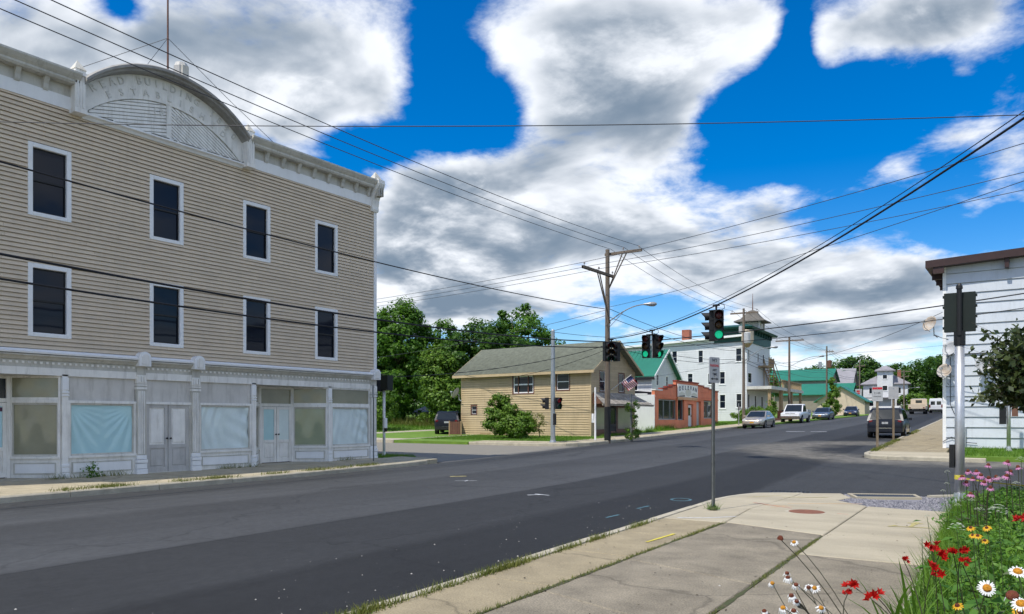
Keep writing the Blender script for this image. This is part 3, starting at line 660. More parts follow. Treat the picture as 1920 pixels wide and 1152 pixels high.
# ------------------------------------------------------------------ wall pieces shared by all buildings
def boards(parent, fr, u0, u1, z0, z1, course, openings, m, t=.02, top=None, name='siding_board', join=False, thin=.004, gap=0.):
    """lapped boards, each its own object; openings are (u0, u1, z0, z1); top(u) gives the gable line"""
    n = max(1, round((z1 - z0) / course)); ch = (z1 - z0) / n; allmb = MB(fr)
    for k in range(n):
        a, b_ = z0 + k * ch, z0 + (k + 1) * ch; zc = (a + b_) / 2
        spans = [(u0, u1)]
        if top:
            lo, hi = u0, u1
            us = [u0 + (u1 - u0) * i / 200 for i in range(201)]; ok = [u for u in us if top(u) >= zc]
            if not ok: continue
            spans = [(ok[0], ok[-1])]
        for (p, q, r, s) in openings:
            if r < zc < s:
                new = []
                for (x, y) in spans:
                    if q <= x or p >= y: new.append((x, y)); continue
                    if p > x: new.append((x, p))
                    if q < y: new.append((q, y))
                spans = new
        if not join:                                      # butt joints, staggered from course to course
            cut = []
            for (x, y) in spans:
                q = x + random.uniform(1.2, 4.2)
                while q < y - .6: cut.append((x, q - .002)); x = q + .002; q += random.uniform(3.0, 3.9)
                cut.append((x, y))
            spans = cut
        for (x, y) in spans:
            if y - x < .01: continue
            mb = allmb if join else MB(fr)
            a_ = a + gap
            mb.add([(x, thin, b_), (y, thin, b_), (y, t, a_), (x, t, a_), (x, 0, a_), (y, 0, a_), (x, 0, b_), (y, 0, b_)],
                   [(0,1,2,3), (3,2,5,4), (0,3,4,6), (1,7,5,2)])
            if not join: mb.build(name, m, parent)
    if join and allmb.v:
        o = allmb.build('siding', m, parent); o['kind'] = 'stuff'
def rect_holes(parent, fr, u0, u1, z0, z1, holes, m, n=-.0, name='wall', top=None):
    """a flat wall behind the boards, with openings cut by strips"""
    mb = MB(fr); cuts = sorted({u0, u1} | {h for p in holes for h in p[:2] if u0 < h < u1})
    for a, b_ in zip(cuts, cuts[1:]):
        c_ = (a + b_) / 2; hs = sorted((p[2], p[3]) for p in holes if p[0] < c_ < p[1]); z = z0
        za, zb = (top(a), top(b_)) if top else (z1, z1)
        for (r, s) in hs:
            if r > z: mb.add([(a, n, z), (b_, n, z), (b_, n, r), (a, n, r)], [(0,1,2,3)])
            z = s
        if top:
            # split at ridge
            mb.add([(a, n, z), (b_, n, z), (b_, n, zb), (a, n, za)], [(0,1,2,3)])
        elif z < z1: mb.add([(a, n, z), (b_, n, z), (b_, n, z1), (a, n, z1)], [(0,1,2,3)])
    return mb.build(name, m, parent)
def window(parent, fr, u0, u1, z0, z1, casing, sash, glass, cw=.11, proud=.035, depth=.07, rails=1, mull=0, sill=True, name='window'):
    mb = MB(fr)
    mb.bbox(u0, u0 + cw, -depth, proud, z0, z1).bbox(u1 - cw, u1, -depth, proud, z0, z1)
    mb.bbox(u0 + cw, u1 - cw, -depth, proud, z1 - cw, z1).bbox(u0 + cw, u1 - cw, -depth, proud, z0, z0 + cw * .9)
    w = mb.build(name, casing, parent)
    a, b_, c_, d_ = u0 + cw, u1 - cw, z0 + cw * .9, z1 - cw
    sw = max(.022, (b_ - a) * .045); mb = MB(fr)
    zs = [c_ + (d_ - c_) * k / (rails + 1) for k in range(rails + 2)]
    for k in range(rails + 1):
        n0 = -depth * (.75 if k == 0 else .55)
        mb2 = MB(fr).add([(a, n0, zs[k]), (b_, n0, zs[k]), (b_, n0, zs[k+1]), (a, n0, zs[k+1])], [(0,1,2,3)]); mb2.build('pane', glass, w)
    mb.box(a, a + sw, -depth * .8, -depth * .4, c_, d_).box(b_ - sw, b_, -depth * .8, -depth * .4, c_, d_)
    for k in range(1, rails + 1): mb.box(a + sw, b_ - sw, -depth * .75, -depth * .3, zs[k] - sw * .6, zs[k] + sw * .6)
    mb.box(a + sw, b_ - sw, -depth * .8, -depth * .4, c_, c_ + sw).box(a + sw, b_ - sw, -depth * .8, -depth * .4, d_ - sw, d_)
    for k in range(mull): 
        u = a + (b_ - a) * (k + 1) / (mull + 1); mb.box(u - sw * .5, u + sw * .5, -depth * .72, -depth * .32, c_ + sw, d_ - sw)
    mb.build('sash', sash, w)
    if sill: MB(fr).box(u0 - .03, u1 + .03, 0, proud + .035, z0 - .045, z0 - .003).build('sill', casing, w)
    return w
def panel_door(parent, fr, u0, u1, z0, z1, m, glass=None, gz=.48, knob=1, pm=None, thick=.04, n=0.):
    mb = MB(fr); st = (u1 - u0) * .15; zm = z0 + (z1 - z0) * .38
    mb.box(u0, u0 + st, n, n + thick, z0, z1).box(u1 - st, u1, n, n + thick, z0, z1)
    for a, b_ in ((z0, z0 + st * 1.3), (zm - st * .5, zm + st * .5), (z1 - st, z1)): mb.box(u0 + st, u1 - st, n, n + thick, a, b_)
    d = mb.build('door', m, parent)
    a, b_ = u0 + st, u1 - st
    MB(fr).box(a, b_, n, n + thick * .35, z0 + st * 1.3, zm - st * .5).bbox(a + .04, b_ - .04, n + thick * .35, n + thick * .7, z0 + st * 1.3 + .04, zm - st * .5 - .04, .015).build('lower_panel', m, d)
    q = MB(fr)
    if glass: q.box(a, b_, n, n + thick * .4, zm + st * .5, z1 - st).build('glass', glass, d)
    else: q.box(a, b_, n, n + thick * .3, zm + st * .5, z1 - st).bbox(a + .04, b_ - .04, n + thick * .3, n + thick * .65, zm + st * .5 + .04, z1 - st - .04, .015).build('upper_panel', pm or m, d)
    u = u1 - st * .5 if knob > 0 else u0 + st * .5
    MB(fr).lathe([(.012, 0), (.012, .03), (.028, .04), (.028, .06), (.005, .07)], (u, n + thick, z0 + .95), 8, 'y').build('handle', M['black'], d)
    return d

# ------------------------------------------------------------------ the shuttered shop building
X0, Y0 = -20.7, 12.63
shop = empty('shop_building', (X0, Y0, .1), label='three storey beige clapboard building with boarded white shop front and arched pediment', cat='building')
def lz(z): return z - .1
def FS(n0=0.): return lambda u, n, z: (n0 + n, u, z - .1)      # u = y - Y0, world z
HW = 8.27
f0 = FS()
cols = (-6.20, -3.22, -.06, 3.02, 5.93)
wins = [(u - .52, u + .52, zb, zb + 1.83) for u in cols for zb in (3.70, 6.71)]
rect_holes(shop, FS(0), -HW, HW, 3.3, 9.7, [(a + .03, b_ - .03, c_ + .03, d_ - .03) for a, b_, c_, d_ in wins], M['beige'], -.02)
boards(shop, f0, -HW, HW, 3.38, 9.66, .112, wins, M['beige'], t=.042, gap=.017, thin=.012)
for (a, b_, c_, d_) in wins: window(shop, f0, a, b_, c_, d_, M['white_trim'], M['black'], M['glass'], cw=.115, proud=.045, depth=.09, sill=False)
# corner boards, side and back walls, roof
for s in (-1, 1): MB(f0).box(*sorted((s * (HW - .02), s * (HW + .12))), -.15, .05, 3.4, 9.6).build('corner_board', M['white_trim'], shop)
MB(f0).box(-HW - .05, -HW, -14, -.16, 0, 10.0).build('side_wall', M['beige'], shop)
MB(f0).box(HW, HW + .05, -14, -.16, 0, 10.0).build('side_wall', M['beige'], shop)
MB(f0).box(-HW - .05, HW + .05, -14.06, -14.0, 0, 10.0).build('back_wall', M['beige'], shop)
MB(f0).box(-HW + .01, HW - .01, -13.98, -.05, 9.75, 9.85).build('roof', M['tar_roof'], shop)
# upper cornice: frieze board, crown mould, brackets
ped = 2.60
for s in (-1, 1):
    a, b_ = sorted((s * ped, s * (HW + .1)))
    MB(f0).box(a, b_, -.02, .045, 9.62, 9.95).build('frieze_board', M['white_trim'], shop)
    MB(f0).box(a, b_, -.02, .03, 9.95, 10.24).build('upper_frieze', M['cornice'], shop)
    prof = [(-.3, 10.24), (.26, 10.24), (.30, 10.29), (.30, 10.34), (.36, 10.40), (.42, 10.48), (.42, 10.53), (-.3, 10.58)]
    mb = MB(f0); mb.prism([(a, n, z) for n, z in prof], (b_ - a, 0, 0)); mb.build('cornice', M['cornice'], shop)
    for k in range(8):
        u = s * (3.35 + k * .655)
        mb = MB(f0); mb.prism([(u - .06, n, z) for n, z in [(.03, 9.93), (.075, 9.93), (.10, 9.98), (.11, 10.08), (.16, 10.16), (.20, 10.24), (.03, 10.24)]], (.12, 0, 0))
        mb.build('bracket', M['cornice'], shop)
def post(u, w, z0, z1, n1, cap=.28):
    mb = MB(f0); p = mb.build
    mb.box(u - w / 2, u + w / 2, -.04, n1, z0, z1)
    for q in (-.28, 0, .28): mb.box(u + q * w - .02, u + q * w + .02, n1, n1 + .018, z0 + .12, z1 - .2)
    mb.box(u - w / 2 - .03, u + w / 2 + .03, -.04, n1 + .03, z0 - .02, z0 + .1).box(u - w / 2 - .03, u + w / 2 + .03, -.04, n1 + .03, z1 - .16, z1 - .08)
    o = mb.build('cornice_post', M['white_old'], shop)
    c_ = MB(f0); a, b_, e, d_ = u - w / 2 - .02, u + w / 2 + .02, -.06, n1 + .02; mz = (e + d_) / 2
    c_.add([(a, e, z1), (b_, e, z1), (b_, d_, z1), (a, d_, z1), (u, mz, z1 + cap)], [(0,1,2,3), (0,1,4), (1,2,4), (2,3,4), (3,0,4)])
    c_.build('cap', M['cornice'], o)
for s in (-1, 1): post(s * ped, .26, 9.55, 10.66, .30)
# big scroll bracket at the corners
for s in (-1, 1):
    u = s * (HW - .02)
    mb = MB(f0); mb.prism([(u - .17, n, z) for n, z in [(-.05, 9.42), (.10, 9.42), (.13, 9.50), (.12, 9.62), (.16, 9.85), (.26, 10.08), (.40, 10.25), (.46, 10.42), (.44, 10.56), (-.05, 10.6)]], (.34, 0, 0))
    o = mb.build('corner_scroll', M['white_old'], shop)
    MB(f0).add([(u - .2, -.05, 10.6), (u + .2, -.05, 10.6), (u + .2, .3, 10.6), (u - .2, .3, 10.6), (u, .12, 10.92)], [(0,1,2,3), (0,1,4), (1,2,4), (2,3,4), (3,0,4)]).build('cap', M['cornice'], o)
    for q in (-.1, 0, .1): MB(f0).box(u + q - .015, u + q + .015, .1, .44, 9.95, 10.4).build('flute', M['cornice'], o)
# arched pediment
def arc(apex, half, zs):
    h_ = apex - zs; r = (half * half + h_ * h_) / (2 * h_); return lambda u: apex - r + math.sqrt(max(0, r * r - u * u))
A_out, A_mid, A_in = arc(11.36, 2.52, 10.28), arc(11.02, 2.50, 9.93), arc(10.66, 2.40, 9.66)
pd = empty('pediment', (0, 0, 0)); pd.parent = shop
U = [-2.48 + 4.96 * k / 40 for k in range(41)]
mb = MB(f0); mb.grid([[(u, -.03, 9.62) for u in U], [(u, -.03, max(9.63, A_out(u))) for u in U]]); mb.build('backing', M['white_old'], pd)
def band(lo, hi, n, name, m, n0=-.03):
    r0 = [(u, n, lo(u)) for u in U]; r1 = [(u, n, max(lo(u) + .005, hi(u))) for u in U]
    mb = MB(f0); mb.grid([[(u, n0, z) for u, _, z in r0], r0, r1, [(u, n0, z) for u, _, z in r1]]); return mb.build(name, m, pd)
low = lambda u: 9.63
band(lambda u: max(9.63, A_mid(u)), A_out, .02, 'outer_band', M['white_old'])
band(lambda u: max(9.63, A_in(u) if abs(u) < 2.4 else 9.63), lambda u: max(9.64, A_mid(u)), .05, 'inner_band', M['white_old'])
# hood: projecting curved cornice
sec = [(-.4, .22), (.34, .20), (.42, .15), (.42, .08), (.34, .05), (.32, .0), (-.04, -.03)]
mb = MB(f0); rows = []
for u in [-2.5 + 5 * k / 36 for k in range(37)]: rows.append([(u, n, A_out(u) + z) for n, z in sec])
mb.grid(rows); mb.f += [tuple(range(len(sec))), tuple(range(len(mb.v) - len(sec), len(mb.v)))]
smooth_by_angle(mb.build('arched_hood', M['hood'], pd), 30)
# diagonal boarding of the tympanum, one piece per board
for s in (-1, 1):
    for k in range(-14, 26):
        # boards fall away from the middle post; a line z = c + slope*|u|
        sl = .24 if s < 0 else -.62
        c0 = 9.3 + k * .098
        pts_lo, pts_hi = [], []
        for i in range(41):
            u = s * (.075 + 2.3 * i / 40); uu = u
            zl_ = c0 + (sl * (u + 1.2) if s < 0 else sl * (u - 1.2)); zh_ = zl_ + .088
            top_ = A_in(u) - .012
            a, b_ = max(9.66, zl_), min(top_, zh_)
            if b_ - a > .012: pts_lo.append((u, a)); pts_hi.append((u, b_))
        if len(pts_lo) < 2: continue
        mb = MB(f0)
        mb.grid([[(u, -.03, z) for u, z in pts_lo], [(u, .026, z + .006) for u, z in pts_lo], [(u, .018, z - .006) for u, z in pts_hi], [(u, -.03, z) for u, z in pts_hi]])
        mb.build('tympanum_board', M['white_old'], pd)
MB(f0).box(-.075, .075, -.02, .04, 9.62, A_in(0)).build('middle_post', M['white_old'], pd)
mb = MB(f0); mb.prism([(-2.46, n, z) for n, z in [(-.02, 9.5), (.06, 9.5), (.10, 9.56), (.17, 9.6), (.17, 9.64), (-.02, 9.66)]], (4.92, 0, 0)); mb.build('base_moulding', M['white_trim'], pd)
for k in range(24):   # curled tin on the sill of the pediment
    u = random.uniform(-2.2, 2.4); w = random.uniform(.08, .28)
    MB(f0).add([(u, .05, 9.665), (u + w, .05, 9.665), (u + w, .16, 9.67), (u, .16, 9.67), (u + w * .4, .12, 9.665 + random.uniform(.02, .06))], [(0,1,4), (1,2,4), (2,3,4), (3,0,4)]).build('loose_flashing', M['cornice'], pd)
def arc_text(s, fz, half, size, n, slant=1.):
    W = len(s)
    for i, chx in enumerate(s):
        if chx == ' ': continue
        u = -half + 2 * half * i / (W - 1); z = fz(u); dz = (fz(u + .01) - fz(u - .01)) / .02
        text('letter', chx, size, M['letter_shade'], pd, (n, u, lz(z)), (R(90), -math.atan(dz), R(90)), .012, bold=.004)
arc_text('READ BUILDING 1890', lambda u: (A_out(u) + A_mid(u)) / 2 - .03, 2.15, .27, .03)
arc_text('ESTABLISHED', lambda u: (A_mid(u) + A_in(u)) / 2, 1.75, .25, .058)
for k, (c_, u) in enumerate((('1', -.42), ('8', -.22), ('6', .26), ('6', .5))): text('letter', c_, .25, M['letter_shade'], pd, (.02, u, lz(10.38)), (R(90), 0, R(90)), .012, bold=.004)
# siren box and aerial on the roof behind the pediment
sb = empty('roof_siren', (X0 - .35, Y0 + .62, 11.58), label='grey weathered box with flared top on the roof behind the pediment', cat='box')
MB().lathe([(.06, -1.75), (.06, 0), (.14, .03), (.2, .15), (.22, .5), (.17, .62), (.05, .64)], n=8).build('housing', M['door_grey'], sb)
MB().box(.1, .24, -.1, .1, .1, .5).build('louvre', M['cornice'], sb)
an = empty('roof_aerial', (X0 - 1.5, Y0 + .9, 9.85), label='tall thin mast with guy wires above the arched pediment', cat='aerial')
MB().cyl((0, 0, 0), (0, 0, 9), .035, .02, 8).build('mast', M['brown_trim'], an)
for p in ((-8, -6, .0), (1.3, -2.2, .7), (1.2, 3.6, .7)): MB().tube([(0, 0, 3.55), (p[0] * .5, p[1] * .5, 1.78 + p[2] * .5 - .06), p], .008, 4).build('guy_wire', M['wire2'], an)

# ---- ground floor front
sf = shop
WO, WT = M['white_old'], M['white_trim']
MB(f0).box(-HW - .08, HW + .08, -.05, .05, 2.74, 2.93).build('header_beam', WO, sf)
MB(f0).box(-HW - .08, HW + .08, -.05, .03, 2.93, 3.12).build('frieze', M['cornice'], sf)
mb = MB(f0); mb.prism([(-HW - .12, n, z) for n, z in [(-.05, 3.12), (.08, 3.12), (.12, 3.17), (.20, 3.21), (.20, 3.245), (-.05, 3.26)]], (2 * HW + .24, 0, 0)); mb.build('cornice', M['cornice'], sf)
mb = MB(f0); mb.prism([(-HW - .12, n, z) for n, z in [(-.05, 3.262), (.235, 3.262), (.245, 3.30), (.16, 3.32), (.10, 3.37), (-.05, 3.40)]], (2 * HW + .24, 0, 0)); mb.build('cornice_cap', WT, sf)
n_d = 118
for k in range(n_d):
    u = -HW + .06 + (2 * HW - .12) * k / (n_d - 1); MB(f0).box(u - .03, u + .03, .03, .06, 3.02, 3.075).build('dentil', WO, sf)
def big_pilaster(u, w=.26):
    o = MB(f0).box(u - w / 2, u + w / 2, -.05, .07, .62, 3.12).build('pilaster', M['cornice'], sf)
    mb = MB(f0)
    for q in (-.30, -.1, .1, .30): mb.box(u + q * w - .016, u + q * w + .016, .07, .088, .66, 2.42)
    mb.build('fluting', WO, o)
    mb = MB(f0)
    for z0, z1, e in ((.08, .24, .05), (.25, .40, .035), (.41, .5, .05), (.51, .62, .02)): mb.bbox(u - w / 2 - e / 2, u + w / 2 + e / 2, -.05, .08 + e, z0, z1)
    mb.build('plinth', WT, o)
    mb = MB(f0).box(u - w / 2 - .02, u + w / 2 + .02, -.05, .10, 2.46, 2.52).box(u - w / 2 - .02, u + w / 2 + .02, -.05, .10, 2.56, 2.6).box(u - w / 2 - .01, u + w / 2 + .01, -.05, .09, 2.62, 2.86)
    for q in (-.3, 0, .3): mb.box(u + q * w - .022, u + q * w + .022, .09, .12, 2.66, 2.82)
    mb.build('capital', WO, o)
    pts = [(u + .17 * math.cos(t), 0, 3.33 + .17 * math.sin(t)) for t in [math.pi * k / 10 for k in range(11)]] + [(u - .17, 0, 3.1), (u + .17, 0, 3.1)]
    MB(f0).prism([(p[0], -.03, p[2]) for p in pts], (0, .30, 0)).build('rounded_cap', WT, o)
    pts = [(u + .10 * math.cos(t), 0, 3.33 + .10 * math.sin(t)) for t in [math.pi * k / 10 for k in range(11)]] + [(u - .10, 0, 3.15), (u + .10, 0, 3.15)]
    MB(f0).prism([(p[0], .27, p[2]) for p in pts], (0, .03, 0)).build('cap_panel', WO, o)
def small_pilaster(u, w=.15):
    o = MB(f0).box(u - w / 2, u + w / 2, -.06, .05, .1, 2.78).build('pilaster', WO, sf)
    mb = MB(f0)
    for z0, z1, e in ((.1, .24, .035), (.26, .38, .03), (.40, .48, .03), (2.22, 2.26, .03), (2.30, 2.34, .03), (2.38, 2.70, .015)): mb.bbox(u - w / 2 - e / 2, u + w / 2 + e / 2, -.05, .05 + e, z0, z1)
    mb.build('moulding', WT, o)
for u in (-.84, .84): big_pilaster(u)
for u in (-HW + .06, HW - .06): big_pilaster(u, .30)
for u in (-6.08, -2.86, 2.90, 6.08): small_pilaster(u)
def film_pane(parent, fr, a, b_, c_, d_, m, folds, n=-.03, amp=.012, seed=0):
    """plastic sheeting hung behind the glass, sagging in folds"""
    rr = random.Random(seed); rows = []; nx, nz = 46, 34
    ph = [rr.random() * 6 for _ in range(6)]
    for j in range(nz + 1):
        v = j / nz; row = []
        for i in range(nx + 1):
            u = i / nx; w = 0
            if folds == 'swag':        # hung from both upper corners
                for k, cx_ in enumerate((0., 1.)):
                    dx, dy = abs(u - cx_), 1 - v
                    ang = math.atan2(dy, dx + .02); rad = math.hypot(dx, dy)
                    w += math.sin(ang * 26 + ph[k] + rad * 2) * .7 * min(1, rad * 2.2) * max(0, 1 - dx * 1.9)
            elif folds == 'drape':
                w = math.sin(u * 34 + math.sin(v * 4 + ph[0]) * 2.2 + ph[1]) * (.5 + .5 * math.sin(u * 7 + ph[2])) + .8 * math.sin((u * .6 + v) * 17 + ph[3]) * max(0, u - .45) * 2
            else: w = .25 * math.sin(u * 9 + ph[0]) * math.sin(v * 5 + ph[1])
            row.append((a + (b_ - a) * u, n + amp * w, c_ + (d_ - c_) * v))
        rows.append(row)
    return MB(fr).grid(rows).build('pane', m, parent, smooth=True)
def show_window(fr, a, b_, film, folds, seed, trans='board', zt=2.12, n=0., split=False):
    """base with sunk panel, big pane, transom panel"""
    w = MB(fr).box(a, b_, n - .06, n + .0, .10, .62).build('stall_riser', WO, sf)
    mb = MB(fr)
    for (p, q, r, s) in ((a + .10, b_ - .10, .22, .25), (a + .10, b_ - .10, .49, .52), (a + .10, a + .13, .25, .49), (b_ - .13, b_ - .10, .25, .49)): mb.box(p, q, n, n + .022, r, s)
    mb.build('riser_moulding', M['cornice'], w)
    MB(fr).bbox(a + .13, b_ - .13, n, n + .012, .25, .49, .006).build('riser_panel', WT, w)
    o = MB(fr).box(a, b_, n - .06, n + .05, .62, .68).box(a, a + .06, n - .06, n + .025, .68, 2.05).box(b_ - .06, b_, n - .06, n + .025, .68, 2.05).box(a, b_, n - .06, n + .035, 2.0501, zt).build('show_window', WO, sf)
    MB(fr).box(a + .06, b_ - .06, n - .05, n + .0, .68, .73).box(a + .06, b_ - .06, n - .05, n + .0, 2.0, 2.05).box(a + .06, a + .09, n - .05, n + .0, .73, 2.0).box(b_ - .09, b_ - .06, n - .05, n + .0, .73, 2.0).build('sash', M['cornice'], o)
    film_pane(o, fr, a + .09, b_ - .09, .73, 2.0, M[film], folds, n - .04, .016, seed)
    if trans == 'board':
        MB(fr).box(a + .02, b_ - .02, n - .06, n - .02, zt, 2.74).build('transom_board', M['white_dirty'], sf)
    else:
        t_ = MB(fr).box(a, a + .05, n - .06, n + .01, zt, 2.74).box(b_ - .05, b_, n - .06, n + .01, zt, 2.74).box(a + .05, b_ - .05, n - .06, n + .01, zt, zt + .07).box(a + .05, b_ - .05, n - .06, n + .01, 2.69, 2.74).build('transom', WO, sf)
        film_pane(t_, fr, a + .05, b_ - .05, zt + .07, 2.69, M[trans], 'flat', n - .03, .008, seed + 5)
show_window(f0, -2.78, -.97, 'film_blue', 'swag', 1)
show_window(f0, .97, 2.82, 'film_pale', 'drape', 2)
show_window(f0, 6.16, 8.07, 'film_pale', 'drape', 3, 'film_olive')
show_window(f0, -8.07, -6.16, 'film_pale', 'drape', 4, 'film_olive')
# middle door pair
MB(f0).box(-.71, .71, -.06, -.02, 2.12, 2.74).build('transom_board', M['white_dirty'], sf)
MB(f0).box(-.71, .71, -.06, .03, 2.05, 2.12).build('transom_rail', WO, sf)
for a, b_, k in ((-.66, -.01, 1), (.01, .66, -1)): panel_door(sf, f0, a, b_, .13, 2.05, M['door_grey'], None, knob=k, pm=M['white_old'], n=-.05)
MB(f0).box(-.71, -.66, -.06, .02, .1, 2.05).box(.66, .71, -.06, .02, .1, 2.05).box(-.71, .71, -.1, .04, .06, .13).build('door_frame', M['cornice'], sf)
# recessed entrances with splayed side windows
def recess(uc, films, seed):
    hw, bw, dep = 1.47, .70, .88
    for s in (-1, 1):
        p = (-dep, uc + s * bw); q = (-.04, uc + s * hw)          # (x, y) in the building frame
        du = math.hypot(q[0] - p[0], q[1] - p[1]); ca, sa = (q[0] - p[0]) / du, (q[1] - p[1]) / du
        nx, ny = (sa, -ca) if s > 0 else (-sa, ca)
        fr = lambda u, n, z, p=p, ca=ca, sa=sa, nx=nx, ny=ny: (p[0] + ca * u + nx * n, p[1] + sa * u + ny * n, z - .1)
        show_window(fr, 0.0, du + .07, films[0 if s < 0 else 1], 'flat', seed + s, films[2], n=0.)
    fb = FS(-dep)
    for a, b_, k, g in ((uc - .62, uc - .01, 1, films[3]), (uc + .01, uc + .62, -1, films[4])): panel_door(sf, fb, a, b_, .16, 2.05, WO, M[g], knob=k)
    MB(fb).box(uc - .7, uc + .7, -.05, .05, 2.06, 2.16).box(uc - .7, uc - .62, -.05, .05, .12, 2.06).box(uc + .62, uc + .7, -.05, .05, .12, 2.06).build('door_frame', WO, sf)
    t_ = MB(fb).box(uc - .62, uc + .62, -.05, .03, 2.66, 2.74).box(uc - .7, uc - .62, -.05, .03, 2.16, 2.74).box(uc + .62, uc + .7, -.05, .03, 2.16, 2.74).build('transom', WO, sf)
    MB(fb).box(uc - .62, uc + .62, -.04, -.02, 2.16, 2.66).build('pane', M[films[5]], t_)
    MB(f0).add([(uc - hw, -.02, 2.735), (uc + hw, -.02, 2.735), (uc + bw, -dep, 2.735), (uc - bw, -dep, 2.735)], [(0,1,2,3)]).build('soffit', M['white_dirty'], sf)
    MB(f0).add([(uc - hw, .0, .13), (uc + hw, .0, .13), (uc + bw, -dep, .14), (uc - bw, -dep, .14), (uc - hw, .0, .05), (uc + hw, .0, .05)], [(0,1,2,3), (0,4,5,1)]).build('entrance_floor', M['kerb'], sf)
recess(4.48, ('film_olive', 'film_green', 'film_olive', 'film_blue', 'film_pale', 'film_olive'), 20)
recess(-4.48, ('film_olive', 'film_olive', 'film_olive', 'film_pale', 'film_blue', 'glass'), 30)
M['decal'] = mat('purple_decal', (.075, .025, .06), .4, .1, 4.)
fb = FS(-.88)
MB(fb).box(-4.48 + .12, -4.48 + .52, .042, .046, 1.83, 1.93).build('door_decal', M['decal'], sf)
# the roof overhang of the ground floor closes the gap above
MB(f0).box(-HW, HW, -1.0, -.06, 2.745, 2.78).build('ceiling', M['white_dirty'], sf)
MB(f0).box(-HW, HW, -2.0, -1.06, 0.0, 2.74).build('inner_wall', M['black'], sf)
# ------------------------------------------------------------------ gabled buildings
def gable_roof(parent, L, W, eave, ridge, m, over=.35, rake=.35, th=.14, fascia=None, courses=0, name='roof', x1=0., y0=0., trim_m=None):
    """ridge runs along x, gables face +x and -x; building fills x in [x1-L, x1], y in [y0, y0+W]"""
    yc = y0 + W / 2; sl = (ridge - eave) / (W / 2)
    xa, xb = x1 - L - rake, x1 + rake
    ze = eave - sl * over
    root = None
    mb = MB(); mb.prism([(xa, y0 - over, ze), (xa, yc, ridge), (xa, y0 + W + over, ze), (xa, y0 + W + over, ze + th), (xa, yc, ridge + th * 1.25), (xa, y0 - over, ze + th)], (xb - xa, 0, 0))
    root = mb.build(name, m, parent)
    if courses:
        for s in (-1, 1):
            ln = math.hypot(W / 2 + over, ridge - ze); cy = (W / 2 + over) / ln * -s; cz = (ridge - ze) / ln; ye = yc + s * (W / 2 + over)
            fr = lambda u, n, z, s=s, cy=cy, cz=cz, ye=ye: (u, ye + cy * z + s * cz * n, ze + th * 1.02 + cz * z + abs(cy) * n)
            boards(root, fr, xa - .01, xb + .01, 0, ln, courses, [], m, t=.022, join=True, thin=.003)
    if trim_m:
        mb = MB()
        for xx in (xa - .03, xb + .001):
            mb.prism([(xx, y0 - over - .02, ze - .05), (xx, yc, ridge - .04), (xx, y0 + W + over + .02, ze - .05), (xx, y0 + W + over + .02, ze + th), (xx, yc, ridge + th * 1.2), (xx, y0 - over - .02, ze + th)], (.03, 0, 0))
        mb.build('barge_board', trim_m, root)
        MB().box(xa, xb, y0 - over - .03, y0 - over - .002, ze - .05, ze + th).build('fascia', trim_m, root)
    return root
def gable_house(name, loc, rz, L, W, eave, ridge, wall_m, roof_m, label, course, side_wins, front_wins, casing, over=.35, rake=.35, courses=0, trim_m=None, join=True, bz=-.6, glass='glass', sash=None, cat='house', th=.14, cw=.09):
    h = empty(name, loc, rz, label, cat)
    fx, fy = FX(0), FY(0)
    top = lambda u: eave + (ridge - eave) * (1 - abs(u - W / 2) / (W / 2))
    rect_holes(h, fy, -L, 0, bz, eave, [(a + .02, b_ - .02, c_ + .02, d_ - .02) for a, b_, c_, d_ in side_wins], wall_m, -.01)
    rect_holes(h, fx, 0, W, bz, eave, [(a + .02, b_ - .02, c_ + .02, d_ - .02) for a, b_, c_, d_ in front_wins], wall_m, -.01)
    MB().add([(-.01, 0, eave), (-.01, W, eave), (-.01, W / 2, ridge)], [(0,1,2)]).build('gable', wall_m, h)
    MB().box(-L, -.02, W - .02, W, bz, eave).box(-L, -L + .02, .02, W - .02, bz, eave).add([(-L, 0, eave), (-L, W, eave), (-L, W / 2, ridge)], [(0,1,2)]).build('wall', wall_m, h)
    if course:
        boards(h, fy, -L, 0, -.05, eave - .02, course, side_wins, wall_m, join=join, t=.036, gap=.018, thin=.008)
        boards(h, fx, 0, W, -.05, ridge - .03, course, front_wins, wall_m, join=join, top=lambda u: min(top(u), 99), t=.036, gap=.018, thin=.008)
        mb = MB(); mb.box(-.06, .028, -.03, .06, bz, eave).box(-.06, .028, W - .06, W + .03, bz, eave).box(-L - .02, -L + .06, -.03, .06, bz, eave); mb.build('corner_board', casing if not trim_m else wall_m, h)
    for (a, b_, c_, d_) in side_wins: window(h, fy, a, b_, c_, d_, casing, sash or M['white_far'], M[glass], cw, .03, .06, sill=False)
    for (a, b_, c_, d_) in front_wins: window(h, fx, a, b_, c_, d_, casing, sash or M['white_far'], M[glass], cw, .03, .06, sill=False)
    gable_roof(h, L, W, eave, ridge, roof_m, over, rake, courses=courses, trim_m=trim_m, th=th)
    return h

# tan clapboard house on the corner
zt_ = .42
tan = gable_house('tan_house', (-22.6, 41.4, zt_), R(-3), 10.5, 5.5, 4.32, 6.05, M['tan'], M['green_shingle'],
    'tan clapboard house with green shingle roof and shaded street gable', .15,
    [(-6.05, -4.25, 2.80, 4.10), (-2.6, -1.5, 2.95, 4.14), (-9.65, -9.05, 1.46, 2.16)],
    [(.95, 1.78, 2.86, 4.26), (3.3, 4.15, 2.88, 4.18)], M['brown_trim'], over=.42, rake=.45, courses=.16, trim_m=M['tan'], join=False, sash=M['white_trim'], th=.12)
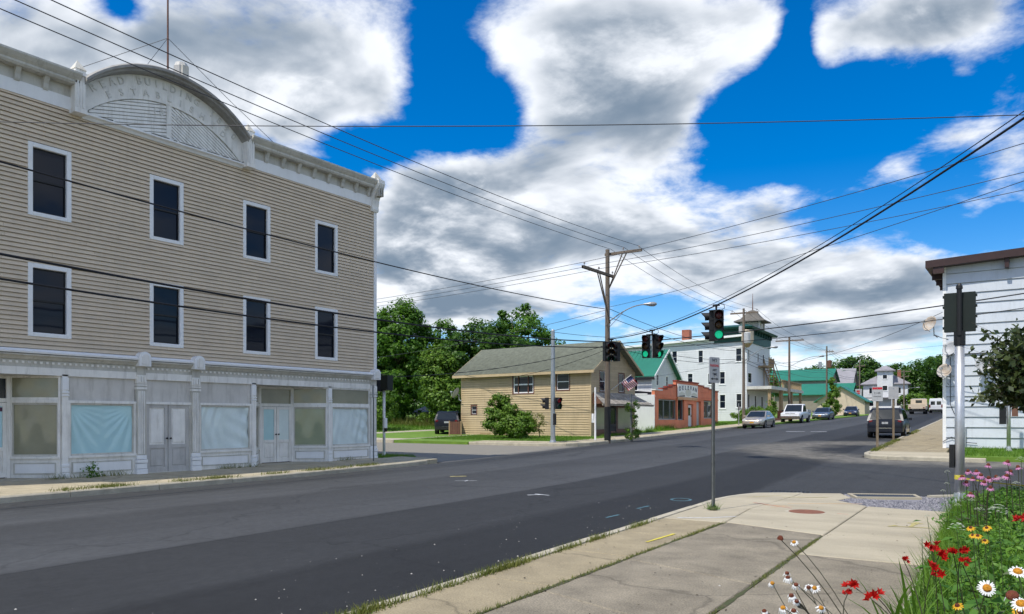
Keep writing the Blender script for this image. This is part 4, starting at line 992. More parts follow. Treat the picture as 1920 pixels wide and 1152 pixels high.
# the wide window: flanking lights
f = FY(0)
for u in (-5.55, -4.75): MB(f).box(u - .03, u + .03, -.04, .02, 2.9, 4.0).build('mullion', M['brown_trim'], tan)
MB(f).box(-8.8, -7.9, -.02, .03, -.02, .32).build('vent_panel', M['wood_raw'], tan)
MB(f).box(-10.6, 0.05, -.01, .035, -.5, -.06).build('foundation', M['kerb'], tan)
# shake awning over the shop front
f = FX(0)
aw = empty('awning', (0, 0, 0)); aw.parent = tan
def awn(u, v):      # v 0 at wall top, 1 at the lip
    x = 1.15 * v; a = .25 - .8 * v; b_ = 5.1 + .9 * v; return (x, a + (b_ - a) * u, 2.86 - .72 * v - .12 * v * (1 - v))
rows_n = 7
for k in range(rows_n):
    v0, v1 = k / rows_n, (k + 1) / rows_n + .05
    for q in range(24):
        u0, u1 = q / 24 + .002 + random.uniform(-.004, .004), (q + 1) / 24 - .002
        p = [awn(u0, v0), awn(u1, v0), awn(u1, v1), awn(u0, v1)]; dz = .02 + .02 * random.random()
        MB().add([p[0], p[1], (p[2][0] + .01, p[2][1], p[2][2] + dz), (p[3][0] + .01, p[3][1], p[3][2] + dz), (p[2][0], p[2][1], p[2][2] - .02), (p[3][0], p[3][1], p[3][2] - .02)], [(0,1,2,3), (3,2,4,5)]).build('shingle', M['grey_shake'], aw)
MB().add([awn(0, 0), awn(1, 0), awn(1, 1), awn(0, 1), (0, .2, 2.1), (0, 5.2, 2.1)], [(3,2,5,4), (0,3,4), (1,5,2)]).build('soffit', M['brown_trim'], aw)
p, q = awn(0, 1), awn(1, 1); MB().box(p[0] - .03, p[0] + .02, p[1], q[1], p[2] - .13, p[2] - .02).build('fascia', M['grey_shake'], aw)
MB(f).box(.35, 5.0, -.02, .045, .0, 2.12).build('shop_front', M['brown_trim'], tan)
for a, b_ in ((.55, 1.9), (3.2, 4.8)): 
    w_ = MB(f).box(a - .05, b_ + .05, .045, .07, .55, 1.95).build('shop_window', M['grey_sid'], tan)
    MB(f).box(a, b_, .07, .075, .6, 1.9).build('pane', M['film_olive'], w_)
panel_door(tan, f, 2.05, 2.95, .05, 2.0, M['black'], M['glass'], n=.05)
MB(f).box(.4, 4.9, .045, .09, .3, .42).build('base_rail', M['brown_trim'], tan)
# flag on its pole
fl = empty('flag', (-22.6 + .05 * 2.45, 41.4 + 2.45, zt_ + 3.05), R(-3), 'small striped flag on a slanted pole below the gable windows', 'flag')
MB().cyl((0, 0, 0), (1.15, .55, .95), .018, .014, 6).build('pole', M['white_trim'], fl)
def fpt(u, v): 
    b0 = Vector((.55, .26, .46)); b1 = Vector((1.1, .52, .91)); p = b0.lerp(b1, 1 - v)
    return tuple(p + Vector((.28, .3, -.42)) * u * 1.25 + Vector((0, .04 * math.sin(u * 7 + v * 3), 0)))
for k in range(13):
    v0, v1 = k / 13, (k + 1) / 13; u0 = .42 if k < 7 else 0
    MB().grid([[fpt(u0 + (1 - u0) * i / 8, v0) for i in range(9)], [fpt(u0 + (1 - u0) * i / 8, v1) for i in range(9)]]).build('stripe', M['flag_red'] if k % 2 == 0 else M['flag_white'], fl)
MB().grid([[fpt(.42 * i / 4, v * 7 / 13 / 4) for i in range(5)] for v in range(5)]).build('canton', M['flag_blue'], fl)
for i in range(5):
    for j in range(4):
        a = Vector(fpt(.05 + i * .08, .06 + j * .12)); MB().box(a.x - .006, a.x + .006, a.y - .008, a.y + .008, a.z - .008, a.z + .008).build('star', M['flag_white'], fl)

# salmon shop with stepped parapet
S3 = R(3.15)
red = empty('salmon_shop', (-23.5, 52.9, .80), S3, 'low salmon painted shop with stepped parapet and town sign', 'shop')
f = FX(0); Wd = 16.0; gs = .028          # the ground climbs along its front
g_ = lambda u: gs * u
steps = [(0, 1.4, 2.95), (1.4, 2.5, 3.08), (2.5, 3.6, 3.25), (3.6, 4.65, 3.42), (4.65, 10.25, 3.80), (10.25, 11.7, 3.62), (11.7, 13.2, 3.5), (13.2, 14.7, 3.38), (14.7, 16, 3.26)]
holes = [(.65, 4.9, .75, 2.32), (4.95, 6.65, .72, 2.40), (7.5, 8.95, -.6, 2.02), (9.7, 11.1, -.6, 2.3), (11.7, 15.0, .85, 2.42)]
for (a, b_, z) in steps:
    rect_holes(red, f, a, b_, -.6, z, [(max(a, p), min(b_, q), r, s) for p, q, r, s in holes if p < b_ and q > a], M['salmon'], 0)
    MB(f).box(a - .04, b_ + .04, -.28, .07, z + .001, z + .10).build('coping', M['red_brick'] if 2.5 < a < 10 else M['white_old'] if a < 1 else M['red_brick'], red)
    MB(f).box(a, b_, -.26, -.02, 2.6, z - .002).build('parapet', M['salmon'], red)
for (p, q, r, s) in holes:   # reveals
    MB(f).box(p - .001, p + .08, -.3, .001, r, s).box(q - .08, q + .001, -.3, .001, r, s).box(p, q, -.3, -.0, s - .001, s + .05).build('reveal', M['salmon'], red)
def shop_pane(a, b_, c_, d_, m, mulls, name='show_window'):
    o = MB(f).box(a, b_, -.22, -.12, c_, c_ + .08).box(a, b_, -.22, -.12, d_ - .06, d_).box(a, a + .07, -.22, -.12, c_ + .08, d_ - .06).box(b_ - .07, b_, -.22, -.12, c_ + .08, d_ - .06).build(name, M['galv'], red)
    xs = [a + .07] + [a + (b_ - a) * t for t in mulls] + [b_ - .07]
    for x, y in zip(xs, xs[1:]): MB(f).box(x + .02, y - .02, -.19, -.18, c_ + .08, d_ - .06).build('pane', m, o)
    for t in mulls: u = a + (b_ - a) * t; MB(f).box(u - .025, u + .025, -.21, -.13, c_ + .08, d_ - .06).build('mullion', M['galv'], o)
shop_pane(.72, 4.85, .75, 2.30, M['glass_shop'], (.36, .7))
shop_pane(4.98, 6.6, .72, 2.38, M['glass'], ())
shop_pane(11.75, 14.95, .85, 2.40, M['glass_shop'], (.5,))
d_ = MB(f).box(7.6, 8.85, -.22, -.15, .18, 1.98).build('door', M['white_far'], red)
MB(f).box(7.9, 8.55, -.149, -.14, 1.1, 1.75).build('pane', M['glass'], d_); MB(f).box(8.65, 8.72, -.15, -.08, 1.0, 1.1).build('handle', M['black'], d_)
d_ = MB(f).box(9.78, 11.02, -.26, -.2, .25, 2.26).build('door', M['transformer'], red)
MB(f).box(9.86, 9.93, -.2, -.13, 1.15, 1.25).build('handle', M['black'], d_)
MB(f).box(0, 16, .0, .05, 2.46, 2.56).build('string_course', M['salmon'], red)
mb = MB(f)
for a, b_, c_, d_ in ((.6, 4.2, 2.62, 2.9), (11.0, 15.4, 2.62, 2.66), (11.0, 15.4, 3.1, 3.14)): mb.box(a, b_, .0, .03, c_, d_)
mb.build('parapet_panel', M['salmon'], red)
MB(FY(0)).box(-9, -.01, -.0, .05, -.7, 2.62).build('side_wall', M['white_far'], red)
MB(FY(0)).box(-9.1, -.6, -.05, .07, 2.63, 2.72).build('side_coping', M['white_trim'], red)
MB().box(-12, -.29, .03, 16, 2.5, 2.6).build('roof', M['tar_roof'], red)
MB().box(-12, -.3, 15.9, 16, -.6, 2.5).box(-12, -11.9, .03, 15.9, -.6, 2.5).build('back_wall', M['salmon'], red)
MB().box(-6, -2.2, .4, 5, 2.6, 3.0).build('low_lean_to', M['tar_roof'], red)
# its sign
sg = empty('town_sign', (-23.5 - .055 * 7.2 + .08, 52.9 + 7.2, .8 + 2.98), S3, 'white painted town sign with arched dark lettering on the salmon parapet', 'sign')
M['sign_cream'] = mat('sign_cream', (.88, .86, .78), .6, .10, 2.)
M['sign_navy'] = mat('sign_navy', (.03, .035, .09), .6, .1, 4.); M['sign_scene'] = mat('sign_scene', (.72, .67, .52), .6, .3, 3., c2=(.60, .62, .55)); M['sign_strip'] = mat('sign_strip', (.62, .26, .10), .6, .25, 3., c2=(.62, .44, .26))
f = FX(0)
MB(f).box(-2.5, 2.5, 0, .05, -.40, .62).build('board', M['sign_cream'], sg)
MB(f).box(-2.5, 2.5, 0, .045, -.62, -.41).build('lower_strip', M['sign_strip'], sg)
for k, ch_ in enumerate('DELEVAN'): 
    u = -2.0 + k * .667; text('letter', ch_, .46, M['sign_navy'], sg, (.055, u, .36 - .035 * (u * u) / 1.2), (R(90), R(0) + .07 * u, R(90)), .004, bold=.012, sx=1.35)
pts = [(.72 * math.cos(t), .31 * math.sin(t) - .03) for t in [2 * math.pi * k / 24 for k in range(24)]]
MB(f).prism([(u, .05, z) for u, z in pts], (0, .006, 0)).build('emblem', M['sign_scene'], sg)
mb = MB(f)
for s in (-1, 1): mb.prism([(s * 2.4, .05, -.33), (s * .9, .05, -.25), (s * .75, .05, -.30), (s * .9, .05, -.36), (s * 2.4, .05, -.39)], (0, .006, 0))
mb.build('scroll_mark', M['sign_ink'], sg)
mb = MB(f)
for s in (-1, 1): mb.prism([(s * 2.3, .05, -.12), (s * 1.5, .05, .02), (s * .8, .05, -.1), (s * .85, .05, -.22), (s * 2.3, .05, -.28)], (0, .005, 0))
mb.build('painted_scene', M['sign_scene'], sg)

# white house with green metal roof behind the salmon shop
gh = gable_house('green_roof_house', (-31.45, 70.0, .95), S3, 9.5, 7.1, 5.1, 7.6, M['white_far'], M['green_metal'],
    'white house with green standing seam roof behind the salmon shop', .22, [(-2.4, -1.4, 3.4, 5.0), (-4.6, -3.4, 3.4, 5.0)], [(1.2, 1.95, 3.95, 5.15), (3.9, 4.7, 3.95, 5.1)], M['white_trim'], over=.45, rake=.5, th=.1, trim_m=None)
for k in range(24):
    xx = -9.9 + k * .45; MB().prism([(xx, -.46, 4.62 + .14), (xx, 3.55, 7.6 + .155), (xx, 3.55, 7.6 + .20), (xx, -.46, 4.62 + .19)], (.04, 0, 0)).build('roof_seam', M['green_metal'], gh)
MB().prism([(.5, -.5, 4.66), (.5, 3.55, 7.5), (.5, 7.6, 4.66), (.5, 7.6, 4.9), (.5, 3.55, 7.74), (.5, -.5, 4.9)], (.05, 0, 0)).build('barge_board', M['white_trim'], gh)
MB().box(-9.9, .5, -.52, -.47, 4.5, 4.74).build('gutter', M['black'], gh)
MB().box(-4.9, -.2, -1.9, -.05, -.5, 2.2).build('porch_block', M['white_far'], gh)
mb = MB(); mb.cyl((-.6, -.9, 2.2), (-.6, -.9, 2.75), .28, .3, 8); mb.build('roof_vent', M['brick'], gh)

# white hotel with green crowned corner tower
ht = empty('hotel', (-26.65, 84.5, 1.35), S3, 'large white three storey hotel with dark green tower crown and porch', 'hotel')
f = FY(0); Z = lambda z: z - 1.35
hw = [(-5.5, -4.85, 7.95, 9.45), (-6.75, -6.05, 5.75, 6.85), (-3.05, -2.35, 5.45, 6.95), (-4.4, -3.75, 5.45, 6.8), (-3.05, -2.3, 2.72, 4.38), (-1.2, -.5, 2.8, 4.45), (-8.6, -7.9, 8.0, 9.5), (-12.3, -11.6, 5.6, 7.0), (-1.25, -.5, 7.9, 9.5)]
hw = [(a, b_, Z(c_), Z(d_)) for a, b_, c_, d_ in hw]
rect_holes(ht, f, -20, 0, -.6, Z(10.0), [(a + .02, b_ - .02, c_ + .02, d_ - .02) for a, b_, c_, d_ in hw], M['white_far'], 0)
boards(ht, f, -20, 0, 0, Z(10.0), .25, hw, M['white_far'], join=True)
for a, b_, c_, d_ in hw: window(ht, f, a, b_, c_, d_, M['white_trim'], M['white_far'], M['glass'], .08, .03, .08)
MB(f).add([(-20, 0, Z(9.7)), (0, 0, Z(10.0)), (0, 0, Z(10.7)), (-20, 0, Z(9.9))], [(0,1,2,3)]).build('upper_wall', M['white_far'], ht)
MB().add([(-20.3, -.55, Z(9.75)), (-.1, -.55, Z(10.72)), (-.1, 11, Z(10.72)), (-20.3, 11, Z(9.75)), (-20.3, -.55, Z(9.98)), (-.1, -.55, Z(10.95)), (-.1, 11, Z(10.95)), (-20.3, 11, Z(9.98))], [(0,1,2,3), (4,5,6,7), (0,1,5,4), (1,2,6,5), (3,0,4,7)]).build('roof', M['white_trim'], ht)
MB().box(-20, -19.9, .01, 10.8, -.6, Z(9.7)).box(-20, -.1, 10.7, 10.8, -.6, Z(9.9)).build('back_wall', M['white_far'], ht)
MB().box(-7.8, -6.9, 1.2, 2.1, Z(10.4), Z(12.0)).build('chimney', M['brick'], ht)
# front
f = FX(0)
fw = [(.5, 1.2, Z(8.0), Z(9.4)), (4.7, 5.4, Z(8.1), Z(9.3)), (.4, 2.2, Z(5.6), Z(6.8)), (7.2, 8.0, Z(8.1), Z(9.3)), (.35, 1.25, Z(2.8), Z(4.4)), (3.4, 4.3, Z(2.3), Z(4.3)), (6.5, 7.4, Z(2.3), Z(4.3))]
rect_holes(ht, f, 0, 10.8, -.6, Z(10.7), [(a + .02, b_ - .02, c_ + .02, d_ - .02) for a, b_, c_, d_ in fw], M['white_far'], 0)
boards(ht, f, 0, 10.8, 0, Z(10.2), .25, fw, M['white_far'], join=True)
for a, b_, c_, d_ in fw: window(ht, f, a, b_, c_, d_, M['white_trim'], M['black'], M['glass'], .08, .03, .08)
# green crown flaring out, with a corner oriel below it
mb = MB(); 
def ring(x0, x1, y0, y1, z): return [(x0, y0, z), (x1, y0, z), (x1, y1, z), (x0, y1, z)]
def loft(mb, rings):
    vs = [p for r in rings for p in r]; n = len(rings[0]); fs = []
    for k in range(len(rings) - 1): fs += [(k*n+i, k*n+(i+1) % n, (k+1)*n+(i+1) % n, (k+1)*n+i) for i in range(n)]
    fs += [tuple(range(n-1, -1, -1)), tuple(range((len(rings)-1)*n, len(rings)*n))]; return mb.add(vs, fs)
loft(mb, [ring(-3.6, .12, -.12, 10.9, Z(10.15)), ring(-3.6, .16, -.16, 10.9, Z(11.55))]); mb.build('tower_crown', M['green_paint'], ht)
mb = MB(); loft(mb, [ring(-4.0, .75, -.75, 11.4, Z(11.551)), ring(-4.1, .85, -.85, 11.5, Z(11.75)), ring(-3.3, .1, .1, 10.5, Z(12.05))]); mb.build('crown_eave', M['green_paint'], ht)
for k in range(9): MB(f).box(.6 + k * 1.2, .72 + k * 1.2, .16, .4, Z(11.1), Z(11.55)).build('crown_bracket', M['green_paint'], ht)
o = MB().lathe([(.55, Z(9.9)), (.68, Z(10.2)), (.68, Z(11.3)), (.6, Z(11.4))], (0.1, -.1, 0), 8).build('corner_oriel', M['cream_sid'], ht)
MB().lathe([(.2, Z(9.5)), (.55, Z(9.899))], (0.1, -.1, 0), 8).build('oriel_base', M['wood_raw'], o)
# belfry with curved cap and spike
bc = (-.5, 4.6)
mb = MB()
for sx in (-1, 1):
    for sy in (-1, 1): mb.box(bc[0] + sx * 1.0 - .12, bc[0] + sx * 1.0 + .12, bc[1] + sy * 1.0 - .12, bc[1] + sy * 1.0 + .12, Z(11.9), Z(12.75))
mb.box(bc[0] - .85, bc[0] + .85, bc[1] - .85, bc[1] + .85, Z(11.9), Z(12.7))
o = mb.build('belfry', M['white_dirty'], ht)
mb = MB(); loft(mb, [ring(bc[0] - r, bc[0] + r, bc[1] - r, bc[1] + r, Z(z)) for r, z in ((1.75, 12.72), (1.7, 12.85), (1.1, 13.15), (.72, 13.6), (.4, 14.05), (.1, 14.2))]); mb.build('cap', M['dark_cap'], o)
MB().cyl((*bc, Z(14.15)), (*bc, Z(16.1)), .07, .02, 6).build('spike', M['brown_trim'], o)
# porch along the street and the outside stair
pc = empty('porch', (0, 0, 0)); pc.parent = ht
MB().box(.05, 2.7, -.2, 17.5, Z(4.85), Z(5.2)).build('roof', M['white_dirty'], pc)
MB().box(.05, 2.6, 0, 17.2, -.5, .35).build('deck', M['brick'], pc)
for y in (.2, 5.6, 6.1, 11.5, 17.0): 
    c_ = MB().box(2.25, 2.55, y - .13, y + .13, .36, Z(4.85)).build('column', M['wood_raw'], pc)
    MB().box(2.1, 2.68, y - .28, y + .28, .352, 1.2).build('pier', M['brick'], pc)
MB().box(-.05, 0.0, .02, 10.7, .36, .4).build('sill_line', M['cornice'], pc)
for y in np.arange(6.0, 17.4, .32): MB().box(2.45, 2.5, y - .025, y + .025, Z(5.2), Z(6.0)).build('baluster', M['wood_raw'], pc)
MB().box(2.42, 2.53, 5.9, 17.4, Z(6.0), Z(6.12)).build('handrail', M['wood_raw'], pc)
for k in range(3): MB().box(2.7, 3.0 + .3 * (2 - k), 7.2, 9.2, -.5 + .25 * k, -.25 + .25 * k).build('step', M['brick'], pc)
st = empty('outside_stair', (0, 0, 0)); st.parent = ht
MB().box(.05, 1.3, 4.9, 7.4, Z(7.6), Z(7.75)).build('landing', M['wood_raw'], st)
for k in range(9):
    t = k / 8; MB().box(.15, 1.25, 7.4 + 3.2 * t, 7.75 + 3.2 * t, Z(7.6 - 2.2 * t), Z(7.66 - 2.2 * t)).build('tread', M['wood_raw'], st)
mb = MB()
for x in (.12, 1.22): mb.prism([(x, 7.3, Z(7.45)), (x, 11.1, Z(5.15)), (x, 11.1, Z(5.4)), (x, 7.3, Z(7.75))], (.06, 0, 0)).prism([(x, 7.3, Z(8.5)), (x, 11.1, Z(6.2)), (x, 11.1, Z(6.32)), (x, 7.3, Z(8.62))], (.06, 0, 0))
mb.build('stringer', M['wood_raw'], st)
for x, y, z0, z1 in ((1.2, 4.95, 5.2, 8.7), (1.2, 7.3, 5.2, 8.7), (.1, 7.3, 5.2, 8.7), (1.2, 11.0, 5.2, 6.4)): MB().box(x, x + .1, y, y + .1, Z(z0), Z(z1)).build('stair_post', M['wood_raw'], st)
for k in range(10): MB().box(1.22, 1.27, 5.0 + k * .25, 5.06 + k * .25, Z(7.75), Z(8.6)).build('baluster', M['wood_raw'], st)

# grey shop group with green roofs and the barn behind
def far_w(a, b_, c_, d_): return (a, b_, c_, d_)
gh1 = gable_house('grey_shop', (-28.2, 148, 2.5), S3, 13, 7.4, 3.7, 5.5, M['grey_sid'], M['green_metal'], 'grey shop with long green roof and white side windows', 0, [(-3.0, -1.4, .5, 1.9), (-1.3, -.2, .5, 1.9)], [(1.2, 2.2, .8, 2.2), (4.8, 5.8, .8, 2.2)], M['white_far'], over=.6, rake=.6, cat='shop')
gh2 = gable_house('tall_grey_shop', (-32.9, 154.5, 2.5), S3, 16, 9.0, 6.6, 8.7, M['grey_sid'], M['green_metal'], 'taller grey building with green roof behind the grey shop', 0, [], [(3.5, 4.5, 4.2, 5.4)], M['white_far'], over=.5, rake=.5, cat='building')
MB(FY(0)).box(-15, -.2, .0, .03, 4.2, 5.6).build('light_panel', M['cream_sid'], gh2)
gh3 = gable_house('grey_barn', (-31.6, 168, 2.9), S3, 12, 8.0, 6.0, 9.0, M['grey_sid'], M['grey_roof'], 'barn with pale grey steep roof between the green roofs and the trees', 0, [], [(3.5, 4.5, 5.2, 6.4)], M['white_far'], over=.4, rake=.4, cat='barn')
gh4 = gable_house('cream_wing', (-29.6, 130, 2.1), R(93), 7, 7.0, 2.4, 4.6, M['cream_sid'], M['green_metal'], 'low cream shop wing with green roof and hanging plants', 0, [(-3, -2, .6, 1.8)], [(1.0, 2.0, .6, 1.8)], M['white_far'], over=.5, rake=.5, cat='shop')
gh4.rotation_euler.z = R(-86)
# far white house closing the street
fh = empty('far_white_house', (-27.4, 181.5, 3.35), R(6), 'distant white house with square front tower closing the street', 'house')
f = FY(0)
ww = [(-3.2, -2.2, 3.6, 5.0), (2.1, 3.1, 3.6, 5.0), (-3.2, -2.2, .9, 2.3), (2.1, 3.1, .9, 2.3)]
rect_holes(fh, f, -4.3, 4.3, -.8, 5.6, ww, M['white_far'], 0)
for w_ in ww: window(fh, f, *w_, M['white_trim'], M['black'], M['glass'], .1, .04, .1)
MB().box(-4.3, -4.2, .01, 9, -.8, 5.6).box(4.2, 4.3, .01, 9, -.8, 5.6).box(-4.2, 4.2, 8.9, 9, -.8, 5.6).build('wall', M['white_far'], fh)
mb = MB(); loft(mb, [ring(-4.9, 4.9, -.6, 9.6, 5.6), ring(-4.9, 4.9, -.6, 9.6, 5.75), ring(-1.2, 1.2, 3.5, 5.5, 8.0)]); mb.build('roof', M['grey_roof'], fh)
f2 = FY(-1.1)
tw = [(-.55, .55, 4.2, 5.4), (-.5, .5, 6.7, 7.7)]
rect_holes(fh, f2, -1.5, 1.5, -.8, 8.4, tw, M['white_far'], 0, 'tower')
for w_ in tw: window(fh, f2, *w_, M['white_trim'], M['black'], M['glass'], .1, .04, .1)
MB().box(-1.5, -1.42, -1.09, 2, -.8, 8.4).box(1.42, 1.5, -1.09, 2, -.8, 8.4).box(-1.42, 1.42, 1.9, 2, 5, 8.4).build('tower_wall', M['white_far'], fh)
mb = MB(); loft(mb, [ring(-2.0, 2.0, -1.6, 2.4, 8.4), ring(-2, 2, -1.6, 2.4, 8.6), ring(-.3, .3, .1, .7, 9.6)]); mb.build('tower_roof', M['grey_roof'], fh)
MB().box(2.2, 2.9, 4, 4.7, 6.5, 8.9).build('chimney', M['brick'], fh)
MB().box(-4.0, 4.0, -2.6, -1.15, 2.6, 2.8).build('porch_roof', M['grey_roof'], fh)
for x in (-3.8, -1.4, 1.4, 3.8): MB().box(x - .1, x + .1, -2.5, -2.3, -.8, 2.6).build('porch_post', M['white_far'], fh)
MB().box(-4, 4, -2.5, -2.42, .1, .9).build('porch_rail', M['white_trim'], fh)
an_ = gable_house('white_annex', (-32.4, 180.5, 3.3), R(6), 4, 5, 2.5, 3.9, M['white_far'], M['grey_roof'], 'small white annex beside the distant white house', 0, [(-3.2, -1.2, .8, 1.6)], [], M['white_trim'], cat='house')
# vertical red lettered sign on the barn side
vs_ = empty('hanging_sign', (-27.2, 150.6, 4.0), S3, 'tall white projecting sign with red lettering near the grey shop', 'sign')
MB(FY(0)).box(-.55, .65, -.1, .1, .2, 3.0).build('panel', M['sign_white'], vs_)
for k in range(5): MB(FY(0)).box(-.25, .3, .1, .12, .95 + k * .38, 1.22 + k * .38).build('lettering', M['sign_red'], vs_)
MB(FY(0)).box(-1.2, -.55, -.04, .04, 2.2, 2.3).build('bracket', M['black'], vs_)
# red awning below
MB(FY(0)).prism([(-.9, 0, -.5), (.9, 0, -.5), (.9, 0, -.15), (-.9, 0, .05)], (0, .8, 0)).build('red_canopy', M['sign_red'], vs_)

# small grey sheds among the trees
sh1 = gable_house('grey_shed', (-50.5, 52.5, 1.05), R(20), 4.5, 4.0, 2.6, 3.6, M['grey_roof'], M['wood_raw'], 'small grey shed with brown roof at the edge of the trees', 0, [], [], M['white_far'], cat='shed')
sh2 = gable_house('low_white_shed', (-47.0, 57.0, 1.0), R(-10), 4.5, 3.0, 1.25, 1.7, M['white_far'], M['grey_roof'], 'low white shed half hidden by tall grass', 0, [(-3.5, -3.0, .2, .8), (-2.3, -1.8, .2, .8)], [], M['white_far'], cat='shed')

# white sided building on the opposite corner
wb = empty('white_building', (-3.3, 36.5, .34), 0, 'tall white sided building with dark brown eaves and satellite dishes', 'building')
f = FY(0); Wb = 16
slope_t = lambda u: 7.72 + .028 * u
MB(f).add([(0, -.01, -.6), (Wb, -.01, -.6), (Wb, -.01, 8.3), (0, -.01, 7.75)], [(0,1,2,3)]).build('wall', M['white_sid'], wb)
MB().box(0, .02, .02, 12, -.6, 7.7).build('street_wall', M['white_sid'], wb); MB().box(Wb - .02, Wb, .02, 12, -.6, 8.2).box(.02, Wb - .02, 11.98, 12, -.6, 8.0).build('wall', M['white_sid'], wb)
n_b = 18; ch = 7.62 / n_b
for k in range(n_b):
    a, b_ = .08 + k * ch, .08 + (k + 1) * ch
    MB(f).add([(.1, .012, b_), (Wb, .012, b_), (Wb, .055, a + .03), (.1, .055, a + .03), (.1, 0, a + .03), (Wb, 0, a + .03)], [(0,1,2,3), (3,2,5,4)]).build('siding_board', M['white_sid'], wb)
MB(f).box(-.03, .1, -.1, .045, -.02, 7.7).build('corner_board', M['white_trim'], wb)
MB(f).box(-.1, Wb, -.02, .02, -.6, .075).build('foundation', M['brick'], wb)
mb = MB(); mb.add([(-.62, -.5, 7.55), (Wb + .5, -.5, 8.25), (Wb + .5, 12.4, 8.25), (-.62, 12.4, 7.55), (-.62, -.5, 7.85), (Wb + .5, -.5, 8.55), (Wb + .5, 12.4, 8.55), (-.62, 12.4, 7.85)], [(0,1,2,3), (4,5,6,7), (0,1,5,4), (1,2,6,5), (2,3,7,6), (3,0,4,7)])
mb.build('roof', M['dark_trim'], wb)
for k in range(6): MB().box(-.55, -.02, 1.2 + k * 1.6, 1.32 + k * 1.6, 7.3, 7.58).build('eave_bracket', M['dark_trim'], wb)
MB().box(-.35, .05, -.45, -.3, 7.3, 7.6).build('eave_bracket', M['dark_trim'], wb); MB().box(2.15, 2.3, -.4, -.05, 7.3, 7.65).build('eave_bracket', M['dark_trim'], wb)
MB(f).box(3.2, 3.8, .03, .06, 6.9, 7.4).build('vent', M['door_grey'], wb)
MB(f).box(.42, .62, .03, .15, 1.25, 1.55).build('meter_box', M['door_grey'], wb)
MB(f).tube([(.55, .06, 1.25), (.6, .08, .7), (.62, .08, 0.0)], .03).tube([(.15, .06, 3.8), (.2, .06, 3.95), (2.5, .06, 3.98)], .02, 5).tube([(.25, .06, 3.85), (.25, .06, 1.9), (.4, .07, 1.5)], .012, 5).tube([(-.02, .08, .35), (.3, .10, .55), (.6, .1, .35), (1.2, .1, .3)], .014, 5).build('conduit', M['wire'], wb)
MB(f).box(.72, .82, .05, .12, -.5, .95).build('meter_pipe', M['galv'], wb)
def dish(loc, rz, tilt, label, m, rad=.3, arm=True):
    o = empty('satellite_dish', loc, rz, label, 'satellite dish', 'satellite dishes on the white building')
    ca, sa = math.cos(tilt), -math.sin(tilt)
    prof = [(rad * k / 6, .16 * (k / 6) ** 2) for k in range(1, 7)]
    mb = MB(); vs = []; n = 18
    tf = lambda p: (p[0], p[1] * ca - p[2] * sa, p[1] * sa + p[2] * ca)
    for r, z in [(.001, 0)] + prof + [(rad, .15)]:
        for i in range(n): t = 2 * math.pi * i / n; vs.append(tf((r * math.cos(t), -z, 1.12 * r * math.sin(t))))
    fs = [(k*n+i, k*n+(i+1) % n, (k+1)*n+(i+1) % n, (k+1)*n+i) for k in range(7) for i in range(n)]
    mb.add(vs, fs).build('reflector', m, o, smooth=True)
    mb = MB(); mb.tube([tf((0, 0, -rad)), tf((0, -.35, -rad * .9)), tf((0, -.48, -rad * .3))], .014, 5); mb.build('feed_arm', M['dish'], o)
    e = tf((0, -.48, -rad * .25)); MB().box(e[0] - .05, e[0] + .05, e[1] - .08, e[1] + .05, e[2] - .04, e[2] + .04).build('receiver', M['dish'], o)
    MB().tube([tf((0, .02, 0)), (0, .12, -.05), (0, .14, -.45)], .022, 6).tube([(0, .14, -.40), (0, .34, -.5)], .02, 6).build('mast', M['galv'], o)
    return o
wy = 36.5
d1 = dish((-3.72, wy - .15, 5.55), R(-32), R(22), 'rust stained satellite dish jutting from the building corner, highest', M['dish_rust'])
MB().tube([(.0, .14, -.4), (.25, .3, -.55), (.45, .40, -.6)], .02, 6).build('wall_arm', M['galv'], d1)
dish((-2.98, wy - .36, 4.45), R(-25), R(28), 'plain grey satellite dish on the siding under the rusty one', M['dish'])
dish((-3.2, wy - .36, 3.55), R(-15), R(25), 'round satellite dish with orange stains on the building edge, lowest', M['dish_rust'], .28)
dish((-1.9, wy - .38, 3.75), R(20), R(25), 'grey satellite dish on the siding behind the aluminium pole', M['dish'])
# dish on the tan house
dt = dish((-33.25, 41.7, 3.35), R(-80), R(30), 'grey satellite dish on the back corner of the tan house', M['dish'], .36)
# ------------------------------------------------------------------ utility poles
def upole(loc, hgt, label, arms=(), r=.16, group='wooden utility poles along the street', name='utility_pole', lean=(0, 0)):
    o = empty(name, loc, 0, label, 'utility pole', group)
    MB().cyl((0, 0, -.4), (lean[0], lean[1], hgt), r, r * .66, 12).build('shaft', M['pole'], o, smooth=False)
    for (z, ang, a, b_, br) in arms:            # arm along direction ang from a to b
        ca, sa = math.cos(ang), math.sin(ang); fr = lambda u, n, zz, ca=ca, sa=sa: (ca * u - sa * n, sa * u + ca * n, zz)
        am = MB(fr).box(a, b_, .14, .25, z - .07, z + .07).build('crossarm', M['pole'], o)
        if br:
            for q in (0, .35): MB().cyl(fr(0, .16, z - br), fr((a + b_) * .75 * .62 + q * .0 + (.25 if q else 0), .2, z - .07), .035, .035, 6).build('brace', M['pole'], am)
        for u in ([a + .15 + (b_ - a - .3) * k / 2 for k in range(3)] if b_ - a > 1 else []):
            MB(fr).lathe([(.012, z + .07), (.012, z + .16), (.045, z + .17), (.05, z + .24), (.02, z + .27)], (u, .2, 0), 8).build('insulator', M['ceramic'], am)
    return o
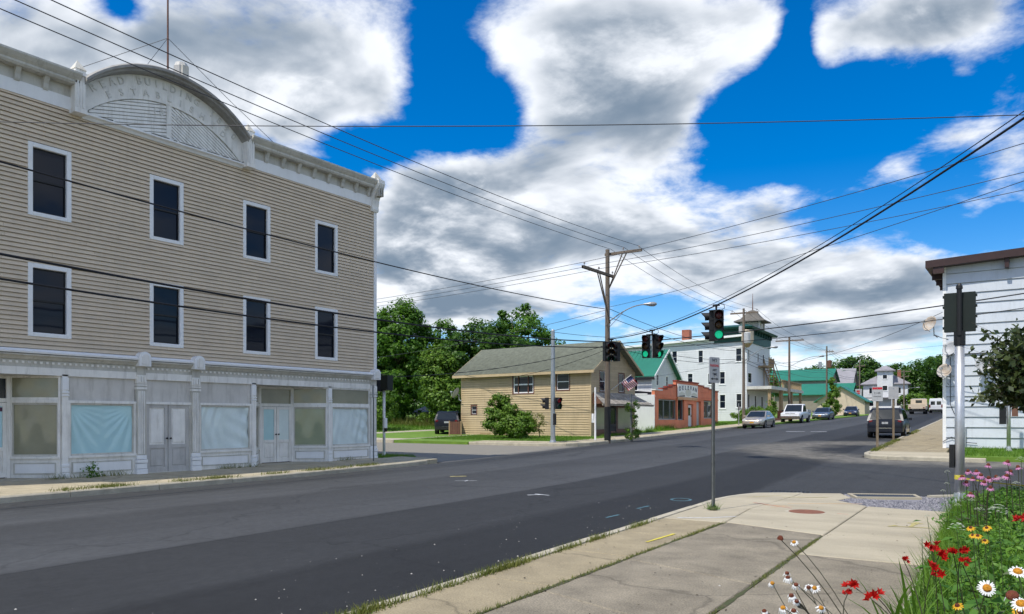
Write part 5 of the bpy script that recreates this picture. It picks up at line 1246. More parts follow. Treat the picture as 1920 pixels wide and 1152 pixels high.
def lamp_arm(parent, z, ang, L_, rise, name='lamp_arm'):
    ca, sa = math.cos(ang), math.sin(ang)
    pts = [(ca * L_ * t, sa * L_ * t, z + rise * math.sin(t * math.pi / 2) ** 1.0) for t in [k / 10 for k in range(11)]]
    a = MB().tube(pts, .03, 6).tube([(0, 0, z - .35), (ca * L_ * .45, sa * L_ * .45, z + rise * math.sin(.45 * math.pi / 2))], .018, 5).build(name, M['lamp_head'], parent)
    e = pts[-1]; rows = []
    for t, w, hh in ((-.05, .06, .05), (.1, .10, .08), (.3, .15, .13), (.5, .16, .14), (.62, .10, .08), (.66, .02, .02)):
        c0 = (e[0] + ca * t, e[1] + sa * t, e[2] + .02); rows.append([(c0[0] - sa * w * math.cos(q), c0[1] + ca * w * math.cos(q), c0[2] + hh * math.sin(q) * (.8 if math.sin(q) > 0 else 1)) for q in [2 * math.pi * i / 10 for i in range(11)]])
    MB().grid(rows).build('lamp_head', M['lamp_head'], a, smooth=True)
    return a
PP = Vector((-19.5, 37.6, .39)); PH = 10.5
big = upole(PP, PH, 'tall wooden pole with two offset crossarms and a street lamp by the tan house', [(10.28, 0, -.25, 1.95, 1.9), (9.05, R(-90), -.35, 3.1, 2.6)], .17)
MB(lambda u, n, z: (n - .2, -u, z)).box(-.35, 3.1, .32, .43, 8.98, 9.12).build('crossarm', M['pole'], big)
lamp_arm(big, 6.5, R(25), 2.0, .95)
mb = MB().cyl((0, 0, .05), (0, 0, 1.9), .185, .18, 12); mb.build('base_sleeve', M['black'], big)
PT = Vector((-22.9, 71.7, zr(71.7))); P3 = Vector((-24.2, 92.6, zr(92.6))); P4 = Vector((-25.0, 115.5, zr(115.5))); P5 = Vector((-27.2, 152, zr(152))); P6 = Vector((-22.0, 168, zr(168)))
hp = upole(PT, 10.9, 'wooden pole with grey transformer drum before the hotel tower', [(10.5, S3, -1.3, 1.3, 0)], .15)
t_ = MB().lathe([(.02, 7.6), (.28, 7.62), (.3, 7.7), (.3, 8.55), (.24, 8.62), (.05, 8.64)], (.38, -.15, 0), 12).build('transformer', M['transformer'], hp)
MB().cyl((.38, -.15, 8.6), (.38, -.15, 8.85), .04, .03, 6).build('bushing', M['ceramic'], t_)
MB().cyl((-.3, .2, 8.65), (-.3, .2, 9.3), .22, .22, 10).build('transformer', M['transformer'], hp)
lamp_arm(hp, 5.9, R(20), 2.4, 1.3)
up3 = upole(P3, 9.7, 'wooden pole with street lamp behind the white pickup', [(9.3, S3, -1.6, 1.6, 0)], .16)
lamp_arm(up3, 6.2, R(20), 3.2, 1.2)
up4 = upole(P4, 10.0, 'wooden pole with transformer beside the grey shop', [(9.2, S3, -.2, .9, 0)], .15)
MB().lathe([(.02, 6.9), (.3, 6.95), (.3, 7.9), (.1, 8.0)], (.4, -.1, 0), 10).build('transformer', M['brown_trim'], up4)
MB().box(-1.1, .2, -.06, .06, 7.1, 7.2).box(-1.1, -.7, -.15, .15, 7.0, 7.8).build('switch_frame', M['galv'], up4)
up5 = upole(P5, 9.6, 'wooden pole standing in front of the distant white house', [(8.6, S3, -.9, .9, 0)], .16)
lamp_arm(up5, 7.5, R(200), 2.4, .3)
up6 = upole(P6, 8.2, 'pale wooden pole with two short arms by the far trees', [(7.9, S3, -1.2, 1.2, 0), (6.9, S3, -1.3, .9, 0)], .15)
lamp_arm(up6, 4.4, R(20), 2.2, .3)
PR = Vector((.62, 15.2, .0))
rp = upole(PR, 9.2, 'wooden pole at the corner carrying the signal span wire', [(8.9, R(80), -1.2, 1.2, 0)], .16)
PB = Vector((-16.3, -14, 0))
bp = upole(PB, 10.9, 'wooden pole farther down the street before the shop building', [(10.3, 0, -.25, 1.95, 1.9)], .17)
# steel signal pole
sp = empty('steel_signal_pole', (-21.1, 34.5, .36), 0, 'pale steel signal pole in front of the tan house', 'signal pole')
MB().cyl((0, 0, -.3), (0, 0, 5.9), .13, .10, 14).build('shaft', M['galv'], sp, smooth=False)
MB().lathe([(.24, 0), (.24, .04), (.17, .06), (.14, .16)], n=14).build('base_flange', M['galv'], sp)
MB().cyl((.0, 0, 5.9), (0, 0, 5.97), .11, .06, 12).build('cap', M['galv'], sp)
MB().box(.1, .24, -.14, -.05, .95, 1.55).build('button_box', M['black'], sp)

# ------------------------------------------------------------------ signals
M['lens_green'] = emit_mat('lit_green_lens', (.01, .50, .25), .4)
M['lens_dim'] = mat('dim_red_lens', (.08, .006, .006), .3, .1, 5.); M['lens_amber'] = mat('dim_amber_lens', (.07, .03, .004), .3, .1, 5.); M['lens_goff'] = mat('dim_green_lens', (.004, .05, .03), .3, .1, 5.)
def head(parent, off, rz, n=3, lit=None, sec=.34, m='black', rev=False, name='signal_head', kind=('lens_dim', 'lens_amber', 'lens_goff')):
    """a column of lamp sections facing -y of its own frame, visors on"""
    ca, sa = math.cos(rz), math.sin(rz)
    fr = lambda x, y, z: (off[0] + ca * x - sa * y, off[1] + sa * x + ca * y, off[2] + z)
    b = MB(fr); H = sec * n
    b.box(-sec * .5, sec * .5, -.0, .20, -H, 0)
    for k in range(n): b.box(-sec * .5 - .012, sec * .5 + .012, .02, .18, -sec * k - sec * .96, -sec * k - sec * .9)
    o = b.build(name, M[m], parent)
    for k in range(n):
        zc = -sec * (k + .5); r = sec * .42
        v = MB(fr); rows = []
        for y, cut in ((0, 0), (-.12, 0), (-.26, .55)):
            rows.append([(r * math.sin(t), y, zc + r * math.cos(t)) for t in [-math.pi * .82 + 2 * math.pi * .82 * i / 14 for i in range(15)]] if not cut else [(r * math.sin(t), -.12 - .14 * max(0, math.cos(t)) - .02, zc + r * math.cos(t)) for t in [-math.pi * .82 + 2 * math.pi * .82 * i / 14 for i in range(15)]])
        v.grid(rows).build('visor', M[m], o)
        MB(fr).lathe([(r * .95, -.005), (r * .7, -.035), (.01, -.05)], (0, 0, zc), 14, 'y').build('lens', M['lens_green'] if lit == k else M[kind[k if n == 3 else 2 * k]], o)
    return o
def hang(px, top, faces, label, hgt=.18):
    o = empty('traffic_light', (px.x, px.y, top), 0, label, 'traffic light', 'traffic lights hung on the span wire')
    MB().cyl((0, 0, 0), (0, 0, -hgt), .045, .03, 8).box(-.11, .11, -.05, .05, -.03, .03).box(-.2, .2, -.2, .2, -hgt - .03, -hgt).build('hanger', M['black'], o)
    for (dx, dy, rz, lit) in faces: head(o, (dx, dy, -hgt - .03), rz, 3, lit)
    MB().box(-.03, .03, -.03, .03, -hgt - 1.06, -hgt - .03).build('spine', M['galv'], o)
    MB().tube([(.1, 0, .05), (.28, 0, .0), (.30, 0, -.12), (.15, 0, -.2)], .012, 5).build('drop_cable', M['wire'], o)
    return o
WA, WB = Vector((PP.x, PP.y, 6.0)), Vector((PR.x, PR.y, 7.1))
def span(t, sag): return WA.lerp(WB, t) + Vector((0, 0, -4 * sag * t * (1 - t)))
SAG = .92
q1, q2 = span(.262, SAG), span(.503, SAG)
hang(q1, q1.z, [(-.22, -.20, R(8), 2), (.28, .05, R(62), 2)], 'two faced traffic light on the span wire next to the wooden pole lamp')
hang(q2, q2.z, [(-.28, .05, R(-68), None), (.16, -.2, R(22), 2)], 'two faced traffic light with large green lamp at mid span')
q3 = span(.028, SAG)
hang(q3, q3.z - .05, [(-.12, -.22, R(70), None), (.22, .02, R(-20), None)], 'traffic light hanging close against the tall wooden pole', .12)
# signal heads on the poles
for dx, rz, red_ in ((-.42, R(-60), True), (.42, R(55), False)):
    o = empty('pole_signal', (-21.1 + dx, 34.5 - .1, 2.75), 0, 'two section signal with dark visors on the steel pole, %s' % ('red lens showing' if red_ else 'turned to the salmon shop'), 'traffic light')
    head(o, (0, 0, 0), rz, 2, None, .31, kind=('sign_red', 'lens_amber', 'lens_goff'))
    MB().cyl((-dx * .95, .1, -.06), (0, .1, -.06), .02, .02, 6).cyl((-dx * .95, .1, -.6), (0, .1, -.6), .02, .02, 6).build('arm', M['black'], o)
# ped signal pole, shop corner
def ped_pole(loc, hgt, label, r=.06, m='alu', box=(.5, .62), rz=0., bm='signal_green', cat='signal pole'):
    o = empty('crossing_signal_pole', loc, rz, label, cat)
    MB().cyl((0, 0, -.2), (0, 0, hgt), r, r * .97, 16).build('shaft', M[m], o, smooth=True)
    MB().lathe([(r * 2.1, 0), (r * 2.0, .05), (r * 1.3, .09), (r * 1.1, .2)], n=14).build('base', M[m], o)
    return o
pa = ped_pole((-21.6, 22.4, .12), 2.65, 'slim pole with dark boxed signal beside the shuttered shop building', .055, 'white_trim')
b = MB().box(-.05, .34, -.16, .16, 2.65, 3.25).build('signal_box', M['signal_green'], pa)
MB().box(-.28, -.25, -.14, .14, 2.65, 3.32).box(-.28, -.05, -.14, .14, 3.29, 3.32).box(-.28, -.05, -.14, .14, 2.62, 2.65).build('visor_frame', M['black'], b)
MB().box(.055, .14, -.12, .04, 1.15, 1.55).build('button_panel', M['white_trim'], pa); MB().box(.06, .15, -.06, .02, 1.0, 1.14).build('push_button', M['black'], pa)
po = ped_pole((-1.26, 16.9, .03), 3.02, 'thick aluminium signal pole with boxed signal seen from behind, by the flowers', .085)
MB().cyl((0, 0, 3.02), (0, 0, 3.28), .10, .10, 14).build('collar', M['black'], po)
b = MB().box(-.26, .26, -.02, .14, 3.28, 4.02)
for k in range(4): b.box(-.285, .285, .0, .12, 3.34 + k * .2, 3.38 + k * .2)
b = b.build('signal_box', M['signal_green'], po)
MB().cyl((0, -.08, 3.2), (0, -.08, 4.1), .045, .045, 10).lathe([(.06, 4.08), (.055, 4.14), (.02, 4.19)], (0, -.08, 0), 10).build('spine', M['black'], b)
MB().box(-.17, -.085, -.06, .09, .68, 1.12).build('push_button_box', M['black'], po)
MB().cyl((0, 0, .46), (0, 0, .54), .088, .088, 16).build('yellow_tape', M['p_yellow'], po)
mb = MB(); mb.tube([(.08, 0, .52), (.5, .25, .47), (1.1, .6, .44), (2.2, 1.0, .5)], .03, 4)
tag(MB().grid([[(-1.18, 16.9, .53), (-.7, 17.2, .44), (-.1, 17.5, .38), (.7, 17.9, .46)], [(-1.18, 16.9, .49), (-.7, 17.22, .42), (-.1, 17.53, .345), (.7, 17.9, .43)]]).build('caution_tape', M['p_yellow']), 'yellow tape tied to the aluminium pole behind the coneflowers', 'tape')
pb = ped_pole((-.98, 34.9, .38), 3.3, 'slender aluminium pole with dark box in front of the white siding', .07)
MB().box(-.3, -.08, -.12, .12, 1.05, 1.7).build('push_button_box', M['black'], pb); MB().box(.1, .3, -.1, .1, 1.35, 1.75).build('signal_box', M['brown_trim'], pb)

# ------------------------------------------------------------------ signs
def sign_post(loc, hgt, label, rz, w, hh, texts, m='postgrey', arrow=True, pr=.035, back=False, group=None, red_corner=False):
    o = empty('parking_sign', loc, rz, label, 'sign', group)
    MB().box(-pr, pr, -.008, .008, -.3, hgt - .05).box(-pr, -pr + .012, -.02, .008, -.3, hgt - .05).box(pr - .012, pr, -.02, .008, -.3, hgt - .05).build('post', M[m], o)
    r = .03; pts = []
    for cx_, cz, a0 in ((w/2 - r, hh - r, 0), (-w/2 + r, hh - r, 90), (-w/2 + r, r, 180), (w/2 - r, r, 270)):
        for k in range(4): t = R(a0 + 30 * k); pts.append((cx_ + r * math.cos(t), -.034, hgt - hh + cz + r * math.sin(t)))
    p = MB().prism(pts, (0, .012, 0)).build('plate', M['sign_white'], o)
    for (s, z, sz, mm) in texts: text('lettering', s, sz, M[mm], p, (0, -.036, hgt - hh + z), (R(90), 0, 0), .001, bold=.001)
    if arrow:
        z = hgt - hh + .07; a = w * .3
        MB().box(-a, a, -.0365, -.0345, z - .008, z + .008).prism([(-a - .02, -.0365, z), (-a + .035, -.0365, z + .024), (-a + .035, -.0365, z - .024)], (0, .002, 0)).prism([(a + .02, -.0365, z), (a - .035, -.0365, z + .024), (a - .035, -.0365, z - .024)], (0, .002, 0)).build('arrow', M['sign_ink'], p)
    if red_corner: MB().box(-w/2 + .02, w/2 - .02, -.0365, -.0345, hgt - .12, hgt - .03).build('red_band', M['sign_red'], p)
    MB().cyl((0, -.05, hgt - .08), (0, .03, hgt - .08), .012, .012, 6).cyl((0, -.05, hgt - hh + .12), (0, .03, hgt - hh + .12), .012, .012, 6).build('bolt', M['galv'], o)
    return o
NP = [('NO', .40, .085, 'sign_ink'), ('PARKING', .305, .062, 'sign_red'), ('ANY', .225, .062, 'sign_ink'), ('TIME', .15, .062, 'sign_ink')]
np_ = sign_post((-4.84, 13.42, .02), 2.73, 'no parking sign on grey channel post at the near pavement corner', R(74), .305, .46, NP)
MB().lathe([(.09, 0), (.07, .03), (.03, .05)], n=9).build('moss_base', M['moss'], np_)
s1 = sign_post((-5.71, 35.8, zr(35.8) + .05), 2.6, 'parking sign with red top band on a brown post by the black wagon', R(12), .42, .62, [('2 HR', .34, .12, 'sign_ink'), ('PARKING', .2, .07, 'sign_ink')], 'rustpost', False, .05, red_corner=True)
s2 = sign_post((-6.0, 42.2, zr(42.2) + .05), 2.7, 'weathered plain sign on a brown post behind the red banded sign', R(20), .46, .62, [], 'rustpost', False, .05)
ls = sign_post((-19.6, 19.8, .1), 2.75, 'edge on sign on a thin post beside the shop building corner', R(-32), .3, .45, [], 'postgrey', False)
wp = empty('white_post', (-20.2, 37.5, .42), 0, 'slim white post with a small box beside the tall wooden pole', 'post')
MB().cyl((0, 0, -.2), (0, 0, 2.95), .055, .05, 10).build('shaft', M['white_trim'], wp); MB().lathe([(.17, 0), (.17, .03), (.07, .06)], n=10).build('base', M['galv'], wp)
MB().box(-.2, -.05, -.05, .08, 1.0, 1.5).build('button_box', M['white_trim'], wp)
gp_ = empty('vine_post', (-18.9, 39.3, .42), 0, 'thin grey post overgrown with vine beside the wooden pole', 'post')
MB().box(-.03, .03, -.03, .03, -.2, 2.6).build('shaft', M['postgrey'], gp_)
sp2 = empty('meter_post', (-21.9, 67.2, zr(67)+.1), 0, 'thin pale post in front of the salmon shop window', 'post')
MB().box(-.03, .03, -.03, .03, -.2, 1.9).box(-.05, .2, -.03, .03, 1.3, 1.6).build('shaft', M['galv'], sp2)

# ------------------------------------------------------------------ wires
def wire(a, b_, sag, r, label, m='wire', n=28, group=None, name='overhead_wire', cat='wire'):
    a, b_ = Vector(a), Vector(b_); pts = [tuple(a.lerp(b_, k / n) + Vector((0, 0, -4 * sag * (k / n) * (1 - k / n)))) for k in range(n + 1)]
    return tag(MB().tube(pts, r, 5).build(name, M[m], smooth=True), label, cat, group)
def arm_pt(base, k, z=10.28 + .27): return Vector((base.x + .1 + [.0, .8, 1.6][k] * 1.0, base.y + .2, base.z + z))
TOP = [arm_pt(PP, k) for k in range(3)]; NEAR = [arm_pt(PB, k, 10.6) for k in range(3)]
for k in range(3): wire(NEAR[k], TOP[k], .75 + .1 * k, .012, 'primary wire running past the shop building to the offset crossarm', 'wire2', 40, 'primary wires along the shop building')
def harm(P, z, k): return Vector((P.x - 1.15 + 1.15 * k, P.y + .2, P.z + z))
for k in range(3):
    wire(TOP[k], harm(PT, 10.8, k), .55, .012, 'primary wire from the offset crossarm to the hotel pole', 'wire2', 20, 'primary wires to the hotel pole')
    wire(harm(PT, 10.8, k), harm(P3, 9.6, k), .3, .014, 'primary wire from the hotel pole to the lamp pole', 'wire2', 12, 'primary wires beyond the hotel pole')
    wire(harm(P3, 9.6, k), P4 + Vector((.3 * k, 0, 9.4)), .35, .014, 'primary wire from the lamp pole to the transformer pole', 'wire2', 12, 'primary wires beyond the lamp pole')
    wire(P4 + Vector((.3 * k, 0, 9.4)), harm(P5, 8.9, k), .5, .016, 'far primary wire towards the distant white house', 'wire2', 12, 'far primary wires')
wire(harm(P5, 8.9, 1), P6 + Vector((0, 0, 8.1)), .3, .016, 'far wire joining the two last poles', 'wire2', 10)
wire(P4 + Vector((.3, 0, 8.8)), (10, 150, 16.5), .6, .016, 'far wire rising towards the white sided building', 'wire2', 12)
# telecom cables along the street
wire((-16.2, -14, 7.9), PP + Vector((-.1, -.15, 7.25)), .9, .02, 'single cable hung below the primaries along the shop building')
wire((-15.6, -12, 5.9), PP + Vector((.0, -.17, 5.45)), 1.0, .030, 'thick black cable passing low across the shop building, upper of two')
wire((-15.4, -12, 5.25), PP + Vector((.0, -.17, 5.15)), 1.0, .026, 'thick black cable passing low across the shop building, lower of two')
for k, (z0, z1) in enumerate(((7.25, 7.2), (6.8, 6.9), (5.5, 6.2), (5.2, 5.9))):
    wire(PP + Vector((.1, .1, z0)), PT + Vector((0, 0, z1)), .45, .016, 'communication cable from the tall pole to the hotel pole', 'wire', 18, 'communication cables to the hotel pole')
    wire(PT + Vector((0, 0, z1)), P3 + Vector((0, 0, z1 - .7)), .25, .018, 'communication cable between hotel pole and lamp pole', 'wire', 12, 'communication cables beyond the hotel pole')
    if k < 3: wire(P3 + Vector((0, 0, z1 - .7)), P4 + Vector((0, 0, z1 - .6)), .3, .018, 'communication cable towards the transformer pole', 'wire2', 12, 'communication cables beyond the lamp pole')
    if k < 2: wire(P4 + Vector((0, 0, z1 - .6)), P5 + Vector((0, 0, z1 - .6)), .5, .02, 'far communication cable towards the white house', 'wire2', 12, 'far communication cables')
# span wire with the lights, and its signal cable
wire(WA, WB, SAG, .024, 'heavy span wire carrying the traffic lights', n=40)
wire(WA + Vector((0, 0, .05)), WB + Vector((0, 0, .12)), SAG - .02, .010, 'thin lashing wire along the traffic light span', n=40)
wire(WB + Vector((0, 0, .1)), (6.5, 8, 6.4), .2, .024, 'span wire tail leading on from the corner pole')
MBc = MB().tube([(PR.x - .5, PR.y + .4, 6.95), (PR.x - .35, PR.y + .2, 6.6), (PR.x - .2, PR.y, 6.45), (PR.x - .1, PR.y, 6.7), (PR.x, PR.y, 7.0)], .02, 6)
tag(MBc.build('cable_loop', M['wire']), 'loop of spare signal cable at the corner pole', 'cable')
# cross street primaries
LOW = [Vector((PP.x + .2, PP.y - d_, PP.z + 9.05 + .27)) for d_ in (2.9, 1.9, .9)]
for k, ((x, y), z) in enumerate((((11.5, 21.2), 10.1), ((12., 25.0), 10.0), ((12.5, 27.5), 9.9))):
    wire(LOW[k], (x, y, z), .45, .012, 'side street primary leaving the lower crossarm over the crossing', 'wire2', 30, 'side street primaries over the crossing')
    wire(LOW[k], (-75, 38.0 + k * 1.1, 10.8), .9, .012, 'side street primary running back past the trees', 'wire2', 24, 'side street primaries past the trees')
wire(PP + Vector((.1, 0, 7.35)), (9.0, 15.5, 8.05), .5, .010, 'thin communication line with a splice over the crossing', 'wire2', 30)
wire((-30, -3, 8.2), (PR.x, PR.y, 6.5), .55, .008, 'very thin level wire crossing the shop building and the street', 'wire2', 40)
wire(PP + Vector((.1, -.1, 5.3)), (14, 31, 7.6), .55, .024, 'thick cable across the street towards the white sided building', n=30)
wire(PP + Vector((.1, -.1, 5.0)), (14, 32, 7.35), .75, .016, 'second cable across the street towards the white sided building', n=30)
wire(PT + Vector((0, 0, 6.0)), (-3.3, 37.2, 6.2), 1.0, .012, 'service drop to the white sided building', 'wire2', 24)
wire(PP + Vector((-.1, -.1, 5.25)), (-21.6, 22.4, 3.3), .35, .016, 'signal cable sloping down to the slim pole by the shop building', n=24)
wire(PP + Vector((-.1, -.1, 5.0)), (-33.2, 42.2, 4.35), .5, .014, 'service cable sagging across the green shingle roof', n=24)
wire(PP + Vector((-.1, 0, 6.9)), (-21.1, 34.5, 6.25), .02, .012, 'short tie wire to the steel signal pole', n=6)
wire((-21.1, 34.5, 6.2), PP + Vector((0, -.1, 5.7)), .03, .012, 'lower tie wire between steel pole and wooden pole', n=6)
wire(PP + Vector((-.1, 0, 7.2)), (-60, 46, 6.6), .8, .012, 'house wire running back among the trees', 'wire2', 24)
wire(PT + Vector((0, 0, 6.6)), (-26.6, 80, 7.4), .2, .012, 'service wire from the hotel pole to the white hotel wall', 'wire2', 10)
wire((-34, 57, 4.6), PT + Vector((0, 0, 6.2)), .5, .012, 'service wire crossing before the white hotel', 'wire2', 14)
# ------------------------------------------------------------------ vehicles (forward is +x of their own frame)
def paint(name, c, metal=.3, rough=.28): return mat(name, c, rough, .04, 1., metal=metal, spec=.5, coat=.6)
M['car_silver'] = paint('silver_paint', (.50, .45, .38), .5); M['car_white'] = paint('white_car_paint', (.72, .72, .73), 0)
M['car_slate'] = paint('slate_paint', (.13, .155, .19), .5); M['car_navy'] = paint('navy_paint', (.02, .024, .06), .3)
M['car_black'] = mat('black_car_paint', (.010, .012, .020), .38, .1, 1., metal=.1, spec=.4, coat=.15); M['car_gold'] = paint('gold_lower_paint', (.26, .22, .13), .4)
M['plastic'] = mat('dark_trim_plastic', (.02, .02, .02), .6, .1, 5.); M['chrome'] = mat('chrome', (.6, .6, .62), .15, .05, 5., metal=1.)
M['tail'] = mat('tail_lamp', (.16, .006, .008), .2, .1, 5.); M['headl'] = mat('head_lamp', (.62, .64, .66), .12, .05, 5.)
M['plate_y'] = mat('orange_plate', (.62, .30, .03), .5, .1, 20.)
def wheel(parent, x, y, r, w, s, rim='rim'):
    prof = [(r * .62, -w/2), (r * .95, -w/2), (r, -w * .32), (r, w * .32), (r * .95, w/2), (r * .62, w/2)]
    o = MB().lathe(prof, (x, y, r), 20, 'y').build('wheel', M['rubber'], parent, smooth=False)
    rm = MB().lathe([(r * .63, s * w * .40), (r * .60, s * w * .47), (r * .2, s * w * .42), (r * .12, s * w * .5), (.005, s * w * .5)], (x, y, r), 16, 'y')
    for k in range(5):
        t = 2 * math.pi * k / 5; a = (x + r * .18 * math.cos(t), y + s * w * .47, r + r * .18 * math.sin(t)); b_ = (x + r * .58 * math.cos(t), y + s * w * .49, r + r * .58 * math.sin(t)); rm.cyl(a, b_, r * .09, r * .07, 5)
    rm.build('rim', M[rim], o)
def body_loft(parent, L, W, st, m, name='body', low=None, lowm=None):
    rows = []
    for (fx, fw, zb, zt) in st:
        x, w = fx * L, fw * W / 2; hh = zt - zb
        half = [(0, zb), (w * .80, zb), (w * .95, zb + hh * .10), (w * .99, zb + hh * .36), (w, zb + hh * .60), (w * .965, zb + hh * .86), (w * .90, zt - hh * .03), (w * .70, zt + .012), (0, zt + .03)]
        rows.append([(x, y, z) for y, z in half] + [(x, -y, z) for y, z in half[::-1][1:]])
    mb = MB(); mb.grid(rows); n = len(rows[0]); mb.f += [tuple(range(n - 1)), tuple(range(len(mb.v) - n, len(mb.v) - 1))]
    o = mb.build(name, m, parent); bmesh_weld(o); return smooth_by_angle(o, 38)
def bmesh_weld(o):
    bm = bmesh.new(); bm.from_mesh(o.data); bmesh.ops.remove_doubles(bm, verts=bm.verts, dist=.0005); bmesh.ops.recalc_face_normals(bm, faces=bm.faces); bm.to_mesh(o.data); bm.free()
def cabin(parent, xb0, xb1, xt0, xt1, wb, wt, zb, zt, m, side=2, roof_m=None, rear_glass=True):
    """body-coloured cabin hull with separate glass panes: rear base xb0, front base xb1, roof xt0..xt1"""
    B = [(xb0, -wb, zb), (xb1, -wb, zb), (xb1, wb, zb), (xb0, wb, zb)]; T = [(xt0, -wt, zt), (xt1, -wt, zt), (xt1, wt, zt), (xt0, wt, zt)]
    rows = [B, [tuple(b + (t - b) * .5 + (0.012 * (1 if i in (2, 3) else -1) if q == 1 else 0) for q, (b, t) in enumerate(zip(bb, tt))) for i, (bb, tt) in enumerate(zip(B, T))], T,
            [(xt0 + .10, -wt * .9, zt + .045), (xt1 - .10, -wt * .9, zt + .045), (xt1 - .10, wt * .9, zt + .045), (xt0 + .10, wt * .9, zt + .045)]]
    mb = MB(); loft(mb, rows); o = mb.build('cabin', m, parent); smooth_by_angle(o, 50)
    def pane(p, q, r, s, name, a0, a1, v0, v1, off):
        f = lambda u, v: Vector(p).lerp(Vector(q), u).lerp(Vector(s).lerp(Vector(r), u), v)
        pts = [f(a0, v0), f(a1, v0), f(a1, v1), f(a0, v1)]; n = (pts[1] - pts[0]).cross(pts[3] - pts[0]).normalized()
        c0 = Vector(((xb0 + xb1) / 2, 0, (zb + zt) / 2))
        if n.dot(pts[0] - c0) < 0: n = -n
        MB().add([tuple(x + n * off) for x in pts] , [(0,1,2,3)]).build(name, M['glass_car'], o)
    pane(B[1], B[2], T[2], T[1], 'windshield', .05, .95, .06, .94, .012)
    if rear_glass: pane(B[0], B[3], T[3], T[0], 'rear_window', .07, .93, .12, .92, .012)
    for (p, q, r, s) in ((B[0], B[1], T[1], T[0]), (B[3], B[2], T[2], T[3])):
        cuts = {1: [(.10, .93)], 2: [(.08, .50), (.535, .94)], 3: [(.06, .30), (.335, .61), (.64, .95)]}[side]
        for a, b_ in cuts: pane(p, q, r, s, 'side_window', a, b_, .12, .90, .022)
    return o
def trim(parent, L, W, front_z, rear_z, plate=True, front_m='headl', hw=.30, hh=.13, grille=True, tail_h=.16, yf=.70, tail_w=.22, xf=.478, xr=-.488, plate_m='plate_y'):
    for s in (-1, 1):
        MB().bbox(0, 1, 0, 1, 0, 1).v
        y = s * W * .5 * yf
        MB(lambda u, n, z: (xf * L + n, y + u, z)).bbox(-hw/2, hw/2, -.12, .05, front_z - hh/2, front_z + hh/2, .03).build('headlight', M[front_m], parent)
        MB(lambda u, n, z: (xr * L - n, y * 1.08 + u, z)).bbox(-tail_w/2, tail_w/2, -.12, .035, rear_z - tail_h/2, rear_z + tail_h/2, .02).build('tail_light', M['tail'], parent)
    if grille: MB(lambda u, n, z: ((xf + .012) * L + n, u, z)).bbox(-W * .22, W * .22, -.12, .02, front_z - .09, front_z + .05, .02).build('grille', M['plastic'], parent)
    if plate:
        MB(lambda u, n, z: (L * .5 + n, u, z)).box(-.16, .16, -.06, .015, .40, .52).build('number_plate', M[plate_m], parent)
        MB(lambda u, n, z: (-L * .5 - n, u, z)).box(-.16, .16, -.08, .015, rear_z - .06, rear_z + .06).build('number_plate', M['sign_white'], parent)
def mirrors(parent, x, w, z, m):
    for s in (-1, 1): MB().box(x - .06, x + .08, *sorted((s * w, s * (w + .2))), z, z + .14).build('mirror', m, parent)
def arches(parent, L, W, xs, r):
    for x in xs:
        for s in (-1, 1):
            MB().lathe([(r + .055, s * (W/2 - .18)), (r + .055, s * (W/2 + .004)), (.02, s * (W/2 + .004))], (x, 0, r), 18, 'y').build('wheel_arch', M['plastic'], parent)
def sedan(name, loc, rz, m, label, L=4.75, W=1.8, H=1.43, group=None):
    o = empty(name, loc, rz, label, 'car', group); k = H / 1.43
    st = [(-.5, .74, .34, .60), (-.485, .86, .26, .80), (-.45, .94, .22, .92), (-.36, .98, .20, .97), (-.2, 1, .19, .97), (0, 1, .19, .94), (.18, 1, .19, .92), (.28, .99, .20, .88), (.38, .96, .20, .81), (.45, .90, .22, .74), (.485, .80, .26, .66), (.5, .66, .32, .56)]
    body_loft(o, L, W, [(a, b_, c_, d_ * k) for a, b_, c_, d_ in st], m)
    cabin(o, -.40 * L, .25 * L, -.22 * L, .05 * L, W * .455, W * .36, .88 * k, H - .045, m, 2)
    arches(o, L, W, (-.285 * L, .30 * L), .31)
    for x in (-.285 * L, .30 * L):
        for s in (-1, 1): wheel(o, x, s * (W/2 - .10), .31, .21, s)
    trim(o, L, W, .62 * k, .76 * k); mirrors(o, .16 * L, W/2 - .04, .92 * k, m)
    MB(lambda u, n, z: (L * .495 + n, u, z)).box(-W * .36, W * .36, -.1, .01, .28, .36).build('lower_intake', M['plastic'], o)
    for s in (-1, 1): MB().box(-.26 * L, .17 * L, *sorted((s * (W/2 - .01), s * (W/2 + .004))), .50, .515).build('door_line', M['plastic'], o)
    return o
GZ = lambda x, y: zroad(x, y)
sedan('silver_sedan', (-19.35, 64.6, GZ(-19.3, 64.6) - .005), R(-90 + 3), M['car_silver'], 'silver sedan with orange plate parked before the salmon shop end')
sedan('slate_sedan', (-21.15, 96.0, GZ(-21.2, 96) - .005), R(-90 + 3), M['car_slate'], 'slate grey sedan parked behind the white pickup', 5.0, 1.9, 1.45)
sedan('navy_sedan', (-22.0, 117.0, GZ(-22, 117) - .005), R(-90 + 6), M['car_navy'], 'dark navy sedan parked in front of the grey shop', 4.7, 1.8, 1.45)
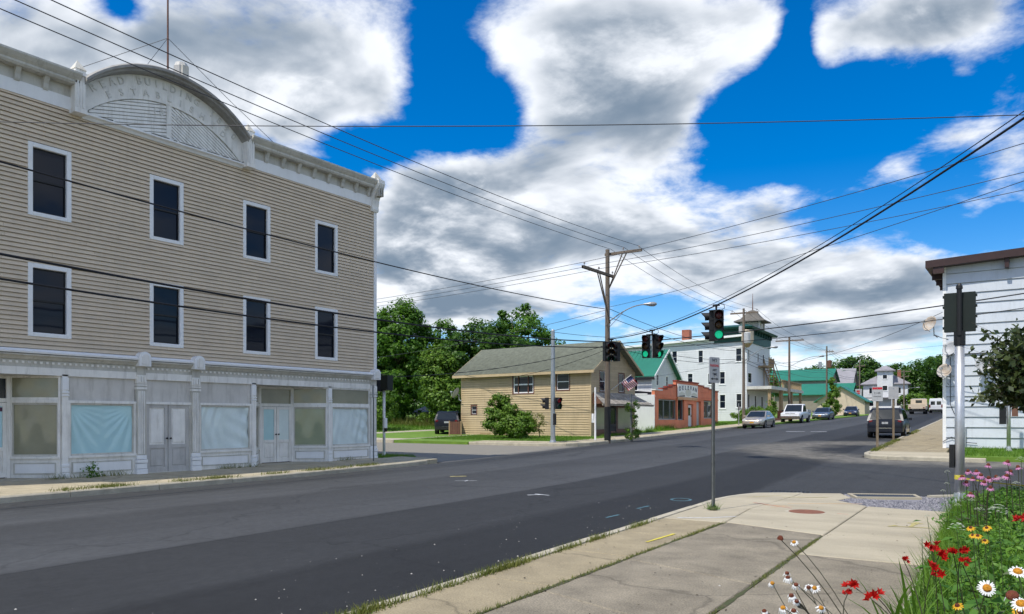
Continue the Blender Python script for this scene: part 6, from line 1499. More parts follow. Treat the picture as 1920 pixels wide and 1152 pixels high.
# pickup
pk = empty('white_pickup', (-20.6, 81.3, GZ(-20.6, 81.3) - .01), R(-90 + 3), 'white pickup truck with dark grille parked before the hotel porch', 'pickup')
L, W = 5.6, 2.0
body_loft(pk, L, W, [(-.5, .94, .55, .98), (-.49, .97, .5, 1.12), (-.15, 1, .45, 1.14), (.10, 1, .42, 1.15), (.22, 1, .42, 1.16), (.30, .99, .42, 1.14), (.42, .97, .42, 1.08), (.475, .94, .42, 1.0), (.5, .85, .46, .92)], M['car_white'])
cabin(pk, -.14 * L, .25 * L, -.11 * L, .10 * L, W * .465, W * .40, 1.1, 1.88, M['car_white'], 2)
mb = MB(); mb.box(-.49 * L, -.15 * L, -W * .49, -W * .44, 1.13, 1.38).box(-.49 * L, -.15 * L, W * .44, W * .49, 1.13, 1.38).box(-.5 * L, -.485 * L, -W * .49, W * .49, .8, 1.38); mb.build('bed_side', M['car_white'], pk)
MB().box(-.484 * L, -.151 * L, -W * .438, W * .438, 1.165, 1.18).build('bed_floor', M['plastic'], pk)
arches(pk, L, W, (-.30 * L, .32 * L), .40)
for x in (-.30 * L, .32 * L):
    for s in (-1, 1): wheel(pk, x, s * (W/2 - .12), .40, .26, s, 'rim')
trim(pk, L, W, .88, .95, hw=.34, hh=.22, yf=.74, grille=False, tail_h=.34, tail_w=.14, xf=.485)
g = MB(lambda u, n, z: (.492 * L + n, u, z)).bbox(-.46, .46, -.1, .03, .74, 1.0, .02).build('grille', M['plastic'], pk)
MB(lambda u, n, z: (.492 * L + n, u, z)).box(-.03, .03, .03, .05, .75, 1.0).box(-.46, .46, .03, .05, .86, .89).build('grille_bar', M['car_white'], g)
MB().box(.49 * L, .525 * L, -W * .48, W * .48, .48, .70).build('bumper', M['chrome'], pk); mirrors(pk, .17 * L, W/2, 1.18, M['plastic'])
# wagons
def wagon(name, loc, rz, m, label, L=4.9, W=1.9, H=1.72, low=None, r=.36):
    o = empty(name, loc, rz, label, 'car')
    st = [(-.5, .84, .42, .78), (-.492, .92, .32, .98), (-.47, .97, .27, 1.04), (-.3, 1, .26, 1.05), (0, 1, .26, 1.04), (.20, 1, .26, 1.02), (.30, .99, .26, .99), (.42, .95, .27, .92), (.475, .88, .30, .84), (.5, .76, .36, .70)]
    body_loft(o, L, W, st, m)
    cabin(o, -.488 * L, .24 * L, -.405 * L, .07 * L, W * .485, W * .385, .96, H - .05, m, 3)
    arches(o, L, W, (-.29 * L, .305 * L), r)
    for x in (-.29 * L, .305 * L):
        for s in (-1, 1): wheel(o, x, s * (W/2 - .11), r, .23, s)
    trim(o, L, W, .78, .84, tail_h=.30, tail_w=.20, xr=-.488); mirrors(o, .17 * L, W/2 - .03, 1.0, m)
    MB().box(-.505 * L, -.47 * L, -W * .46, W * .46, .34, .56).build('rear_bumper', M['plastic'] if not low else M['car_black'], o)
    MB(lambda u, n, z: (-.505 * L - n, u, z)).box(-.34, .34, -.01, .012, .535, .56).build('chrome_strip', M['chrome'], o)
    for s in (-1, 1):
        MB().tube([(-.38 * L, s * W * .36, H + .0), (-.36 * L, s * W * .36, H + .05), (.02 * L, s * W * .36, H + .05), (.05 * L, s * W * .36, H)], .018, 5).build('roof_rail', M['plastic'], o)
        if low: MB().box(-.26 * L, .22 * L, *sorted((s * (W/2 - .012), s * (W/2 + .006))), .30, .50).build('lower_cladding', M['car_gold'], o)
    return o
wagon('black_wagon', (-7.35, 50.2, GZ(-7.35, 50.2) - .01), R(93), M['car_black'], 'black wagon seen from behind at the kerb by the parking signs', 4.9, 1.95, 1.70, True)
wagon('black_suv', (-34.6, 42.6, zr(42.6) + .06), R(122), M['car_black'], 'black sport utility parked on the drive behind the tan house', 4.4, 1.75, 1.6)
# wooden gate by the drive
gt = empty('wood_gate', (-31.75, 39.7, zr(39.7) + .06), R(28), 'small brown wooden fence panel at the back corner of the tan house', 'fence')
for k in range(4): MB().box(-.42 + k * .17, -.27 + k * .17, -.02, .02, .1, .95).build('slat', M['brown_trim'], gt)
MB().box(-.45, .3, .021, .05, .25, .33).box(-.45, .3, .021, .05, .75, .83).build('rail', M['brown_trim'], gt)
for x in (-.5, .28): MB().box(x, x + .08, -.04, .04, 0, 1.0).build('post', M['wood_raw'], gt)
# flat bed truck and van far up the street
ft = empty('flatbed_truck', (-15.9, 137, GZ(-15.9, 137) + .0), R(93), 'pale flatbed truck seen from behind far up the street', 'truck')
MB().box(-3.2, 1.2, -1.2, 1.2, 1.05, 1.22).build('bed', M['cream_sid'], ft); MB().box(-3.22, -3.1, -1.2, 1.2, .8, 1.5).build('tail_board', M['cream_sid'], ft)
MB().box(-3.2, 2.2, -.5, .5, .6, 1.0).build('chassis', M['black'], ft); MB().box(-3.15, -2.95, -1.1, 1.1, .35, .55).build('under_bar', M['black'], ft)
c_ = MB(); loft(c_, [ring(1.2, 3.2, -1.1, 1.1, .7), ring(1.2, 3.2, -1.1, 1.1, 1.6), ring(1.25, 2.7, -1.0, 1.0, 2.45)]); c_ = c_.build('cab', M['car_white'], ft)
MB().box(1.17, 1.20, -.5, .5, 1.75, 2.25).build('rear_window', M['glass_car'], c_); MB().box(1.0, 1.15, -1.15, 1.15, 1.22, 2.4).build('headboard', M['cream_sid'], ft)
MB().box(.98, 1.0, -.45, .45, 1.75, 2.2).build('cab_glass', M['glass_car'], ft)
for x in (-1.9, 2.4):
    for s in (-1, 1): wheel(ft, x, s * .95, .45, .34, s, 'rim_dark')
for s in (-1, 1): MB().box(-3.26, -3.22, s * .95 - .12, s * .95 + .12, .9, 1.02).build('tail_light', M['tail'], ft)
vn = empty('white_van', (-14.6, 150, GZ(-14.6, 150)), R(93), 'white panel van beside the flatbed truck far up the street', 'van')
b = MB(); loft(b, [ring(-2.7, 2.7, -1.0, 1.0, .4), ring(-2.75, 2.75, -1.02, 1.02, 1.2), ring(-2.7, 1.5, -.95, .95, 2.3), ring(-2.5, 1.3, -.85, .85, 2.42)]); b.build('body', M['car_white'], vn)
for s in (-1, 1):
    MB().box(-2.76, -2.70, s * .45 - .32, s * .45 + .32, 1.35, 1.95).build('rear_window', M['glass_car'], vn); MB().box(-2.78, -2.72, s * .9 - .1, s * .9 + .1, .9, 1.4).build('tail_light', M['tail'], vn)
    for x in (-1.7, 1.8): wheel(vn, x, s * .9, .36, .25, s)
MB().box(-2.85, -2.7, -.95, .95, .42, .6).build('bumper', M['plastic'], vn)
# ------------------------------------------------------------------ foliage
def leaf_obj(name, C, N_, S, m, parent=None, kind=None, asp=.62):
    """one leaf-sized diamond per point"""
    n = len(C); N_ = N_ / np.maximum(1e-6, np.linalg.norm(N_, axis=1))[:, None]
    r = rng.normal(size=(n, 3)); U = np.cross(N_, r); U /= np.maximum(1e-6, np.linalg.norm(U, axis=1))[:, None]; V = np.cross(N_, U)
    S = S[:, None]
    P = np.stack([C - U * S, C - V * S * asp + N_ * S * .18, C + U * S, C + V * S * asp + N_ * S * .18], 1).reshape(-1, 3)
    me = bpy.data.meshes.new(name); me.vertices.add(4 * n); me.vertices.foreach_set('co', P.astype(np.float32).ravel())
    me.loops.add(4 * n); me.loops.foreach_set('vertex_index', np.arange(4 * n, dtype=np.int32))
    me.polygons.add(n); me.polygons.foreach_set('loop_start', np.arange(0, 4 * n, 4, dtype=np.int32))
    me.update(calc_edges=True); me.materials.append(m)
    o = bpy.data.objects.new(name, me); col.objects.link(o)
    if parent is not None: o.parent = parent
    if kind: o['kind'] = kind
    return o
def clump_points(lobes, n_clump, per, cr, flat=.8):
    """lobes: (x, y, z, rx, ry, rz); clumps sit near the lobes' skins"""
    w = np.array([l[3] * l[4] + l[4] * l[5] for l in lobes]); w = w / w.sum(); C = []; N_ = []
    for l, k in zip(lobes, np.maximum(1, (w * n_clump).astype(int))):
        d = rng.normal(size=(k, 3)); d /= np.linalg.norm(d, axis=1)[:, None]; rad = rng.uniform(.55, 1.05, k) ** .6
        cc = np.array(l[:3]) + d * rad[:, None] * np.array(l[3:])
        for c_, dd in zip(cc, d):
            m_ = max(4, int(per * rng.uniform(.5, 1.4))); q = rng.normal(size=(m_, 3)); q /= np.linalg.norm(q, axis=1)[:, None]
            q *= (rng.uniform(0, 1, m_) ** .45)[:, None]; r_ = cr * rng.uniform(.6, 1.35)
            C.append(c_ + q * r_ * np.array([1, 1, flat])); N_.append(q * .7 + dd * .5 + np.array([0, 0, .55]) + rng.normal(size=(m_, 3)) * .45)
    return np.concatenate(C), np.concatenate(N_)
def tree(name, loc, hgt, lobes, m, label, n_clump=150, per=60, cr=.7, leaf=.2, tr=.22, group=None, cat='tree', limbs=7):
    o = empty(name, loc, 0, label, cat, group)
    mb = MB(); top = (lobes[0][0] * .5, lobes[0][1] * .5, hgt * .62)
    mb.tube([(0, 0, -.3), (.05, .02, hgt * .2), (top[0] * .6, top[1] * .6, hgt * .42), top], tr, 8, tr * .35)
    for k in range(limbs):
        l = lobes[k % len(lobes)]; z0 = hgt * random.uniform(.22, .5); e = (l[0] + random.uniform(-.5, .5) * l[3], l[1] + random.uniform(-.5, .5) * l[4], l[2] + random.uniform(-.2, .4) * l[5])
        mb.tube([(0.03, 0, z0), (e[0] * .5, e[1] * .5, z0 + (e[2] - z0) * .6), e], tr * .45, 6, tr * .1)
    mb.build('trunk', M['bark'], o)
    C, N_ = clump_points(lobes, n_clump, per, cr); S = rng.uniform(.6, 1.25, len(C)) * leaf
    leaf_obj('crown', C, N_, S, M[m], o)
    return o
gh_ = lambda x, y: zr(y) + .05 + hill(x, y)
def T(x, y): return (x, y, gh_(x, y))
tree('maple_tree', T(-49.8, 53.5), 12, [(0, 0, 7.4, 3.4, 3.4, 3.6), (-1.6, 1, 5.4, 3, 3, 2.8), (1.4, -.6, 5.2, 2.6, 2.6, 2.6), (.2, 0, 9.6, 2.0, 2.0, 1.6), (-4.2, 0, 6.5, 3, 3, 3), (0, -1, 2.8, 3.4, 2.4, 2.4)], 'leaf_a', 'tall rounded maple behind the shop building corner', 240, 190, .85, .16, group='trees behind the side street')
tree('slender_tree', T(-46.6, 56.5), 11, [(0, 0, 8.6, 1.5, 1.5, 1.2), (.5, 0, 6.8, 1.5, 1.4, 1.3), (-.5, 0, 5.2, 1.3, 1.3, 1.0)], 'leaf_a', 'thin open crowned tree between two dense trees', 80, 70, .55, .14, tr=.16, group='trees behind the side street')
tree('broad_tree', T(-40.6, 53.6), 10.5, [(0, 0, 5.6, 3.4, 3.4, 3.0), (-2.2, -1, 4.2, 2.6, 2.6, 2.8), (2.0, 1, 5.6, 2.6, 2.6, 2.6), (.6, 0, 7.6, 2.2, 2.2, 1.5), (-1, -1, 2.4, 4, 2.5, 2.2), (3.4, 1.5, 4.4, 2.2, 2.2, 2.4)], 'leaf_b', 'broad dark green tree rising behind the tan house', 250, 180, .85, .16, group='trees behind the side street')
tree('ash_tree', T(-41.0, 60.5), 13, [(0, 0, 9.9, 1.7, 1.7, 1.6), (1.2, .5, 8.6, 1.8, 1.8, 1.7), (-.8, 0, 7.6, 2.4, 2.2, 2.0), (2.6, 0, 6.6, 1.9, 1.8, 1.8), (1.6, 0, 4.6, 3, 2.5, 2.2)], 'leaf_a', 'taller feathery tree peaking above the tan house roof', 130, 130, .7, .15, group='trees behind the side street')
tree('willow_tree', T(-40.6, 48.6), 7.4, [(0, 0, 4.0, 1.5, 1.5, 2.4), (.6, 0, 2.6, 1.6, 1.5, 1.8), (-.4, 0, 5.6, 1.1, 1.1, 1.1)], 'leaf_c', 'lighter yellow green tree in front of the dark tree', 200, 90, .5, .13, group='trees behind the side street')
tree('dark_spruce', T(-45, 64), 9, [(0, 0, 3.5, 6, 3, 3.6), (-6, 0, 3.2, 5, 3, 3.4), (5, 2, 3.5, 5, 3, 3.5)], 'leaf_b', 'dark undergrowth wall of trees behind the lawn', 380, 110, .9, .2, tr=.2)
tree('lilac_bush', T(-43.0, 42.8), 4.6, [(0, 0, 2.0, 2.2, 2.0, 2.0), (.7, -.6, 1.4, 1.8, 1.5, 1.4), (-.6, .4, 3.0, 1.5, 1.4, 1.1)], 'leaf_c', 'yellow green bush beside the shop building corner', 150, 80, .5, .10, tr=.08, cat='bush')
tree('round_shrub', T(-25.9, 37.4), 2.9, [(0, 0, 1.0, 1.45, 1.1, .95), (-.5, -.1, 1.7, .85, .8, .75), (-.75, 0, 2.2, .45, .45, .45), (.6, .1, .8, 1.0, .9, .75)], 'leaf_c', 'dense green shrub growing against the tan house wall', 190, 90, .30, .075, tr=.05, cat='bush')
tree('dry_shrub', T(-24.35, 38.2), 1.6, [(0, 0, .9, .4, .4, .6)], 'weed', 'small dried shrub next to the dense green shrub', 20, 30, .22, .05, tr=.03, cat='bush', limbs=4)
tree('small_bush', T(-44.5, 51.5), 1.4, [(0, 0, .6, .9, .8, .6)], 'leaf_c', 'small bright bush in the tall grass by the sheds', 40, 60, .3, .08, tr=.04, cat='bush')
tree('hotel_shrub', (-24.6, 82.8, 1.4), 1.8, [(0, 0, .8, 1.6, .9, .8), (-1.8, -.4, .6, 1.3, .8, .6), (1.0, .6, 1.5, .5, .6, .9)], 'leaf_c', 'leafy shrubs at the foot of the hotel wall', 80, 60, .35, .1, tr=.04, cat='bush')
tree('vine_tree', (P4.x + .8, P4.y - .6, P4.z), 5, [(0, 0, 1.2, 1.1, .9, 1.2), (.2, 0, 3.0, .7, .7, 1.4), (.1, 0, 4.6, .4, .4, .8)], 'leaf_c', 'vine covered bush round the transformer pole', 80, 60, .4, .13, tr=.04, cat='bush')
tree('pole_vine', (-18.85, 39.3, .45), 2.4, [(0, 0, .4, .45, .35, .4), (.05, .05, 1.2, .22, .22, .5), (0, .0, 1.9, .35, .35, .35)], 'leaf_c', 'climbing vine on the thin grey post', 46, 40, .16, .05, tr=.02, cat='vine')
for i, (x, y, s, lab) in enumerate(((-62, 190, 1.0, 'distant rounded tree above the first green roof'), (-46, 200, 1.05, 'distant tree behind the transformer pole'), (-36, 196, 1.25, 'large dark tree behind the grey barn'), (-20, 205, 1.25, 'dense dark tree to one side of the distant white house'), (-11, 196, 1.6, 'tall broad tree over the flatbed truck'), (-3, 188, 1.35, 'dark tree against the white sided building edge'), (-30, 214, 1.1, 'tree showing over the distant white house roof'))):
    tree('street_tree', (x, y, zr(y)), 10.5 * s, [(0, 0, 6.6 * s, 5.2 * s, 4.5 * s, 3.2 * s), (-3 * s, 0, 5 * s, 4 * s, 3.5 * s, 3 * s), (3.2 * s, 0, 5.2 * s, 4 * s, 3.5 * s, 3 * s), (.8 * s, 0, 8.6 * s, 3 * s, 3 * s, 1.6 * s), (0, -2, 2.6 * s, 5 * s, 3 * s, 2.4 * s)], 'leaf_b', lab, 150, 70, 1.2 * s, .36, tr=.3, group='distant street trees')
tree('yard_tree', (-31.5, 104, zr(104)), 8.5, [(0, 0, 6.2, 1.9, 1.9, 2.3), (1, 0, 4, 1.8, 1.8, 2)], 'leaf_c', 'light green tree behind the hotel porch', 80, 60, .7, .2)
tree('yard_tree', (-38, 120, zr(120)), 8.5, [(0, 0, 6.0, 2.2, 2, 2), (0, 0, 3.8, 2, 2, 2)], 'leaf_a', 'small green tree between the hotel and the green roofed shops', 80, 60, .7, .2)
tree('roadside_bush', (-20.0, 170, zr(170)), 4, [(0, 0, 1.8, 3.2, 2, 1.7), (2.5, 0, 1.3, 2.4, 1.6, 1.3)], 'leaf_c', 'olive bush beside the pale far pole', 90, 60, .8, .24, cat='bush')
for k in range(5): tree('hedge_tree', (-4.5 + k * 7, 120 + k * 6, zr(120)), 8, [(0, 0, 4, 3.5, 3.5, 3.6)], 'leaf_b', 'tree row behind the white sided building', 60, 50, 1.2, .35, group='trees behind the white building')
# the wood closing the view: one mass
def wood(label, pts, n_clump, m, leaf=.5, cr=1.8):
    C, N_ = clump_points(pts, n_clump, 45, cr); leaf_obj('treeline', C, N_, rng.uniform(.6, 1.3, len(C)) * leaf, M[m], None, 'stuff')['label'] = label
wood('far wood closing the view beyond the street', [(x, 235 + 12 * math.sin(x), 8.5, 12, 8, 5.5 + 1.5 * math.sin(x * .7)) for x in range(-150, 90, 13)], 700, 'leaf_b', .6, 2.2)
wood('wood behind the shop building and the lawn', [(x, 84 + 4 * math.sin(x), 3.4, 7, 5, 3.6 + .9 * math.sin(x * .9)) for x in range(-120, -42, 8)], 420, 'leaf_b', .3, 1.4)

# plum tree leaning over the flower bed
pt = empty('plum_tree', (.85, 12.5, .32), 0, 'dark leaved small tree reaching over the flower bed', 'tree')
mb = MB(); mb.tube([(0, 0, -.2), (-.05, 0, .9), (-.35, -.1, 1.5), (-.8, -.3, 2.3)], .06, 8, .03)
C, N_ = [], []
for k in range(300):
    z0 = random.uniform(1.25, 2.1); a = random.uniform(0, 6.28); ln = random.uniform(.25, .85) ** .8
    s = Vector((-.45 - .3 * (z0 - 1.2), -.2, z0)); e = Vector((-.75 + math.cos(a) * ln * .95, -.3 + math.sin(a) * ln, 1.55 + random.random() * 1.35 * (1 - .55 * ln)))
    mid = s.lerp(e, .5) + Vector((0, 0, .06)); mb.tube([tuple(s), tuple(mid), tuple(e)], .008, 4, .003)
    for q in range(40):
        t = random.uniform(.3, 1.05); p = s.lerp(mid, t * 2) if t < .5 else mid.lerp(e, t * 2 - 1)
        C.append(np.array(p) + rng.normal(size=3) * .06); N_.append(rng.normal(size=3) * .8 + np.array([0, -.3, .6]))
for k in range(9):      # thin shoots sticking out
    a = random.uniform(2.6, 3.9); s = Vector((-1.1, -.4, random.uniform(1.7, 2.3))); e = s + Vector((-.45 * random.random() - .15, -.1, .25 + .3 * random.random())); mb.tube([tuple(s), tuple(s.lerp(e, .5) + Vector((0, 0, .03))), tuple(e)], .004, 4, .002)
    for q in range(9): C.append(np.array(s.lerp(e, random.random())) + rng.normal(size=3) * .03); N_.append(rng.normal(size=3) + np.array([0, 0, .5]))
mb.build('trunk', M['bark'], pt)
leaf_obj('crown', np.array(C), np.array(N_), rng.uniform(.030, .058, len(C)), M['leaf_d'], pt)

# ------------------------------------------------------------------ grass and weeds
def blades(name, label, pts, h0, h1, w, m, parent=None):
    n = len(pts); pts = np.array(pts); a = rng.uniform(0, 6.28, n); hh = rng.uniform(h0, h1, n); d = np.stack([np.cos(a), np.sin(a), np.zeros(n)], 1)
    ln = rng.normal(size=(n, 3)) * np.array([.4, .4, 0]) * hh[:, None]
    P = np.stack([pts - d * w, pts + d * w, pts + ln + np.array([0, 0, 1]) * hh[:, None]], 1).reshape(-1, 3)
    me = bpy.data.meshes.new(name); me.vertices.add(3 * n); me.vertices.foreach_set('co', P.astype(np.float32).ravel()); me.loops.add(3 * n); me.loops.foreach_set('vertex_index', np.arange(3 * n, dtype=np.int32))
    me.polygons.add(n); me.polygons.foreach_set('loop_start', np.arange(0, 3 * n, 3, dtype=np.int32)); me.update(calc_edges=True); me.materials.append(M[m])
    o = bpy.data.objects.new(name, me); col.objects.link(o); o['kind'] = 'stuff'; o['label'] = label
    return o
U_ = random.uniform
blades('grass', 'grass beside the shuttered shop building', [(x, y, zr(y) + .06 + hill(x, y)) for x, y in ((U_(-27, -20.3), U_(20.98, 22.85)) for _ in range(9000))], .05, .13, .008, 'grass')
blades('grass', 'uneven grass round the tan house', [(x, y, gh_(x, y)) for x, y in ((U_(-31, -20.9), U_(35.3, 41.2)) for _ in range(16000))], .04, .16, .010, 'grass')
blades('grass', 'rough lawn running back to the trees', [(x, y, gh_(x, y)) for x, y in ((U_(-60, -33), U_(36, 62)) for _ in range(30000)) if not (x > -39.5 and y < 46)], .06, .26, .02, 'grass')
blades('grass', 'tall grass round the sheds', [(x, y, gh_(x, y)) for x, y in ((U_(-52, -40), U_(50, 58)) for _ in range(8000))], .3, .9, .02, 'weed')
blades('grass', 'grass along the foot of the white siding', [(x, y, zr(y) + .06) for x, y in ((U_(-2.6, 3.5), U_(31.3, 36.3)) for _ in range(9000))], .05, .16, .009, 'grass')
blades('grass', 'hotel lawn by the pavement', [(x, y, zr(y) + .06) for x, y in ((U_(-27, kl(70) - 2.1), U_(69.2, 83)) for _ in range(6000))], .06, .15, .015, 'grass')
def strip_weeds(label, f, y0, y1, n, spread, h0, h1, w, m='weed', cl=8, zf=None):
    pts = []
    cs = [U_(y0, y1) for _ in range(cl)]
    for _ in range(n):
        y = random.choice(cs) + random.gauss(0, .25); 
        if not y0 < y < y1: continue
        x = f(y) + random.gauss(0, spread); pts.append((x, y, (zf(x, y) if zf else zr(y) + .0)))
    blades('weeds', label, pts, h0, h1, w, m)
strip_weeds('weeds growing in the open pavement joint', j1, 3.5, 12, 1500, .02, .01, .05, .004, cl=16)
strip_weeds('weeds in the joint nearest the flower bed', j2, 4, 11, 900, .018, .01, .04, .004, cl=12)
strip_weeds('weeds along the back of the near kerb', lambda y: kr(y) + .19, 2.5, 12.3, 2600, .03, .02, .10, .005, cl=12)
strip_weeds('grass tufts at the near kerb end', lambda y: kr(y) + .16, 3.6, 5.2, 380, .04, .03, .10, .005, 'weed', 4)
strip_weeds('weeds along the shop pavement kerb', lambda y: kl(y) - .2, 4, 20, 2600, .1, .03, .12, .008, cl=20, zf=lambda x, y: zl(x, y))
strip_weeds('weeds at the foot of the shuttered shop front', lambda y: -20.55, 6, 20.6, 500, .05, .04, .2, .007, cl=7, zf=lambda x, y: zr(y) + .11)
strip_weeds('weeds along the far kerb by the black wagon', lambda y: kr(y) + .2, 33, 60, 2000, .08, .03, .12, .012, cl=18, zf=zf_r)
strip_weeds('weeds at the foot of the salmon shop', lambda y: -23.3 - .055 * (y - 53), 48, 68, 900, .15, .1, .5, .02, 'grass', 10, zf=lambda x, y: zr(y) + .06)
strip_weeds('grass strip in front of the shop row', lambda y: kl(y) - 2.3, 40, 66, 3000, .15, .05, .25, .012, 'grass', 30, zf=lambda x, y: zr(y) + .06)
blades('weeds', 'grass tuft at the foot of the no parking post', [(-4.84 + random.gauss(0, .05), 13.42 + random.gauss(0, .05), .02) for _ in range(160)], .03, .16, .004, 'grass')
mb = MB()
C = np.array([(-20.45 + random.gauss(0, .08), 10.35 + random.gauss(0, .1), .12 + abs(random.gauss(0, .18))) for _ in range(120)])
leaf_obj('weed_plant', C, rng.normal(size=(120, 3)), rng.uniform(.02, .05, 120), M['leaf_a'], None, 'stuff')['label'] = 'leafy weed growing at the shop front riser'

# loose grit washed on the road and pavement
mb = MB()
for _ in range(150):
    y = U_(3, 16); near = random.random() < .8
    x = kr(y) - abs(random.gauss(0, 1.1)) - .05 if near else U_(kl(y) + .5, kr(y) - .3); r = .004 + .011 * random.random() ** 3 if near else .004
    if random.random() < .12: x = U_(kr(y) + .3, -1.4)
    z = (zroad(x, y) if x < kr(y) else zr(y)); a = random.random() * 6.3
    mb.add([(x + r * math.cos(a + t), y + r * math.sin(a + t), z) for t in (0, 1.6, 3.1, 4.6)] + [(x, y, z + r * .8)], [(0,1,4), (1,2,4), (2,3,4), (3,0,4)])
tag(mb.build('gravel', mat('pale_grit', (.42, .40, .36), .9, .3, 9.)), 'scattered pale grit on the road near the kerb', kind='stuff')
# bits of dried leaf and dirt on the slabs
C = np.array([(U_(kr(y) + .2, j3(y)), y, zr(y) + .008) for y in (U_(3, 15) for _ in range(150))])
leaf_obj('leaf_litter', C, rng.normal(size=(150, 3)) * .15 + np.array([0, 0, 1]), rng.uniform(.008, .02, 150), M['soil'], None, 'stuff')['label'] = 'scraps of dead leaf on the near pavement'

# ------------------------------------------------------------------ the flower bed
def bed_h(x, y):       # height of the leaf mass
    t = (x - (j3(y) + .12)) / .8; return max(.05, min(.62, .10 + .62 * t)) * (1.0 if y < 13 else max(.25, 1 - (y - 13) * .2))
C, N_, S = [], [], []
for _ in range(42000):
    y = 15.3 * random.random() ** .62 + .6 if random.random() < .85 else U_(.6, 15.4)
    x = j3(y) + .08 + abs(random.gauss(0, .55))
    if x > 1.3: continue
    z = bed_h(x, y) * random.random() ** .45
    C.append((x, y, zr(y) + .08 + z)); N_.append((random.gauss(0, .75), random.gauss(0, .75) - .2, 1)); S.append(U_(.012, .04))
leaf_obj('bed_foliage', np.array(C), np.array(N_), np.array(S), leaf_mat('bed_leaf', (.018, .075, .008), (.15, .31, .03), .35), None, 'stuff', .35)['label'] = 'mass of feathery green foliage filling the flower bed'
pts = []
for _ in range(9000):
    y = 14 * random.random() ** .7 + .8; x = j3(y) + .12 + abs(random.gauss(0, .55))
    if x < 1.2: pts.append((x, y, zr(y) + .06 + bed_h(x, y) * .5))
blades('bed_blades', 'grassy blades rising through the flower bed', pts, .12, .34, .006, 'grass')
# broad leaves in clumps
C, N_, S = [], [], []
for (x, y) in ((-.95, 11.8), (-.85, 13.2), (-.7, 10.4), (-.55, 8.8), (-.35, 6.3), (-.2, 4.6), (-.75, 14.4), (-.3, 7.4)):
    for _ in range(46): C.append((x + random.gauss(0, .14), y + random.gauss(0, .2), zr(y) + .1 + bed_h(x, y) + random.gauss(0, .07))); N_.append((random.gauss(0, .4), random.gauss(0, .4) - .2, 1)); S.append(U_(.03, .07))
leaf_obj('broad_leaves', np.array(C), np.array(N_), np.array(S), leaf_mat('broad_leaf', (.05, .14, .02), (.13, .27, .04), .35), None, 'stuff', .42)['label'] = 'broad light green leaves among the bed foliage'
# long sword leaves near the edging
sw = empty('sword_leaf_plant', (-.72, 5.6, .08), 0, 'clump of long sword shaped leaves at the bed edge', 'plant')
for k in range(22):
    a = U_(-2.6, .6); ln = U_(.35, .75); lean = U_(.3, .9); b0 = Vector((random.gauss(0, .07), random.gauss(0, .12), 0)); d_ = Vector((math.cos(a), math.sin(a), 0)); s_ = Vector((-d_.y, d_.x, 0)) * .018
    rows = [[], []]
    for q in range(7):
        t = q / 6; p = b0 + d_ * ln * lean * t * t + Vector((0, 0, ln * t * (1 - .25 * t * lean))); w = (1 - t) ** .6
        rows[0].append(tuple(p - s_ * w)); rows[1].append(tuple(p + s_ * w))
    MB().grid(rows).build('leaf', M['grass'], sw, smooth=True)

def frame_of(n):
    n = Vector(n).normalized(); u = n.orthogonal().normalized(); return n, u, n.cross(u)
def stem_to(o, base, tip, m='stem', r=.0035, bend=.2, leaves=3):
    base, tip = Vector(base), Vector(tip); mid = base.lerp(tip, .55) + Vector((random.gauss(0, bend * .55), random.gauss(0, bend * .45), bend * .6))
    pts = [tuple((base * (1 - t) ** 2 + mid * 2 * t * (1 - t) + tip * t * t)) for t in [k / 10 for k in range(11)]]
    MB().tube(pts, r, 5, r * .7).build('stem', M[m], o)
    for k in range(leaves):
        p = Vector(pts[random.randint(2, 7)]); d_ = Vector((random.gauss(0, 1), random.gauss(0, 1), .5)).normalized() * U_(.05, .10); s_ = d_.orthogonal().normalized() * .010
        MB().add([tuple(p), tuple(p + d_ * .5 + s_), tuple(p + d_), tuple(p + d_ * .5 - s_)], [(0,1,2,3)]).build('leaf', M[m], o)
def flower_head(o, c_, nrm, r, n, m, cone, cr, ch, droop=0., pw=.30, gaps=0.):
    """ring of separate petals round a domed disc"""
    nrm = Vector(nrm).normalized() + Vector((random.gauss(0, .16), random.gauss(0, .16), random.gauss(0, .12))); k_ = random.uniform(.78, 1.08); r *= k_; cr *= (k_ + 1) / 2
    nn, u, v = frame_of(nrm); c_ = Vector(c_)
    for k in range(n):
        if random.random() < gaps: continue
        t = 2 * math.pi * k / n + random.uniform(-.08, .08); d_ = u * math.cos(t) + v * math.sin(t); s_ = nn.cross(d_) * r * pw * .5 * U_(.8, 1.15); rr = r * U_(.86, 1.08)
        a = c_ + d_ * cr * .8; b_ = c_ + d_ * rr * .6 - nn * droop * r * .25; e = c_ + d_ * rr * (1 - .25 * droop) - nn * droop * r * .8 - nn * random.uniform(0, .08) * r
        MB().add([tuple(a - s_ * .45), tuple(a + s_ * .45), tuple(b_ + s_), tuple(e + s_ * .5), tuple(e - s_ * .5), tuple(b_ - s_)], [(0,1,2,5), (5,2,3,4)]).build('petal', m, o)
    vs = []; fs = []; q = 10
    for rr, hh in ((cr, -.1 * ch), (cr * .95, .35 * ch), (cr * .6, .85 * ch), (.001, ch)):
        for i in range(q): t = 2 * math.pi * i / q; vs.append(tuple(c_ + (u * math.cos(t) + v * math.sin(t)) * rr + nn * hh))
    for k in range(3):
        for i in range(q): fs.append((k*q+i, k*q+(i+1) % q, (k+1)*q+(i+1) % q, (k+1)*q+i))
    MB().add(vs, fs).build('disc', cone, o, smooth=True)
def toward_cam(p, up=.35): 
    d_ = (Vector((0, 0, 1.65)) - p).normalized(); return (d_ + Vector((0, 0, up))).normalized()
def ground_under(p, dx=.1, dy=.05): 
    x = max(p.x + dx, j3(p.y) + .2); return (x, p.y + dy, zr(p.y) + .05)
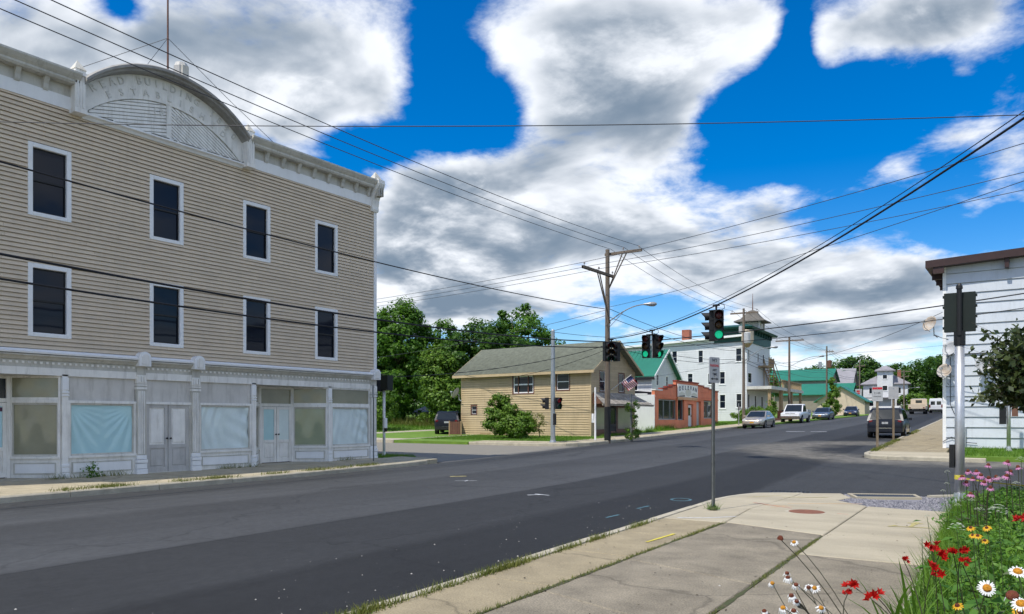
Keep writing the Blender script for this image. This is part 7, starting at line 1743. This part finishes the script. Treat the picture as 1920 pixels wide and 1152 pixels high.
# shasta daisies by the bed corner
for x, y, z, up in ((-0.133, 2.760, 1.131, .15), (-0.052, 2.633, 1.212, .9), (-0.040, 2.400, 1.168, .5)):
    p = Vector((x, y, z)); o = empty('shasta_daisy', ground_under(p, .12, .12), 0, 'large white daisy with golden disc low in the flower bed', 'flower', 'large white daisies in the bed')
    q = p - Vector(o.location); stem_to(o, (0, 0, 0), tuple(q), r=.003); flower_head(o, q, toward_cam(p, up), .031, 21, M['petal_w'], M['cone_y'], .014, .008, .05, .22)
sd_ = Vector((-0.062, 2.505, 1.166)); o = empty('spent_daisy', ground_under(sd_, .12, .1), 0, 'spent brown daisy head beside the large daisies', 'flower'); q = sd_ - Vector(o.location)
stem_to(o, (0, 0, 0), tuple(q), r=.003); flower_head(o, q, toward_cam(sd_, .6), .026, 9, M['petal_w'], M['cone_b'], .016, .008, .9, .2, .4)
# leaning daisies over the pavement
LEAN = [(-0.765, 2.993, 1.183, .8, 0.3), (-0.746, 2.824, 1.096, 1.2, .8), (-0.730, 2.774, 1.091, 1.2, .8), (-0.775, 2.743, 1.071, 1., .9), (-0.680, 2.688, 1.087, 1.2, .9), (-0.645, 2.711, 1.078, .7, .4), (-0.629, 2.723, 1.076, .6, .2), (-0.680, 2.627, 1.062, 1.2, .9), (-0.652, 2.585, 1.055, 1., .7), (-0.675, 2.509, 1.046, 1.4, .9), (-0.647, 2.528, 1.037, 1., .8), (-0.739, 2.525, 1.023, 1.2, 1.), (-0.563, 2.525, 1.058, .8, .5)]
for k, (x, y, z, up, dr) in enumerate(LEAN):
    p = Vector((x, y, z)); o = empty('leaning_daisy', (-.28 + U_(-.06, .06), 2.65 + U_(-.15, .15), .42), 0, 'small white daisy with brown disc leaning over the pavement', 'flower', 'small daisies leaning over the pavement')
    q = p - Vector(o.location); stem_to(o, (0, 0, 0), tuple(q), 'stem_dark', .0022, .24, 2); flower_head(o, q, toward_cam(p, up), .021, 13, M['petal_w'], M['cone_b'] if k % 3 else M['cone_y'], .0085, .007, dr, .30, .12)
p = Vector((-0.808, 2.964, 1.195)); o = empty('daisy_seed_head', (-.28, 2.7, .42), 0, 'bare brown daisy seed head on a long bent stem', 'flower'); q = p - Vector(o.location); stem_to(o, (0, 0, 0), tuple(q), 'stem_dark', .0025, .12, 2); flower_head(o, q, (0, 0, 1), .012, 6, M['cone_b'], M['cone_b'], .0115, .014, .3)
# red montbretia
def crocosmia(spots, base, label, group):
    for (x, y, z, s) in spots:
        p = Vector((x, y, z)); o = empty('montbretia', base(p), 0, label, 'flower', group); q = p - Vector(o.location)
        stem_to(o, (0, 0, 0), tuple(q), 'stem_dark', .0024, .26, 1)
        for k in range(5):
            c_ = q + Vector((random.gauss(0, .012), random.gauss(0, .012), random.gauss(0, .008))) * s; nn = Vector((random.gauss(0, .7), random.gauss(-.5, .5), U_(.1, 1)))
            nn, u, v = frame_of(nn); c0 = c_
            for j in range(6):
                t = j * 1.047; d_ = (u * math.cos(t) + v * math.sin(t)); s_ = nn.cross(d_) * .0052 * s; e = c0 + (d_ * .7 + nn * .7).normalized() * .024 * s
                mid = c0 + (d_ * .35 + nn * .8).normalized() * .014 * s
                MB().add([tuple(c0), tuple(mid + s_), tuple(e), tuple(mid - s_)], [(0,1,2,3)]).build('petal', M['petal_r'], o)
crocosmia([(-0.520, 2.797, 1.081, 1.), (-0.439, 2.732, 1.072, 1.), (-0.410, 3.116, 1.135, .6), (-0.535, 2.787, 1.060, .7)], lambda p: (-.22, 2.75, .42), 'red flowers on dark stems arching over the pavement', 'red flowers over the pavement')
crocosmia([(-0.373, 3.627, 1.117, 1.1), (-0.333, 3.533, 1.101, 1.1), (-0.325, 3.296, 1.082, 1.2), (-0.290, 3.562, 1.114, .9), (-0.262, 3.581, 1.116, .9), (-0.252, 3.467, 1.085, .8), (-0.056, 3.844, 1.228, 1.2)], lambda p: ground_under(p, .1), 'red flowers held above the bed foliage', 'red flowers in the bed')
# black-eyed susans
for (x, y, z) in ((-0.312, 4.882, 1.052), (-0.295, 4.772, 1.026), (-0.267, 4.670, 1.039), (-0.237, 4.690, 1.014), (-0.230, 2.997, 1.016), (-0.048, 2.758, 1.070), (-0.245, 5.049, 1.038)):
    p = Vector((x, y, z)); o = empty('black_eyed_susan', ground_under(p), 0, 'yellow daisy like flower with dark eye in the bed', 'flower', 'yellow flowers in the bed'); q = p - Vector(o.location)
    stem_to(o, (0, 0, 0), tuple(q), r=.003); flower_head(o, q, toward_cam(p, 1.2), .026, 11, M['petal_y'], M['cone_b'], .009, .010, .25, .36)
# coneflowers at the pole end of the bed
for (x, y, z) in ((-0.655, 9.864, 1.066), (-0.564, 9.684, 1.074), (-0.443, 9.403, 1.161), (-0.264, 9.040, 1.217), (-0.177, 9.100, 1.164), (-0.519, 9.593, 1.041), (-0.717, 9.942, 0.993), (-0.604, 9.777, 0.991), (-0.449, 9.641, 1.012), (-0.403, 8.945, 0.964), (-0.594, 9.299, 0.861), (-0.242, 9.055, 1.122), (-0.374, 9.450, 1.039), (-0.283, 9.391, 1.057), (-0.678, 9.970, 0.933), (-0.485, 9.495, 0.975)):
    p = Vector((x, y, z)); o = empty('coneflower', ground_under(p, .05), 0, 'pink coneflower with dark dome near the aluminium pole', 'flower', 'pink coneflowers near the pole'); q = p - Vector(o.location)
    stem_to(o, (0, 0, 0), tuple(q), 'stem_dark', .0045, .16, 3); flower_head(o, q, (random.gauss(0, .15), -.25, 1), .052, 13, M['petal_p'], M['cone_b'], .021, .026, .55, .34)
# lace umbels
for (x, y, z, r) in ((-0.205, 5.441, 1.091, .055), (-0.428, 5.530, 0.960, .05), (-0.787, 7.346, 0.819, .02), (-0.548, 8.724, 0.843, .03), (-0.408, 7.607, 0.878, .025), (-0.139, 8.398, 1.266, .045), (-0.950, 10.875, 0.839, .03), (-0.988, 10.848, 0.746, .03), (-0.748, 9.800, 0.682, .035), (-0.471, 8.170, 0.814, .03), (-0.334, 8.993, 1.038, .05), (-0.185, 8.852, 1.013, .04), (-0.954, 10.993, 0.977, .035), (-0.673, 9.973, 0.862, .035), (-0.644, 6.231, 0.817, .012), (-0.657, 5.858, 0.837, .012)):
    p = Vector((x, y, z)); o = empty('lace_flower', ground_under(p, .05), 0, 'flat pale umbel on a thin stem in the bed', 'flower', 'pale umbels in the bed'); q = p - Vector(o.location)
    stem_to(o, (0, 0, 0), tuple(q), r=.003, bend=.05, leaves=1)
    mb = MB()
    for k in range(26):
        t = U_(0, 6.28); rr = r * math.sqrt(random.random()); cx_, cy_, cz = q.x + rr * math.cos(t), q.y + rr * math.sin(t), q.z + .75 * r * (1 - (rr / r) ** 2) - .4 * rr * math.sin(t); a = r * .2
        mb.add([(cx_ - a, cy_, cz), (cx_, cy_ - a, cz + .002), (cx_ + a, cy_, cz), (cx_, cy_ + a, cz + .002)], [(0,1,2,3)])
    mb.build('umbel', M['umbel'], o)
